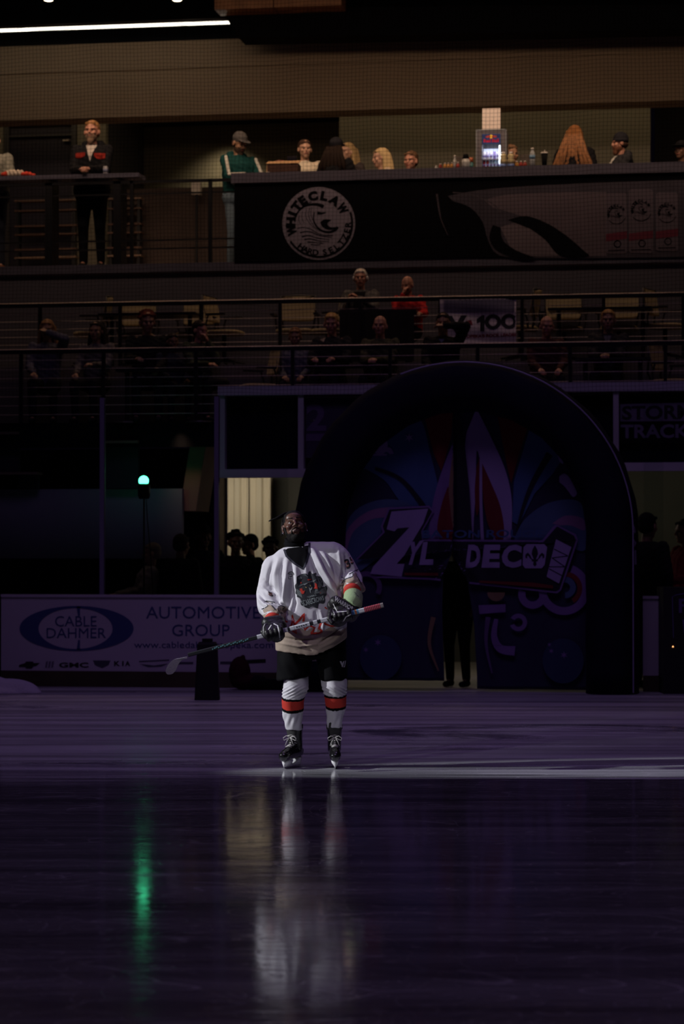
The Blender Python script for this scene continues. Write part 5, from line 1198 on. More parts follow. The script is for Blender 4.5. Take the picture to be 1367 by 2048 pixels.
# ================================================================== PEOPLE
def ik(S, T, a, b, hint):
    S, T = Vector(S), Vector(T); d = T - S; L = min(d.length, (a + b) * 0.985); d = d.normalized(); T = S + d * L
    x = (a * a - b * b + L * L) / (2 * L); h = math.sqrt(max(0, a * a - x * x)); u = Vector(hint); u = (u - d * u.dot(d)).normalized()
    return S + d * x + u * h, T
SK = {'fair': mat('skin_fair', (0.46, 0.27, 0.19), 0.55), 'pink': mat('skin_pink', (0.42, 0.20, 0.14), 0.55), 'tan': mat('skin_tan', (0.33, 0.18, 0.11), 0.55), 'brown': mat('skin_brown', (0.16, 0.08, 0.05), 0.55)}
EYE_D = mat('eye_shadowed', (0.03, 0.02, 0.02), 0.3); LIPS = mat('lips_rose', (0.30, 0.09, 0.08), 0.5)
def bar_stool(x, y, zf, zs, who):
    r = empty('bar_stool', (x, y, zf), label='black bar stool under the ' + ' '.join(who.split()[:9]), cat='stool'); h = zs - zf
    m = MB(); m.lathe((0, 0, h), [(0, -0.04), (0.16, -0.04), (0.17, -0.02), (0.16, 0.0), (0, 0.005)]); build('seat', m, CHBLK, r, True)
    for k in range(4):
        a = PI / 4 + k * PI / 2; m = MB(); m.tube([(0.11 * math.cos(a), 0.11 * math.sin(a), h - 0.03), (0.19 * math.cos(a), 0.19 * math.sin(a), 0)], 0.014, 8); build('leg', m, CHBLK, r)
    m = MB(); m.tube([(0.165 * math.cos(a), 0.165 * math.sin(a), 0.22) for a in np.linspace(0, 2 * PI, 25)], 0.010, 6); build('foot_ring', m, CHBLK, r, True)
def person(label, px, py, Y, zf, pose='stand', head=0.0, look=(0, 0), skin='fair', hair=('short', (0.05, 0.03, 0.02)), top=(0.02, 0.02, 0.02), legs=(0.015, 0.015, 0.02), arms=('down', 'down'), lean=0.0, beard=None, girth=1.0, group=None, open_front=None, hood=False, stool=False, lname='jacket', shoes=(0.02, 0.02, 0.02), elbows=(-1, -1), stripe=None, extras=None, dx=0.0):
    HT = 1.75 if pose == 'stand' else 1.34
    ztop = P(px, py, Y).z; s = (ztop - zf) / (HT - (0.045 if lean > 0.25 else 0.0)); s = max(0.72, min(1.22, s))
    if stool: s = 1.0; zr = ztop - 1.34; bar_stool(X(px, Y) + dx, Y, zf, zr + 0.40, label)
    r = empty('person', (X(px, Y) + dx, Y, zf if not stool else zr), math.radians(head), label=label, cat='person', group=group)
    dz = 0 if pose == 'stand' else -0.41
    hipc = Vector((0, 0.0, 0.95 + dz)); RL = Matrix.Rotation(-lean, 3, 'X')   # lean: towards -y
    def T(x, y, z):   # torso space (z measured as for a standing person) -> local
        v = RL @ Vector((x, y, z - 0.95)); return (hipc + v) * s
    hc = T(0, -0.02, 1.615) / s; HRm = (Matrix.Rotation(math.radians(look[0]), 3, 'Z') @ Matrix.Rotation(math.radians(-look[1]), 3, 'X'))
    def Hd(x, y, z): return (hc + HRm @ Vector((x, y, z))) * s
    he = HRm.to_euler(); k_ = 1.04
    def he_(m, c, rr, n=14): m.ell(Hd(*[q * k_ for q in c]), tuple(q * s * k_ for q in rr), he, n)
    b = MB()
    he_(b, (0, 0.012, 0.045), (0.079, 0.098, 0.095)); he_(b, (0, -0.015, -0.035), (0.064, 0.072, 0.072)); he_(b, (0, -0.05, -0.082), (0.034, 0.034, 0.028))
    b.cap(Hd(0, -0.082, 0.028), Hd(0, -0.106, -0.018), 0.009 * s, 0.014 * s, 8)
    for q in (-1, 1):
        he_(b, (0.084 * q, 0.01, 0.0), (0.012, 0.022, 0.033), 10); b.cap(Hd(0.045 * q, -0.075, 0.036), Hd(0.012 * q, -0.086, 0.034), 0.012 * s, 0.012 * s, 8); he_(b, (0.042 * q, -0.06, -0.015), (0.025, 0.024, 0.024), 10)
    b.cap(Hd(-0.02, -0.082, -0.05), Hd(0.02, -0.082, -0.05), 0.011 * s, None, 8)
    b.cap(Hd(0, 0.02, -0.06), T(0, 0.01, 1.43), 0.052 * s, 0.062 * s)
    b.cap(T(-0.15, 0.01, 1.40), T(0.15, 0.01, 1.40), 0.055 * s); b.cap(T(0, 0, 1.30), T(0, 0, 1.02), 0.12 * s * girth, 0.125 * s * girth); b.cap(T(-0.07, 0, 0.95), T(0.07, 0, 0.95), 0.10 * s)
    PRE = {'down': (0.27, 0.0, 0.83), 'ledge': (0.085, -0.36, 1.135), 'clasp': (0.045, -0.36, 1.13), 'lap': (0.12, -0.36, 1.05), 'table': (0.12, -0.40, 1.16), 'tclasp': (0.035, -0.40, 1.17), 'chin': (0.03, -0.155, 1.47), 'face': (0.03, -0.16, 1.585), 'side': (0.36, -0.16, 1.12), 'up': (0.10, -0.14, 1.66), 'phone': (0.06, -0.30, 1.32), 'hang': (0.22, -0.30, 1.10)}
    tm = MB(); sleeves = []
    for q, a in ((-1, arms[0]), (1, arms[1])):
        p = PRE[a] if isinstance(a, str) else a
        S_ = T(0.185 * q, 0.01, 1.41) / s; tg = Vector((p[0] * (q if isinstance(a, str) else 1), p[1], p[2])) + Vector((0, 0, dz)) if not isinstance(a, str) or a not in ('chin', 'face', 'up') else T(p[0] * q, p[1], p[2]) / s
        E, Wp = ik(S_, tg, 0.29, 0.27, (0.55 * q, 0.35, elbows[0 if q < 0 else 1] * 1.0))
        b.cap(S_ * s, E * s, 0.047 * s, 0.040 * s); b.cap(E * s, Wp * s, 0.038 * s, 0.026 * s); sleeves.append((S_, E, Wp, q))
        d = (Wp - E).normalized(); sd = d.cross(Vector((0, 0, 1))); sd = sd.normalized() if sd.length > 0.1 else Vector((1, 0, 0)); dn = sd.cross(d).normalized()
        if dn.z > 0: dn = -dn
        pc = Wp + d * 0.05; b.cap(Wp * s, (Wp + d * 0.075) * s, 0.026 * s, 0.030 * s, 10)
        for k, L in enumerate((0.034, 0.040, 0.037, 0.028)):
            o = Wp + d * 0.08 + sd * (k - 1.5) * 0.0215; k1 = o + d * L * 0.9 + dn * 0.008; k2 = k1 + d * L * 0.35 + dn * L * 0.75
            b.cap(o * s, k1 * s, 0.0098 * s, 0.0092 * s, 8); b.cap(k1 * s, k2 * s, 0.0092 * s, 0.008 * s, 8)
        o = Wp + d * 0.025 - sd * 0.026 * q; k1 = o - sd * 0.024 * q + d * 0.032 + dn * 0.006; b.cap(o * s, k1 * s, 0.012 * s, 0.0095 * s, 8); b.cap(k1 * s, (k1 + d * 0.026 + sd * 0.004 * q) * s, 0.0095 * s, 0.008 * s, 8)
    lg = MB(); sh = MB()
    for q in (-1, 1):
        hp = hipc + Vector((0.09 * q, 0, -0.02))
        if pose == 'stand': kn = Vector((0.10 * q, -0.02, 0.50)); an = Vector((0.105 * q, 0.02, 0.09))
        else: kn = Vector((0.13 * q, -0.40, 0.52)); an = Vector((0.13 * q, -0.36, 0.09))
        b.cap(hp * s, kn * s, 0.070 * s, 0.050 * s); b.cap(kn * s, an * s, 0.046 * s, 0.032 * s); b.cap(an * s, (an + Vector((0, -0.08, -0.042))) * s, 0.032 * s, 0.022 * s)
        lg.cap(hp * s, kn * s, 0.098 * s * girth ** 0.5, 0.068 * s); lg.cap(kn * s, (an + Vector((0, 0, 0.01))) * s, 0.066 * s, 0.052 * s)
        sh.cap((an + Vector((0, 0.02, -0.045))) * s, (an + Vector((0, -0.13, -0.052))) * s, 0.042 * s, 0.036 * s); sh.cap((an + Vector((0, 0.0, 0.0))) * s, (an + Vector((0, 0, -0.04))) * s, 0.044 * s)
    lg.cap(T(-0.06, 0, 0.94), T(0.06, 0, 0.94), 0.135 * s * girth)
    build('body', b, SK[skin], r, voxel=0.0095, it=1)
    def col(n, c): return mat('%s_%s' % (n, '_'.join('%02d' % int(v * 99) for v in c)), c, 0.85, bump=0.3, bscale=60, spec=0.15)
    build('trousers', lg, col('cloth', legs), r, voxel=0.018, it=2)
    m = sh; build('shoes', m, col('leather', shoes), r, voxel=0.014, it=1)
    # upper garment
    t = MB(); g = girth
    t.loft([[T(0.20 * w_ * g * math.cos(a), y0 + d_ * g * math.sin(a), z) for a in np.linspace(0, 2 * PI, 24, endpoint=False)] for z, w_, d_, y0 in ((0.90, 0.90, 0.145, 0.0), (1.05, 0.88, 0.145, 0.0), (1.20, 0.92, 0.145, 0.0), (1.34, 0.98, 0.14, 0.0), (1.41, 0.92, 0.11, 0.01), (1.47, 0.42, 0.075, 0.015))])
    for S_, E, Wp, q in sleeves:
        t.cap(S_ * s, E * s, 0.072 * s, 0.060 * s); t.cap(E * s, (Wp - (Wp - E).normalized() * 0.01) * s, 0.058 * s, 0.043 * s)
    if hood: t.cap(T(-0.09, 0.07, 1.48), T(0.09, 0.07, 1.48), 0.055 * s); t.cap(T(-0.10, 0.05, 1.46), T(-0.05, -0.07, 1.42), 0.032 * s, 0.02 * s); t.cap(T(0.10, 0.05, 1.46), T(0.05, -0.07, 1.42), 0.032 * s, 0.02 * s)
    gm = build(lname, t, col('cloth', top), r, voxel=0.014, it=2, warp=lambda v, n: v + n * (0.006 * np.sin(v[:, 0:1] * 60 + v[:, 2:3] * 35) * np.sin(v[:, 2:3] * 50 - v[:, 0:1] * 20 + v[:, 1:2] * 30)))
    if open_front:
        bv = BVHTree.FromPolygons([v.co for v in gm.data.vertices], [tuple(p.vertices) for p in gm.data.polygons])
        for c, poly in open_front:
            wrap_print('garment_panel', tess([[poly]]), col('cloth', c), lambda x, z: (Matrix.Translation((0, 0, 0)) @ (T(x, 0, z) + Vector((0, -0.6, 0)))), (0, 1, 0), bv, 0.004, gm, 0.03)
    if stripe:
        for S_, E, Wp, q in sleeves:
            m = MB(); o_ = Vector((0.02 * q, -0.055, 0.02)); m.cap((S_ + o_ * 1.2) * s, (E + o_) * s, 0.022 * s, 0.022 * s, 8); m.cap((E + o_) * s, (Wp + o_ * 0.7) * s, 0.022 * s, 0.018 * s, 8); build('sleeve_stripe', m, col('cloth', stripe), gm, True)
    # face
    for q in (-1, 1):
        m = MB(); m.ell(Hd(0.029 * q, -0.078, 0.012), 0.0095 * s, None, 8); build('eye', m, EYE_D, r, True)
    m = MB(); m.cap(Hd(-0.017, -0.088, -0.051), Hd(0.017, -0.088, -0.051), 0.0072 * s, None, 8); build('lips', m, LIPS, r, True)
    # hair and headwear
    hs, hcx = hair[0], hair[1]; HM = col('hair', hcx); m = MB()
    if hs in ('short', 'long', 'bun', 'longback', 'ponytail', 'curly'):
        he_(m, (0, 0.028, 0.062), (0.088, 0.100, 0.088))
        he_(m, (0, 0.045, 0.01), (0.086, 0.085, 0.075)); m.cap(Hd(-0.05, -0.062, 0.095), Hd(0.045, -0.064, 0.097), 0.020 * s, 0.016 * s)
    if hs == 'curly':
        random.seed(int(px))
        for k in range(40):
            a, u_ = random.uniform(0, 2 * PI), random.uniform(-0.1, 1); rr = math.sqrt(1 - min(1, u_ * u_)); 
            if rr * math.sin(a) < -0.6: continue
            he_(m, (0.095 * rr * math.cos(a), 0.03 + 0.10 * rr * math.sin(a), 0.06 + 0.09 * u_), (0.022, 0.022, 0.022), 8)
    if hs in ('long', 'longback'):
        L = 0.30 if hs == 'long' else 0.42
        for q in (-1, 1):
            for k in range(4):
                y_ = 0.015 + 0.027 * k; m.tube([Hd(0.074 * q, y_, 0.07), Hd(0.092 * q, y_ + 0.01, -0.03), Hd(0.102 * q, y_ + 0.005, -0.15), Hd(0.11 * q + 0.01 * (k % 2), y_ - 0.01, -L)], [0.024 * s, 0.026 * s, 0.028 * s, 0.014 * s], 8)
        for k in range(7):
            x_ = -0.09 + 0.03 * k; m.tube([Hd(x_ * 0.8, 0.10, 0.06), Hd(x_, 0.115, -0.06), Hd(x_ * 1.25, 0.12, -0.20), Hd(x_ * (1.5 if hs == 'longback' else 1.1), 0.11, -L - 0.03 * (k % 3))], [0.03 * s, 0.034 * s, 0.036 * s, 0.016 * s], 8)
    if hs == 'bun': he_(m, (0, 0.10, 0.10), (0.045, 0.045, 0.045))
    if hs == 'ponytail': m.tube([Hd(0, 0.11, 0.07), Hd(0.02, 0.17, 0.03), Hd(0.03, 0.17, -0.10), Hd(0.02, 0.14, -0.2)], [0.022 * s, 0.03 * s, 0.032 * s, 0.01 * s], 8)
    if hs == 'fringe': he_(m, (0, 0.045, 0.03), (0.086, 0.085, 0.085))
    if hs in ('cap', 'capback', 'beanie'):
        hm = MB(); he_(hm, (0, 0.020, 0.070), (0.091, 0.106, 0.088 if hs != 'beanie' else 0.098)); 
        hb = build('cap' if hs != 'beanie' else 'beanie', hm, col('cloth', hair[2]), r, voxel=0.010, it=1, warp=None)
        if hs == 'cap':
            v = MB(); v.loft([[Hd((0.078 + e) * math.cos(a) * k_, (-0.055 + (0.115 + e) * math.sin(a) * -1) * k_, zz) for a in np.linspace(0.0, PI, 16)] for zz, e in ((0.062, 0.0), (0.068, 0.004), (0.074, 0.0))]); build('cap_brim', v, col('cloth', hair[2]), hb, True)
        if hs == 'beanie':
            v = MB(); v.loft([[Hd(0.094 * math.cos(a) * k_, (0.015 + 0.104 * math.sin(a)) * k_, zz) for a in np.linspace(0, 2 * PI, 24, endpoint=False)] for zz in (0.028, 0.05, 0.075)]); build('beanie_cuff', v, col('cloth', tuple(c * 1.4 for c in hair[2])), hb, True)
        he_(m, (0, 0.04, 0.0), (0.084, 0.080, 0.060))
    if m.v: build('hair', m, HM, r, voxel=0.012, it=1)
    if beard:
        m = MB(); he_(m, (0, -0.018, -0.052), (0.068, 0.074, 0.066)); he_(m, (0, -0.055, -0.105), (0.040, 0.036, 0.045)); m.cap(Hd(-0.026, -0.088, -0.036), Hd(0.026, -0.088, -0.036), 0.0095 * s, None, 8); build('beard', m, col('hair', beard), r, voxel=0.009, it=1)
    if extras: extras(r, Hd, T, s)
    return r
BLK = (0.006, 0.006, 0.008); V3 = lambda a, b, c: (a, b, c)
# --- mezzanine
def hoodie_print(r, Hd, T, s):
    pass
person('bearded man in black hoodie with red chest print leaning on the mezzanine ledge', 183, 243, 31.28, ZM, head=3, look=(-4, 4), skin='pink', hair=('short', (0.26, 0.13, 0.05)), top=BLK, legs=BLK, arms=('clasp', 'clasp'), beard=(0.20, 0.13, 0.09), girth=1.22, hood=True, lname='hoodie',
       open_front=[((0.42, 0.38, 0.36), [(-0.055, 1.46), (0.075, 1.46), (0.045, 1.37), (0.012, 1.25), (-0.02, 1.36)]), ((0.22, 0.018, 0.012), [(-0.175, 1.36), (-0.05, 1.36), (-0.05, 1.32), (-0.10, 1.295), (-0.17, 1.30)]), ((0.22, 0.018, 0.012), [(0.055, 1.35), (0.185, 1.355), (0.18, 1.29), (0.10, 1.28), (0.06, 1.31)])])
person('person in grey knit sweater cut off by the picture edge, on the mezzanine', -16, 262, 31.25, ZM, head=8, skin='fair', hair=('short', (0.06, 0.04, 0.03)), top=(0.20, 0.20, 0.17), legs=(0.03, 0.035, 0.05), arms=('ledge', (0.12, -0.33, 1.16)), lname='sweater', girth=1.15, shoes=(0.25, 0.10, 0.05))
person('man in grey cap and teal jacket with white stripes looking down', 477, 268, 31.78, ZM, head=38, look=(10, -24), skin='tan', hair=('cap', (0.03, 0.02, 0.02), (0.09, 0.085, 0.085)), top=(0.006, 0.045, 0.044), legs=(0.10, 0.14, 0.18), arms=('table', 'table'), beard=(0.06, 0.04, 0.03), hood=True, stripe=(0.45, 0.45, 0.42), girth=1.2)
BH = 6.43 - 0.02
person('woman with dark hair drawn back in a cream shirt behind the bar', 609, 281, 31.75, ZM, head=12, look=(10, 0), skin='fair', hair=('bun', (0.05, 0.028, 0.02)), top=(0.52, 0.46, 0.36), arms=('down', 'down'), lname='shirt')
person('person in black cap with long dark hair, back turned, at the bar', 672, 278, 31.6, ZM, head=165, skin='fair', hair=('cap', (0.02, 0.012, 0.010), (0.018, 0.018, 0.018)), top=BLK, arms=('hang', 'hang'), girth=1.2,
       extras=lambda r, Hd, T, s: build('long_hair', (lambda m: [m.tube([Hd(0.028 * k, 0.085, 0.02), Hd(0.04 * k, 0.13, -0.1), Hd(0.055 * k, 0.15, -0.24), Hd(0.06 * k, 0.14, -0.36)], [0.03, 0.035, 0.035, 0.012], 8) for k in range(-3, 4)] and m)(MB()), mat('dark_long_hair', (0.016, 0.010, 0.008), 0.8, spec=0.1), r, True))
person('blonde woman half hidden behind the black cap', 695, 287, 32.3, ZM, head=-25, look=(-8, 0), skin='fair', hair=('long', (0.36, 0.25, 0.12)), top=(0.05, 0.04, 0.04), arms=('down', 'down'))
person('blonde woman with long straight hair looking sideways at the bar', 763, 298, 31.7, ZM, 'sit', stool=True, head=-58, look=(-8, -4), skin='fair', hair=('long', (0.42, 0.31, 0.16)), top=(0.40, 0.32, 0.24), arms=('lap', 'lap'), lname='top')
person('woman with brown hair tied up smiling low behind the bar', 822, 304, 31.7, ZM, 'sit', stool=True, head=-12, look=(-6, 0), skin='pink', hair=('bun', (0.10, 0.055, 0.03)), top=(0.03, 0.025, 0.02), arms=('lap', 'lap'), lname='top')
person('person with brown hair seen beside the drinks cooler', 1022, 291, 32.0, ZM, 'sit', stool=True, head=30, skin='tan', hair=('short', (0.16, 0.09, 0.05)), top=(0.14, 0.07, 0.03), arms=('down', 'down'), lname='top')
person('person with very long wavy auburn hair, back turned, at the bar', 1150, 253, 31.75, ZM, head=172, skin='fair', hair=('longback', (0.20, 0.085, 0.030)), top=BLK, arms=('down', 'down'), girth=1.25, lname='shirt',
       extras=lambda r, Hd, T, s: build('long_hair', (lambda m: [m.tube([Hd(0.018 * k, 0.10, 0.05), Hd(0.032 * k + 0.008 * math.sin(3 * k), 0.145, -0.10), Hd(0.044 * k - 0.010 * math.sin(2 * k), 0.17, -0.22), Hd(0.058 * k + 0.012 * math.sin(k), 0.165, -0.36), Hd(0.064 * k + 0.015 * math.cos(5 * k), 0.15, -0.52)], [0.026, 0.031, 0.030, 0.032, 0.010], 8) for k in range(-4, 5)] and m)(MB()), mat('auburn_hair', (0.20, 0.085, 0.030), 0.75, var=0.4, scale=30), r, True))
person('man in black beanie and black jacket in profile at the bar', 1242, 269, 31.7, ZM, head=-62, look=(-8, 0), skin='pink', hair=('beanie', (0.05, 0.03, 0.02), (0.012, 0.012, 0.014)), top=(0.022, 0.022, 0.026), arms=('down', 'lap'), girth=1.15, hood=True, beard=(0.14, 0.06, 0.035), open_front=[((0.45, 0.45, 0.42), [(-0.05, 1.45), (0.05, 1.45), (0.035, 1.30), (-0.035, 1.30)])])
person('person in dark clothes at the picture edge of the bar, beyond the beanie', 1364, 284, 31.8, ZM, head=-30, skin='brown', hair=('cap', (0.01, 0.01, 0.01), BLK), top=BLK, arms=('down', 'down'))
# --- upper terrace
def headset(r, Hd, T, s):
    m = MB(); m.tube([Hd(0.09 * math.sin(a), 0.01, 0.03 + 0.105 * math.cos(a)) for a in np.linspace(-1.5, 1.5, 12)], 0.009, 6)
    for q in (-1, 1): m.ell(Hd(0.092 * q, 0.005, 0.01), (0.016, 0.032, 0.036), None, 12)
    build('headset', m, mat('headset_white', (0.45, 0.43, 0.42), 0.4), r, True)
person('white-haired man with headset sitting with raised hands on the upper terrace', 721, 539, 30.42, Z2, 'sit', head=-4, look=(8, 2), skin='pink', hair=('short', (0.50, 0.46, 0.42)), top=(0.09, 0.085, 0.09), arms=((-0.10, -0.30, 1.28), (0.03, -0.30, 1.33)), elbows=(-1, -0.3), girth=1.1, extras=headset, open_front=[(BLK, [(-0.08, 1.44), (0.09, 1.44), (0.07, 1.1), (-0.06, 1.1)])])
person('bald man in bright red sweater with a hand at his chin on the upper terrace', 815, 554, 30.38, Z2, 'sit', head=-8, look=(-14, -8), skin='pink', hair=('bald', (0.1, 0.08, 0.06)), top=(0.40, 0.018, 0.02), arms=('chin', (0.30, -0.40, 1.16)), elbows=(-0.6, -1), girth=1.25, lname='sweater', beard=(0.16, 0.09, 0.06), open_front=[((0.55, 0.30, 0.22), [(0.0, 1.24), (0.07, 1.24), (0.065, 1.16), (0.0, 1.16)])])
# --- lower terrace
gl = 'people seated on the lower terrace'
person('person in grey-sleeved top with hands low, brown hair, by the turned armchair', 590, 657, 29.36, Z1, 'sit', head=6, look=(0, -10), skin='tan', hair=('short', (0.16, 0.08, 0.04)), top=(0.10, 0.10, 0.14), arms=('lap', 'lap'), group=gl)
person('young man with thick sandy hair and black top, hands on the table', 663, 628, 29.36, Z1, 'sit', head=-4, look=(6, -8), skin='pink', hair=('short', (0.34, 0.21, 0.08)), top=(0.016, 0.016, 0.02), arms=('table', 'table'), group=gl, open_front=[((0.30, 0.25, 0.22), [(-0.14, 1.44), (-0.06, 1.46), (-0.08, 1.40)])])
person('bald man in dark olive top with folded hands, between the sandy-haired man and the banner', 760, 633, 29.36, Z1, 'sit', head=-4, look=(0, 4), skin='pink', hair=('bald', (0.1, 0.08, 0.06)), top=(0.045, 0.045, 0.03), arms=('tclasp', 'tclasp'), girth=1.2, group=gl)
person('person in black covering one eye with a hand before the white banner', 886, 627, 29.35, Z1, 'sit', head=2, skin='tan', hair=('short', (0.02, 0.015, 0.012)), top=BLK, arms=('lap', 'face'), elbows=(-1, -0.4), girth=1.1, group=gl, open_front=[((0.10, 0.12, 0.22), [(-0.05, 1.43), (0.03, 1.43), (-0.01, 1.38)])])
person('bald person in dark maroon top, just east of the banner', 1093, 634, 29.36, Z1, 'sit', head=10, look=(6, -6), skin='pink', hair=('bald', (0.1, 0.08, 0.06)), top=(0.05, 0.018, 0.02), arms=('lap', 'lap'), girth=1.2, group=gl)
person('fair-haired person in dark top with hands joined on the east table', 1216, 621, 29.36, Z1, 'sit', head=-2, look=(4, 0), skin='tan', hair=('short', (0.28, 0.16, 0.06)), top=(0.022, 0.024, 0.03), arms=('tclasp', 'tclasp'), group=gl, open_front=[((0.10, 0.10, 0.13), [(-0.05, 1.44), (0.05, 1.44), (0.02, 1.36), (-0.02, 1.36)])])
person('person with long fair hair raising a pale sleeve to the face at the west end', 94, 641, 29.36, Z1, 'sit', head=8, look=(0, -4), skin='tan', hair=('long', (0.24, 0.13, 0.06)), top=(0.10, 0.10, 0.14), arms=('lap', 'face'), elbows=(-1, -0.5), group=gl)
person('person with long dark hair and pale shoulders, second from the west end', 193, 644, 29.36, Z1, 'sit', head=-10, look=(4, 0), skin='tan', hair=('long', (0.02, 0.013, 0.012)), top=(0.11, 0.10, 0.11), arms=('lap', 'table'), group=gl)
person('red-haired person in dark shirt with bare neck before the long black table', 294, 624, 29.36, Z1, 'sit', head=14, look=(10, -6), skin='tan', hair=('curly', (0.10, 0.022, 0.014)), top=BLK, arms=('table', 'lap'), group=gl)
person('small dark-haired person just beside the red-haired person, head lowest in the row', 344, 668, 29.36, Z1, 'sit', head=30, skin='brown', hair=('short', (0.012, 0.01, 0.01)), top=(0.02, 0.024, 0.045), arms=('lap', 'lap'), group=gl)
person('dark-haired person in olive jacket turned sideways with hand at the cheek', 398, 643, 29.36, Z1, 'sit', head=46, look=(10, -6), skin='pink', hair=('short', (0.018, 0.014, 0.014)), top=(0.035, 0.045, 0.028), arms=('table', 'chin'), elbows=(-1, -0.5), group=gl)
# --- lobby, behind the glass
gb_ = 'people standing behind the rink glass'
person('person in black whose head stands against the bright curtains, nearest the window post', 471, 1064, 29.6, 0.004, head=20, skin='brown', hair=('curly', (0.01, 0.008, 0.008)), top=BLK, arms=('down', 'down'), group=gb_, girth=1.2)
person('second person in black before the bright curtains, lit face edge', 500, 1070, 30.6, 0.004, head=-50, skin='pink', hair=('short', (0.01, 0.008, 0.008)), top=BLK, arms=('down', 'down'), group=gb_)
person('person in black before the bright curtains, partly behind the skater', 540, 1077, 29.5, 0.004, head=10, skin='brown', hair=('curly', (0.01, 0.008, 0.008)), top=BLK, arms=('down', 'down'), group=gb_, girth=1.25)
person('dark figure with brown hair behind the glass, left of the window post', 362, 1070, 28.7, 0.004, head=160, skin='tan', hair=('short', (0.04, 0.025, 0.02)), top=BLK, arms=('down', 'down'), group=gb_, girth=1.3)
person('dark figure in a tall cap behind the glass, below the slanted stair panel', 406, 1052, 29.75, 0.004, head=30, skin='brown', hair=('cap', (0.01, 0.01, 0.01), BLK), top=BLK, arms=('down', 'down'), group=gb_, girth=1.2)
person('figure in pale grey top bent behind the glass under the green light', 284, 1086, 28.7, 0.004, head=-70, skin='fair', hair=('short', (0.25, 0.2, 0.17)), top=(0.30, 0.27, 0.30), arms=('hang', 'hang'), group=gb_, lean=0.2, lname='top')
person('black silhouette of a person standing in the parted curtain of the arch', 914, 1074, 28.45, 0.004, head=-20, skin='brown', hair=('short', (0.008, 0.008, 0.008)), top=BLK, legs=(0.008, 0.008, 0.01), arms=((-0.24, -0.05, 0.95), (0.24, -0.05, 0.95)), girth=1.5)
person('tall dark figure standing between the arch and the black case', 1293, 1028, 28.6, 0.004, head=150, skin='tan', hair=('short', (0.01, 0.008, 0.008)), top=(0.014, 0.012, 0.02), arms=('down', 'side'), group=gb_, girth=1.25, open_front=None)
person('figure in dark red at the picture edge above the black case', 1370, 1040, 29.5, 0.004, head=-60, skin='tan', hair=('short', (0.01, 0.008, 0.008)), top=(0.16, 0.012, 0.02), arms=('hang', 'hang'), group=gb_)
# ================================================================== THE BAR
bar = empty('bar_counter', (X(910, YM), YM, ZM), label='long bar counter with a pale top and black banner front on the mezzanine', cat='bar counter')
zc = Z(348.5, YM, 470); zc2 = Z(368.5, YM, 470)
m = MB(); m.bx(X(464, YM), X(1500, YM), YM - 0.10, YM + 0.50, zc2, zc); in_world(build('countertop', m, mat('counter_grey', (0.092, 0.082, 0.112), 0.5, var=0.08), bar))
m = MB(); m.bx(X(470, YM), X(1500, YM), YM - 0.05, YM + 0.42, ZM, zc2); in_world(build('counter_body', m, BLACK, bar))
ban = empty('bar_banner', (X(910, YM), YM - 0.055, ZM), label='long black banner with a round wave emblem and three cans on the bar front', cat='banner')
m = MB(); m.bx(X(470, YM), X(1500, YM), YM - 0.062, YM - 0.054, ZM + 0.01, zc2 - 0.005); in_world(build('banner_cloth', m, mat('banner_black', (0.003, 0.003, 0.004), 0.85, spec=0.08), ban))
YBN = YM - 0.062
def bn(name, vt, mt_, off, lab=None): return fp(name, vt, mt_, YBN, off, ban, lab)
DG = mat('banner_disc', (0.22, 0.19, 0.24), 0.6); DK = mat('banner_ink', (0.004, 0.004, 0.005), 0.85, spec=0.08)
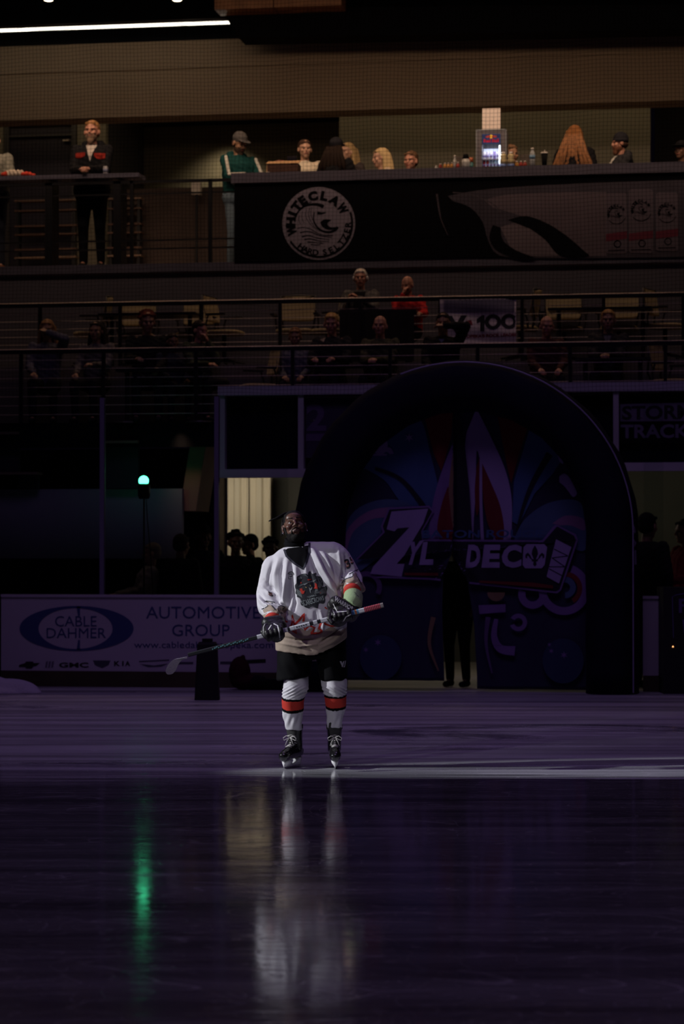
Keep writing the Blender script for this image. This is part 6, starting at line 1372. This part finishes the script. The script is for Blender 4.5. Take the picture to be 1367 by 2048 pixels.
def disc(cx_, cy, R, small=False, m0=DG, sx=1.0, base=0.002):
    k = R / 73.0
    V = lambda pts: [(cx_ + (x - 79.3) * k * sx, cy + (y - 77.5) * k) for x, y in pts]   # emblem space: the big disc seen 160 px wide
    if not small: bn('emblem_disc', tess([[circle(cx_, cy, R * sx, R, 60)]]), m0, base, 'pale round emblem')
    bn('emblem_lettering', merge(arc_text('WHITE', cx_, cy, R * 0.765, R * 0.27, -104, -35, 0.08, sx=sx), arc_text('CLAW', cx_, cy, R * 0.765, R * 0.27, -12, 58, 0.08, sx=sx)), DK, base + 0.002, 'dark words WHITE CLAW round the top')
    if not small: bn('emblem_lettering', merge(arc_text('HARD', cx_, cy, R * 0.80, R * 0.165, 217, 186, 0.04, True, sx=sx), arc_text('SELTZER', cx_, cy, R * 0.80, R * 0.165, 168, 92, 0.04, True, sx=sx)), DK, base + 0.002, 'dark words HARD SELTZER round the foot')
    a0, a1 = (70, 238) if not small else (110, 230)
    bn('emblem_ring', tess([arc_band(cx_, cy, R * 0.885, R * 0.945, a0, a1, 40, sx)]), DK, base + 0.002, 'dark arc')
    E8 = lambda pts: V([(x / 8.54, y / 8.54) for x, y in pts])
    waves = [stroke(curve(E8(p), 6), w0 * k * 1.5, w1 * k * 1.4) for p, w0, w1 in (
        ([(270, 640), (300, 500), (400, 390), (500, 345), (620, 335), (700, 350), (760, 380)], 1.2, 5.5), ([(285, 560), (330, 450), (430, 350), (560, 290)], 1.0, 1.0),
        ([(600, 470), (590, 600), (640, 710), (740, 790), (860, 810), (960, 770), (1000, 720)], 1.5, 4.2), ([(650, 480), (720, 490), (800, 475)], 5.0, 1.0),
        ([(310, 745), (420, 730), (540, 760), (640, 820), (760, 860), (920, 870)], 1.2, 1.0), ([(360, 820), (460, 800), (560, 815), (700, 870), (900, 900)], 1.6, 1.0), ([(390, 890), (500, 868), (640, 905), (860, 940)], 1.8, 0.8), ([(430, 935), (540, 925), (680, 960), (860, 970)], 1.8, 0.8), ([(480, 975), (600, 985), (760, 1005)], 1.5, 0.8), ([(540, 1020), (620, 1030), (700, 1025)], 1.5, 0.8),
        ([(470, 430), (450, 500), (470, 580), (540, 680), (640, 770)], 0.7, 0.7), ([(520, 400), (500, 500), (530, 600), (600, 710), (700, 790)], 0.7, 0.7), ([(560, 380), (545, 480), (570, 590), (650, 710)], 0.7, 0.7), ([(400, 460), (390, 560), (430, 660)], 0.7, 0.7), ([(350, 520), (340, 600), (370, 680)], 0.7, 0.7))]
    claw = [curve(E8([(700, 640), (780, 590), (890, 605), (830, 650), (840, 700), (900, 730), (980, 725), (900, 770), (800, 760), (730, 710)]), 4)]
    bn('emblem_wave', tess([[w_] for w_ in (waves if not small else waves[:6])] + [claw]), DK, base + 0.002, 'dark curling wave lines')
disc(637, 447, 73)
# the breaking wave and the three cans printed on the east half
G1 = mat('wave_grey', (0.115, 0.085, 0.10), 0.6, var=0.12, scale=3); G2 = mat('wave_dusk', (0.05, 0.04, 0.055), 0.6, var=0.2, scale=3); G3 = mat('wave_pale', (0.15, 0.115, 0.13), 0.6, var=0.1, scale=3); G4 = mat('wave_mist', (0.075, 0.058, 0.072), 0.6, var=0.2, scale=2)
bn('banner_picture', tess([[curve([(895, 392), (960, 380), (1060, 372), (1180, 366), (1366, 360), (1500, 356)], 3) + [(1500, 512), (1180, 516)] + curve([(1080, 516), (1000, 512), (975, 480), (965, 445), (940, 415), (905, 402)], 3)]]), G2, 0.002, 'dusky sky')
bn('banner_picture', tess([[curve([(968, 400), (1010, 390), (1080, 386), (1160, 384), (1212, 384)], 3) + [(1212, 512), (1175, 512)] + curve([(1150, 500), (1100, 470), (1060, 440), (1020, 425), (985, 415)], 3)]]), G1, 0.0035, 'grey sea spray')
bn('banner_picture', tess([[curve([(1000, 455), (1030, 446), (1060, 455), (1085, 470), (1110, 490), (1140, 508), (1060, 512), (1020, 495)], 4)]]), G3, 0.005, 'pale wave face')
bn('banner_picture', tess([[curve([(1015, 440), (1050, 432), (1090, 445), (1130, 470), (1165, 500), (1175, 513), (1120, 512), (1090, 480), (1060, 458)], 4)]]), DK, 0.006, 'dark wave curl')
bn('banner_picture', tess([[curve([(985, 450), (978, 475), (992, 500), (1030, 516), (1070, 517), (1030, 500), (1005, 480), (1000, 455)], 4)]]), DK, 0.007, 'dark wave trough')
bn('banner_picture', tess([stroke(curve([(873, 388), (876, 410), (882, 440), (895, 470)], 5), 4, 1), stroke(curve([(955, 395), (975, 402), (990, 412), (1000, 424)], 5), 2, 4), stroke([(905, 385), (940, 388), (962, 395)], 2.5, 1)]), G4, 0.0045, 'faint spray streaks')
RB = mat('can_band', (0.13, 0.012, 0.03), 0.6); CB = mat('can_body', (0.105, 0.08, 0.10), 0.6)
for cx_, w_, y0, y1, dc, R in ((1232, 21, 386, 507, 428, 22), (1281, 24, 378, 506, 420, 24), (1333, 22, 385, 502, 425, 22)):
    bn('printed_can', tess([[[(cx_ - w_, y0 + 4), (cx_ - w_ + 4, y0), (cx_ + w_ - 4, y0), (cx_ + w_, y0 + 4), (cx_ + w_, y1 - 3), (cx_ + w_ - 4, y1), (cx_ - w_ + 4, y1), (cx_ - w_, y1 - 3)]]]), CB, 0.008, 'printed seltzer can')
    disc(cx_, dc, R, True, sx=0.95, base=0.009)
    bn('can_label', tess([[[(cx_ - w_, y1 - 39), (cx_ + w_, y1 - 45), (cx_ + w_, y1 - 30), (cx_ - w_, y1 - 24)]]]), RB, 0.010, 'dark red band')
    bn('can_label', tess([arc_band(cx_ + 2, y1 - 19, 5.5, 7.5, 0, 359, 20), stroke([(cx_ - w_ + 4, y1 - 6), (cx_ + w_ - 4, y1 - 7)], 1.6)]), DK, 0.011, 'small dark ring')

def onbar(px, y=0.12): return Vector((P(px, 348, YM + y).x, YM + y, zc))
def lathe_thing(name, px, prof_parts, label, cat, group=None, y=0.12, sc=1.0):
    r = empty(name, onbar(px, y), label=label, cat=cat, group=group)
    for pn, mt_, prof in prof_parts:
        m = MB(); m.lathe((0, 0, 0), [(a * sc, b * sc) for a, b in prof], 18); build(pn, m, mt_, r, True)
    return r
WCAP = mat('cap_white', (0.62, 0.58, 0.54), 0.5)
def bottle(px, col_, h, label, group, y=0.12, rr=0.02, capm=None):
    lathe_thing('bottle', px, [('bottle_body', col_, [(0, 0), (rr, 0.002), (rr, h * 0.62), (rr * 0.55, h * 0.80), (rr * 0.5, h * 0.86), (0, h * 0.86)]), ('bottle_cap', capm or WCAP, [(0, h * 0.855), (rr * 0.62, h * 0.86), (rr * 0.62, h), (0, h)])], label, 'bottle', group, y)
YEL = mat('juice_amber', (0.50, 0.24, 0.06), 0.3); REDJ = mat('juice_red', (0.30, 0.03, 0.02), 0.3); CLR = mat('clear_plastic', (0.50, 0.50, 0.48), 0.2); PALEY = mat('lemon_plastic', (0.62, 0.52, 0.28), 0.35); BLU = mat('label_blue', (0.10, 0.16, 0.36), 0.4)
gB = 'small drink bottles in a row on the bar'
for px, c, h, lab in ((872, CLR, 0.065, 'tiny clear bottle at the near end of the bottle row'), (880, REDJ, 0.09, 'small red bottle second in the bottle row'), (889, YEL, 0.10, 'small amber bottle third in the bottle row'), (896, YEL, 0.10, 'small amber bottle fourth in the bottle row'), (903, YEL, 0.10, 'small amber bottle fifth in the bottle row'), (909, CLR, 0.19, 'taller clear bottle at the bottle row, with white cap'), (915, REDJ, 0.10, 'small red bottle closing the bottle row')):
    bottle(px, c, h, lab, gB, rr=0.021)
lathe_thing('pitcher', 931, [('pitcher_body', CLR, [(0, 0), (0.05, 0), (0.055, 0.10), (0.045, 0.14), (0, 0.14)]), ('pitcher_lid', BLACK, [(0, 0.14), (0.047, 0.14), (0.03, 0.20), (0, 0.205)])], 'clear pitcher with black lid beside the drinks cooler', 'pitcher')
lathe_thing('tumbler', 941, [('tumbler_body', mat('teal_plastic', (0.08, 0.22, 0.22), 0.4), [(0, 0), (0.03, 0), (0.035, 0.10), (0, 0.10)]), ('tumbler_lid', mat('orange_plastic', (0.45, 0.12, 0.05), 0.4), [(0, 0.10), (0.037, 0.10), (0.03, 0.16), (0, 0.165)])], 'small teal cup with orange lid against the drinks cooler', 'cup', y=0.16)
gY = 'lemon yellow bottles beside the cooler'
for px, lab in ((1006, 'lemon yellow bottle with blue foot touching the cooler'), (1021, 'lemon yellow bottle with blue foot next to the small red cups')):
    lathe_thing('bottle', px, [('bottle_body', PALEY, [(0, 0.05), (0.042, 0.05), (0.044, 0.10), (0.035, 0.13), (0.042, 0.15), (0.034, 0.175), (0, 0.18)]), ('bottle_label', BLU, [(0, 0), (0.042, 0), (0.044, 0.05), (0, 0.051)]), ('bottle_cap', WCAP, [(0, 0.178), (0.024, 0.178), (0.024, 0.205), (0, 0.206)])], lab, 'bottle', gY, y=0.06)
for px, c, lab in ((1033, YEL, 'small amber jar just past the yellow bottles'), (1041, REDJ, 'small red jar with white cap in the middle of the jars'), (1049, REDJ, 'small red jar with white cap closest to the water bottle')):
    bottle(px, c, 0.095, lab, 'small jars between yellow bottles and water bottle', rr=0.024)
lathe_thing('bottle', 1064, [('bottle_body', mat('water_plastic', (0.46, 0.50, 0.52), 0.15, trans=0.3), [(0, 0), (0.034, 0), (0.036, 0.10), (0.034, 0.19), (0.016, 0.225), (0.014, 0.24), (0, 0.24)]), ('bottle_label', mat('label_sky', (0.12, 0.24, 0.38), 0.5), [(0.0, 0.115), (0.0372, 0.115), (0.0372, 0.165), (0, 0.166)]), ('bottle_cap', WCAP, [(0, 0.238), (0.017, 0.238), (0.017, 0.26), (0, 0.26)])], 'clear water bottle with blue label and white cap', 'bottle')
r = lathe_thing('cup', 1088, [('cup_body', BLACK, [(0, 0), (0.028, 0), (0.042, 0.18), (0, 0.18)]), ('cup_lid', WCAP, [(0, 0.18), (0.048, 0.18), (0.046, 0.197), (0, 0.198)])], 'tall black cup with white lid and straw', 'cup')
m = MB(); m.tube([(0, 0, 0.19), (0.004, 0, 0.235)], 0.004, 8); build('straw', m, WCAP, r)
# cardboard box with an open lid flap
bx_ = empty('cardboard_box', onbar(568, 0.2), 0.03, label='open cardboard box standing on the end of the bar', cat='box')
CARD = mat('cardboard', (0.40, 0.24, 0.12), 0.85, var=0.1); DCARD = mat('cardboard_printed', (0.055, 0.022, 0.014), 0.8, var=0.2)
m = MB(); m.bx(-0.20, 0.20, -0.14, 0.14, 0.0, 0.14); build('box_body', m, DCARD, bx_); m = MB(); m.add([(-0.215, -0.15, 0.135), (0.215, -0.15, 0.135), (0.225, 0.02, 0.195), (-0.215, 0.02, 0.19), (-0.215, -0.147, 0.130), (0.215, -0.147, 0.130), (0.225, 0.023, 0.190), (-0.215, 0.023, 0.185)], [(0, 1, 2, 3), (4, 5, 6, 7), (0, 1, 5, 4), (1, 2, 6, 5), (2, 3, 7, 6), (3, 0, 4, 7)]); build('box_flap', m, CARD, bx_)
m = MB(); m.add([(-0.2, -0.141, 0.14), (-0.2, -0.141, 0.0), (-0.218, -0.12, 0.0), (-0.218, -0.12, 0.10)], [(0, 1, 2, 3)]); build('box_side_flap', m, CARD, bx_)
r = empty('card_terminal', onbar(584, 0.40), label='small black screen device behind the cardboard box', cat='payment device'); m = MB(); m.box((0, 0, 0.11), (0.03, 0.03, 0.22)); m.lathe((0, 0, 0), [(0, 0), (0.06, 0), (0.05, 0.012), (0, 0.015)]); build('device_stand', m, BLACK, r); m = MB(); m.box((0, -0.01, 0.24), (0.13, 0.02, 0.09), Euler((0.3, 0, 0))); build('device_screen', m, mat('screen_dark', (0.02, 0.02, 0.03), 0.2), r)
r = empty('tip_jar', onbar(560, 0.42), label='small red-rimmed cup behind the cardboard box', cat='cup'); m = MB(); m.lathe((0, 0, 0), [(0, 0), (0.045, 0), (0.055, 0.22), (0, 0.22)]); build('jar_body', m, mat('smoky_plastic', (0.05, 0.04, 0.04), 0.3), r, True); m = MB(); m.lathe((0, 0, 0), [(0.054, 0.215), (0.06, 0.222), (0.054, 0.23), (0, 0.23)]); build('jar_rim', m, mat('rim_rose', (0.40, 0.14, 0.10), 0.5), r, True)
r = empty('napkin', onbar(534, 0.0), label='crumpled white napkin at the foot of the cardboard box', cat='napkin'); m = MB(); m.ell((0, 0, 0.008), (0.035, 0.02, 0.010)); m.ell((0.02, 0.005, 0.012), (0.02, 0.015, 0.010)); build('napkin_paper', m, WCAP, r, voxel=0.004, it=1)
# drinks cooler
co = empty('drinks_cooler', onbar(984, 0.22), -YAW * 0 , label='lit countertop drinks cooler with red and yellow bull logo', cat='cooler')
CF = mat('cooler_frame', (0.18, 0.165, 0.18), 0.4); m = MB()
m.bx(-0.19, 0.19, 0.14, 0.17, 0.0, 0.50); m.bx(-0.19, -0.12, -0.15, 0.14, 0.0, 0.50); m.bx(0.12, 0.19, -0.15, 0.14, 0.0, 0.50); m.bx(-0.12, 0.12, -0.15, 0.14, 0.445, 0.50); m.bx(-0.12, 0.12, -0.15, 0.14, 0.0, 0.012); build('cabinet', m, CF, co)
m = MB()
for s in (-1, 1): m.bx(s * 0.19 - 0.006, s * 0.19 + 0.006, -0.156, -0.144, 0.02, 0.502)
m.bx(-0.19, 0.19, -0.156, -0.144, 0.494, 0.506); build('frame_edge', m, mat('pale_edge', (0.32, 0.35, 0.38), 0.3), co)
m = MB(); m.bx(-0.12, 0.12, 0.12, 0.139, 0.03, 0.30); build('back_light', m, mat('cooler_glow', (0.75, 0.80, 1.0), 0.5, emit=0.55, ecol=(0.72, 0.78, 1.0)), co)
m = MB(); m.bx(0.098, 0.116, -0.14, -0.12, 0.06, 0.30); build('side_light', m, mat('cooler_tube', (0.9, 0.95, 1.0), 0.5, emit=2.2, ecol=(0.85, 0.92, 1.0)), co)
m = MB(); m.bx(-0.12, 0.12, -0.152, -0.13, 0.318, 0.445); hd_ = build('header_panel', m, mat('header_navy', (0.012, 0.02, 0.06), 0.4, emit=0.4, ecol=(0.03, 0.05, 0.14)), co)
def cl(pts): return [[(x, z) for x, z in pts]]
def cprint(name, polys, col_, lab, raw=None, off=0.154):
    V, T = raw or tess(polys); o = link(name, raw_mesh(name, [(x, -off, z) for x, z in V], T), mat('cooler_' + lab.replace(' ', '_'), col_, 0.5, emit=0.45, ecol=col_), hd_); o['label'] = lab
cprint('header_logo', [[circle(0, 0.412, 0.022, 0.024, 24)]], (0.75, 0.42, 0.03), 'yellow sun')
bull = [(-0.075, 0.425), (-0.066, 0.418), (-0.055, 0.420), (-0.035, 0.428), (-0.015, 0.420), (-0.004, 0.410), (-0.012, 0.398), (-0.03, 0.402), (-0.05, 0.396), (-0.062, 0.403), (-0.078, 0.398), (-0.068, 0.411)]
cprint('header_logo', [[bull], [[(-x, z) for x, z in bull][::-1]]], (0.42, 0.04, 0.02), 'pair of red bulls', off=0.1545)
Vt, Tt, _ = glyphs('Red Bull', 0.05); cprint('header_lettering', None, (0.40, 0.01, 0.03), 'red words Red Bull', raw=([(-0.098 + u * 0.196, 0.382 - v * 0.045) for u, v in Vt], Tt), off=0.1545)
m = MB(); m.bx(-0.12, 0.12, -0.13, 0.12, 0.118, 0.126); build('shelf', m, mat('shelf_glass', (0.5, 0.5, 0.55), 0.3), co)
for z0, cols, g_, shelfn in ((0.126, ((0.62, 0.62, 0.70), (0.50, 0.48, 0.62), (0.62, 0.62, 0.70), (0.26, 0.20, 0.48), (0.62, 0.62, 0.70)), 'cans on the upper cooler shelf', 'upper'), (0.012, ((0.35, 0.02, 0.03), (0.30, 0.03, 0.03), (0.30, 0.42, 0.58), (0.34, 0.48, 0.62), (0.30, 0.42, 0.58)), 'cans on the lower cooler shelf', 'lower')):
    for k, c in enumerate(cols):
        names = ('first', 'second', 'third', 'fourth', 'fifth')
        r = empty('drink_can', co.location + Vector((-0.095 + 0.044 * k, -0.085, z0)), label='slim can, %s of five on the %s cooler shelf' % (names[k], shelfn), cat='can', group=g_)
        m = MB(); m.lathe((0, 0, 0), [(0, 0), (0.016, 0), (0.0195, 0.006), (0.0195, 0.096), (0.015, 0.104), (0, 0.104)], 14); build('can_body', m, mat('can_%d_%d_%d' % tuple(int(q * 99) for q in c), c, 0.35), r, True)
        m = MB(); m.lathe((0, 0, 0), [(0, 0.03), (0.0198, 0.03), (0.0198, 0.055), (0, 0.056)], 14); build('can_band', m, mat('can_band_violet', (0.16, 0.12, 0.40), 0.4), r, True)
lamp('cooler_lamp', 'AREA', co.location + Vector((0, -0.12, 0.31)), co.location + Vector((0, -0.02, 0.0)), 0.8, (0.8, 0.87, 1.0), 0.2, 0.02)
sgn = empty('menu_sign', co.location + Vector((-0.015, 0.02, 0.506)), label='plain white sign card standing on the drinks cooler', cat='sign'); m = MB(); m.box((0, 0, 0.15), (0.235, 0.012, 0.30)); build('sign_card', m, mat('sign_white', (0.78, 0.68, 0.62), 0.7), sgn); m = MB(); m.box((0, 0.01, 0.01), (0.16, 0.07, 0.012)); build('sign_foot', m, CF, sgn)
for px, lab in ((922, 'small square speaker beyond the bar, before the cooler'), (1050, 'small square speaker beyond the bar, after the cooler')):
    r = empty('tablet_stand', onbar(px, 0.42), label=lab.replace('speaker', 'dark screen'), cat='screen'); m = MB(); m.box((0, 0, 0.16), (0.15, 0.015, 0.13)); m.box((0, 0.01, 0.05), (0.02, 0.02, 0.10)); m.lathe((0, 0, 0), [(0, 0), (0.06, 0), (0.05, 0.01), (0, 0.012)]); build('screen_body', m, mat('screen_brown', (0.07, 0.055, 0.045), 0.5), r)
# ledge things
r = empty('drink_can', (X(210, YM + 0.12), YM + 0.12, zl), label='silver and blue can beside the bearded man on the ledge', cat='can')
m = MB(); m.lathe((0, 0, 0), [(0, 0), (0.028, 0), (0.033, 0.008), (0.033, 0.11), (0.026, 0.122), (0, 0.122)]); build('can_body', m, mat('can_silver', (0.36, 0.36, 0.40), 0.35, metal=0.3), r, True); m = MB(); m.lathe((0, 0, 0), [(0, 0.045), (0.0335, 0.045), (0.0335, 0.085), (0, 0.086)]); build('can_label', m, mat('can_label_blue', (0.12, 0.14, 0.24), 0.4), r, True)
r = empty('bundled_jersey', (X(40, YM + 0.08), YM + 0.08, zl), label='bundled red and white cloth lying on the ledge at the picture edge', cat='cloth'); m = MB()
for c, rr in (((-0.12, 0, 0.05), (0.10, 0.06, 0.055)), ((-0.02, 0, 0.05), (0.08, 0.06, 0.05))): m.ell(c, rr)
build('white_folds', m, mat('bundle_white', (0.52, 0.44, 0.36), 0.8), r, voxel=0.008, warp=lambda v, n: v + n * 0.006 * np.sin(v[:, 0:1] * 120 + v[:, 2:3] * 60)); m = MB(); m.ell((0.08, -0.01, 0.035), (0.10, 0.06, 0.036)); m.ell((0.15, -0.01, 0.022), (0.07, 0.05, 0.022)); m.ell((-0.20, -0.02, 0.04), (0.06, 0.05, 0.04)); build('red_folds', m, mat('bundle_red', (0.50, 0.035, 0.015), 0.8), r, voxel=0.008, warp=lambda v, n: v + n * 0.005 * np.sin(v[:, 0:1] * 110 + v[:, 1:2] * 60))

# ================================================================== BANNER ON THE UPPER RAILING
YR = 29.765
vb = empty('hanging_banner', (X(957, YR), YR, Z(690, YR, 957)), label='white V 100 banner with black numerals hung on the upper railing', cat='banner')
def wavy(x, z): return 0.012 * math.sin(x * 9 + z * 4) + 0.008 * math.sin(z * 22 + x * 3)
x0, x1 = X(880, YR), X(1032, YR); zb_ = Z(689, YR, 957); zt_ = Z(598.5, YR, 957); n = 40; vs = []; fs = []
for k in range(n + 1):
    for i in range(n + 1):
        x = x0 + (x1 - x0) * i / n; z = zb_ + (zt_ - zb_) * k / n; vs.append((x, YR - 0.02 + wavy(x, z), z))
for k in range(n):
    for i in range(n): a = k * (n + 1) + i; fs.append((a, a + 1, a + n + 2, a + n + 1))
vbv = BVHTree.FromPolygons([Vector(p) for p in vs], fs)
N_ = len(vs); vs3 = vs + [(x, y + 0.003, z) for x, y, z in vs]; f3 = fs + [tuple(N_ + i for i in f)[::-1] for f in fs]
vc = link('banner_cloth', raw_mesh('banner_cloth', vs3, f3), mat('vinyl_white', (0.80, 0.70, 0.72), 0.6), vb, True); in_world(vc)
def vp(name, vt, mt_, lab, off=0.003): wrap_print(name, vt, mt_, lambda x, y: P(x, y, YR - 0.4), (0, 1, 0), vbv, off, vc, 0.03, lab)
vp('banner_band', tess([[[(880, 590), (1032, 588), (1032, 618), (880, 619)]]]), mat('banner_slate', (0.17, 0.155, 0.22), 0.7), 'grey-violet top band')
vp('banner_lettering', text('V', [(884, 626), (926, 624), (924, 660), (888, 662)], 0.06), BLACK_INK, 'black letter V')
vp('banner_lettering', tess([[[(946, 632), (957, 624), (962, 624), (962, 657), (953, 657), (953, 638), (946, 641)]]]), BLACK_INK, 'black numeral 1')
for cx_ in (979, 1012): vp('banner_lettering', tess([[circle(cx_, 638 - (cx_ - 979) * 0.03, 17, 15.5, 30), circle(cx_, 638 - (cx_ - 979) * 0.03, 8.2, 8.2, 20)[::-1]]]), BLACK_INK, 'black numeral 0')
vp('banner_lettering', text("TOPEKA'S ROCK LEADER", [(919, 664), (1030, 660), (1030, 667), (919, 671)], 0.05), mat('banner_red', (0.28, 0.02, 0.04), 0.7), 'red line of words')
vp('banner_detail', tess([[[(923, 636), (935, 634), (938, 644), (924, 646)]]]), mat('banner_red', (0, 0, 0)), 'small red mark beside the V')

# ================================================================== LOWER WEST, STAIRS, BENCHES
m = MB(); q = [(X(388, 29.2), Z(846, 29.2, 400)), (X(420, 29.2), Z(846, 29.2, 400)), (X(393, 29.2), Z(1022, 29.2, 380)), (X(361, 29.2), Z(1022, 29.2, 380))]
m.prism(q, 29.15, 29.9, 'y'); sp_ = empty('stair_panel', (X(395, 29.2), 29.2, Z(1022, 29.2, 380)), label='tan slanted side panel of a stair beside the window post', cat='stair panel'); in_world(build('panel_body', m, mat('stair_tan', (0.24, 0.15, 0.11), 0.7, var=0.15, scale=2), sp_))
m = MB(); m.bx(X(388, 29.2), X(422, 29.2), 29.14, 29.9, Z(846, 29.2, 400), Z(843, 29.2, 400)); in_world(build('panel_cap', m, STEEL, sp_))
lamp('stair_fill', 'SPOT', (X(420, 29.2) - 0.3, 28.75, 3.05), (X(390, 29.2), 29.2, 2.2), 7, (1.0, 0.62, 0.42), 0.1, angle=60, blend=1.0)  # unseen lamp added to warm and brighten the stair panel
for p0, p1, yy, Y, lab in ((-120, 41, 865, 28.9, 'bench edge catching light at the west end, lower terrace wall'), (205, 280, 882, 28.9, 'bench edge catching light between the glass posts'), (-120, 80, 945, 28.9, 'lowest dark bench west of the glass post')):
    z = Z(yy, Y, (p0 + p1) / 2); r = empty('bench', (X((p0 + p1) / 2, Y), Y, z - 0.4), label=lab, cat='bench'); m = MB(); m.bx(X(p0, Y), X(p1, Y), Y - 0.12, Y + 0.12, z - 0.03, z); in_world(build('bench_seat', m, mat('bench_wood', (0.16, 0.11, 0.08), 0.5), r)); m = MB(); m.bx(X(p0, Y) + 0.03, X(p1, Y) - 0.03, Y + 0.02, Y + 0.10, 2.38, z - 0.03); in_world(build('bench_front', m, mat('bench_panel', (0.02, 0.02, 0.03), 0.8), r))

# ================================================================== GREEN LIGHT, BLACK CASES, BAG, ICE SHAVINGS
YG = 28.25
gz = Z(975, YG, 288); gx = X(288, YG)
g = empty('green_stage_light', (gx, YG, 0.004), label='glowing green stage light on a thin stand behind the rink glass', cat='stage light')
m = MB(); m.ell((0, -0.02, gz + 0.075), (0.062, 0.05, 0.062)); build('light_dome', m, mat('green_glow', (0.2, 1.0, 0.6), 0.3, emit=9, ecol=(0.06, 0.85, 0.38)), g, True)
m = MB(); m.lathe((0, 0, 0), [(0, gz - 0.14), (0.06, gz - 0.14), (0.075, gz - 0.10), (0.075, gz + 0.02), (0.06, gz + 0.045), (0, gz + 0.045)], 20); build('light_housing', m, BLACK_METAL, g, True)
m = MB(); m.tube([(0, 0, 0.02), (0, 0, gz - 0.13)], 0.011, 8); m.lathe((0, 0, 0), [(0, 0), (0.16, 0), (0.14, 0.02), (0, 0.03)]); build('light_stand', m, BLACK_METAL, g)
m = MB(); m.tube([(0.03, -0.02, gz - 0.12), (0.05, -0.03, gz - 0.4), (0.085, -0.03, gz - 0.75), (0.11, -0.02, gz - 1.2), (0.10, 0, 0.6)], 0.006, 6); build('power_cord', m, BLACK_METAL, g, True)
bp0 = G(413, 1401)
cs = empty('draped_stand', bp0, YAW, label='black tapered stand on the ice before the word topeka', cat='stand')
m = MB(); m.loft([[Vector((w_ * x, w_ * 0.9 * y + 0.13, z)) for x, y in ((-1, -0.8), (-0.8, -1), (0.8, -1), (1, -0.8), (1, 0.8), (0.8, 1), (-0.8, 1), (-1, 0.8))] for z, w_ in ((0.0, 0.132), (0.01, 0.133), (0.35, 0.118), (0.60, 0.106), (0.625, 0.09))]); build('stand_cover', m, mat('cover_black', (0.006, 0.006, 0.007), 0.85), cs)
m = MB(); m.bx(-0.055, 0.055, 0.07, 0.19, 0.622, 0.66); build('stand_top', m, BLACK_METAL, cs)
bp1 = G(478, 1381)
eb = empty('equipment_bag', bp1, YAW, label='dark red and black bag slumped against the rink board', cat='bag')
m = MB(); m.ell((0, 0.12, 0.20), (0.13, 0.11, 0.19)); m.ell((0.05, 0.12, 0.10), (0.16, 0.12, 0.10)); m.cap((0, 0.12, 0.34), (0.04, 0.1, 0.38), 0.03); build('bag_body', m, mat('bag_maroon', (0.03, 0.006, 0.010), 0.9, spec=0.1), eb, voxel=0.012, it=2)
m = MB(); m.ell((0.20, 0.12, 0.08), (0.16, 0.12, 0.09)); m.bx(0.1, 0.52, 0.04, 0.22, 0.0, 0.13); build('bag_pouch', m, BLACK, eb, voxel=0.012, it=2)
sp0 = G(18, 1387)
m = MB(); r = empty('ice_shavings', sp0, YAW, label='heap of pale ice shavings against the board at the corner of the picture', cat='ice shavings'); tag(r, kind='stuff')
for c, rr in (((0.0, 0.02, 0.0), (0.36, 0.16, 0.17)), ((-0.30, 0.02, 0.0), (0.40, 0.16, 0.22)), ((0.18, -0.02, 0.0), (0.20, 0.12, 0.08)), ((-0.1, -0.06, 0.0), (0.3, 0.14, 0.08))): m.ell(c, rr, n=20)
build('shavings', m, mat('snow_pale', (0.42, 0.40, 0.46), 0.9, bump=0.8, bscale=40), r, voxel=0.02, it=2, warp=lambda v, n: np.column_stack([v[:, 0], v[:, 1], np.maximum(v[:, 2], 0.001)]))
bp2 = G(1326, 1388)
ca = empty('road_case', bp2, YAW, label='tall black case with violet outlined print and a tiny orange light', cat='case')
hh = 1.20
m = MB(); m.bx(0, 0.75, 0.0, 0.55, 0.0, hh); build('case_body', m, mat('case_black', (0.007, 0.007, 0.009), 0.6), ca)
def casep(name, polys, mt_, lab, raw=None):
    V, T = raw or tess(polys); o = link(name, raw_mesh(name, [((x - 1326) / 177.5, -0.004, (1388 - y) / 177.5) for x, y in V], T), mt_, ca); o['label'] = lab
VI = mat('case_violet', (0.10, 0.07, 0.20), 0.6)
casep('case_outline', [stroke([(1346, 1276), (1344, 1194), (1352, 1190), (1400, 1183)], 1.6)], VI, 'violet outline'); casep('case_lettering', None, VI, 'violet letter F', raw=text('F', (1357, 1198, 1375, 1226), 0.02)); casep('case_lettering', [[[(1364, 1240), (1376, 1238), (1376, 1270), (1368, 1272)]]], VI, 'violet bar')
m = MB(); m.ell(((1345 - 1326) / 177.5, -0.004, (1388 - 1293.5) / 177.5), 0.008, None, 8); build('indicator_light', m, mat('orange_glow', (1, 0.4, 0.1), 0.4, emit=3, ecol=(1.0, 0.40, 0.14)), ca, True)
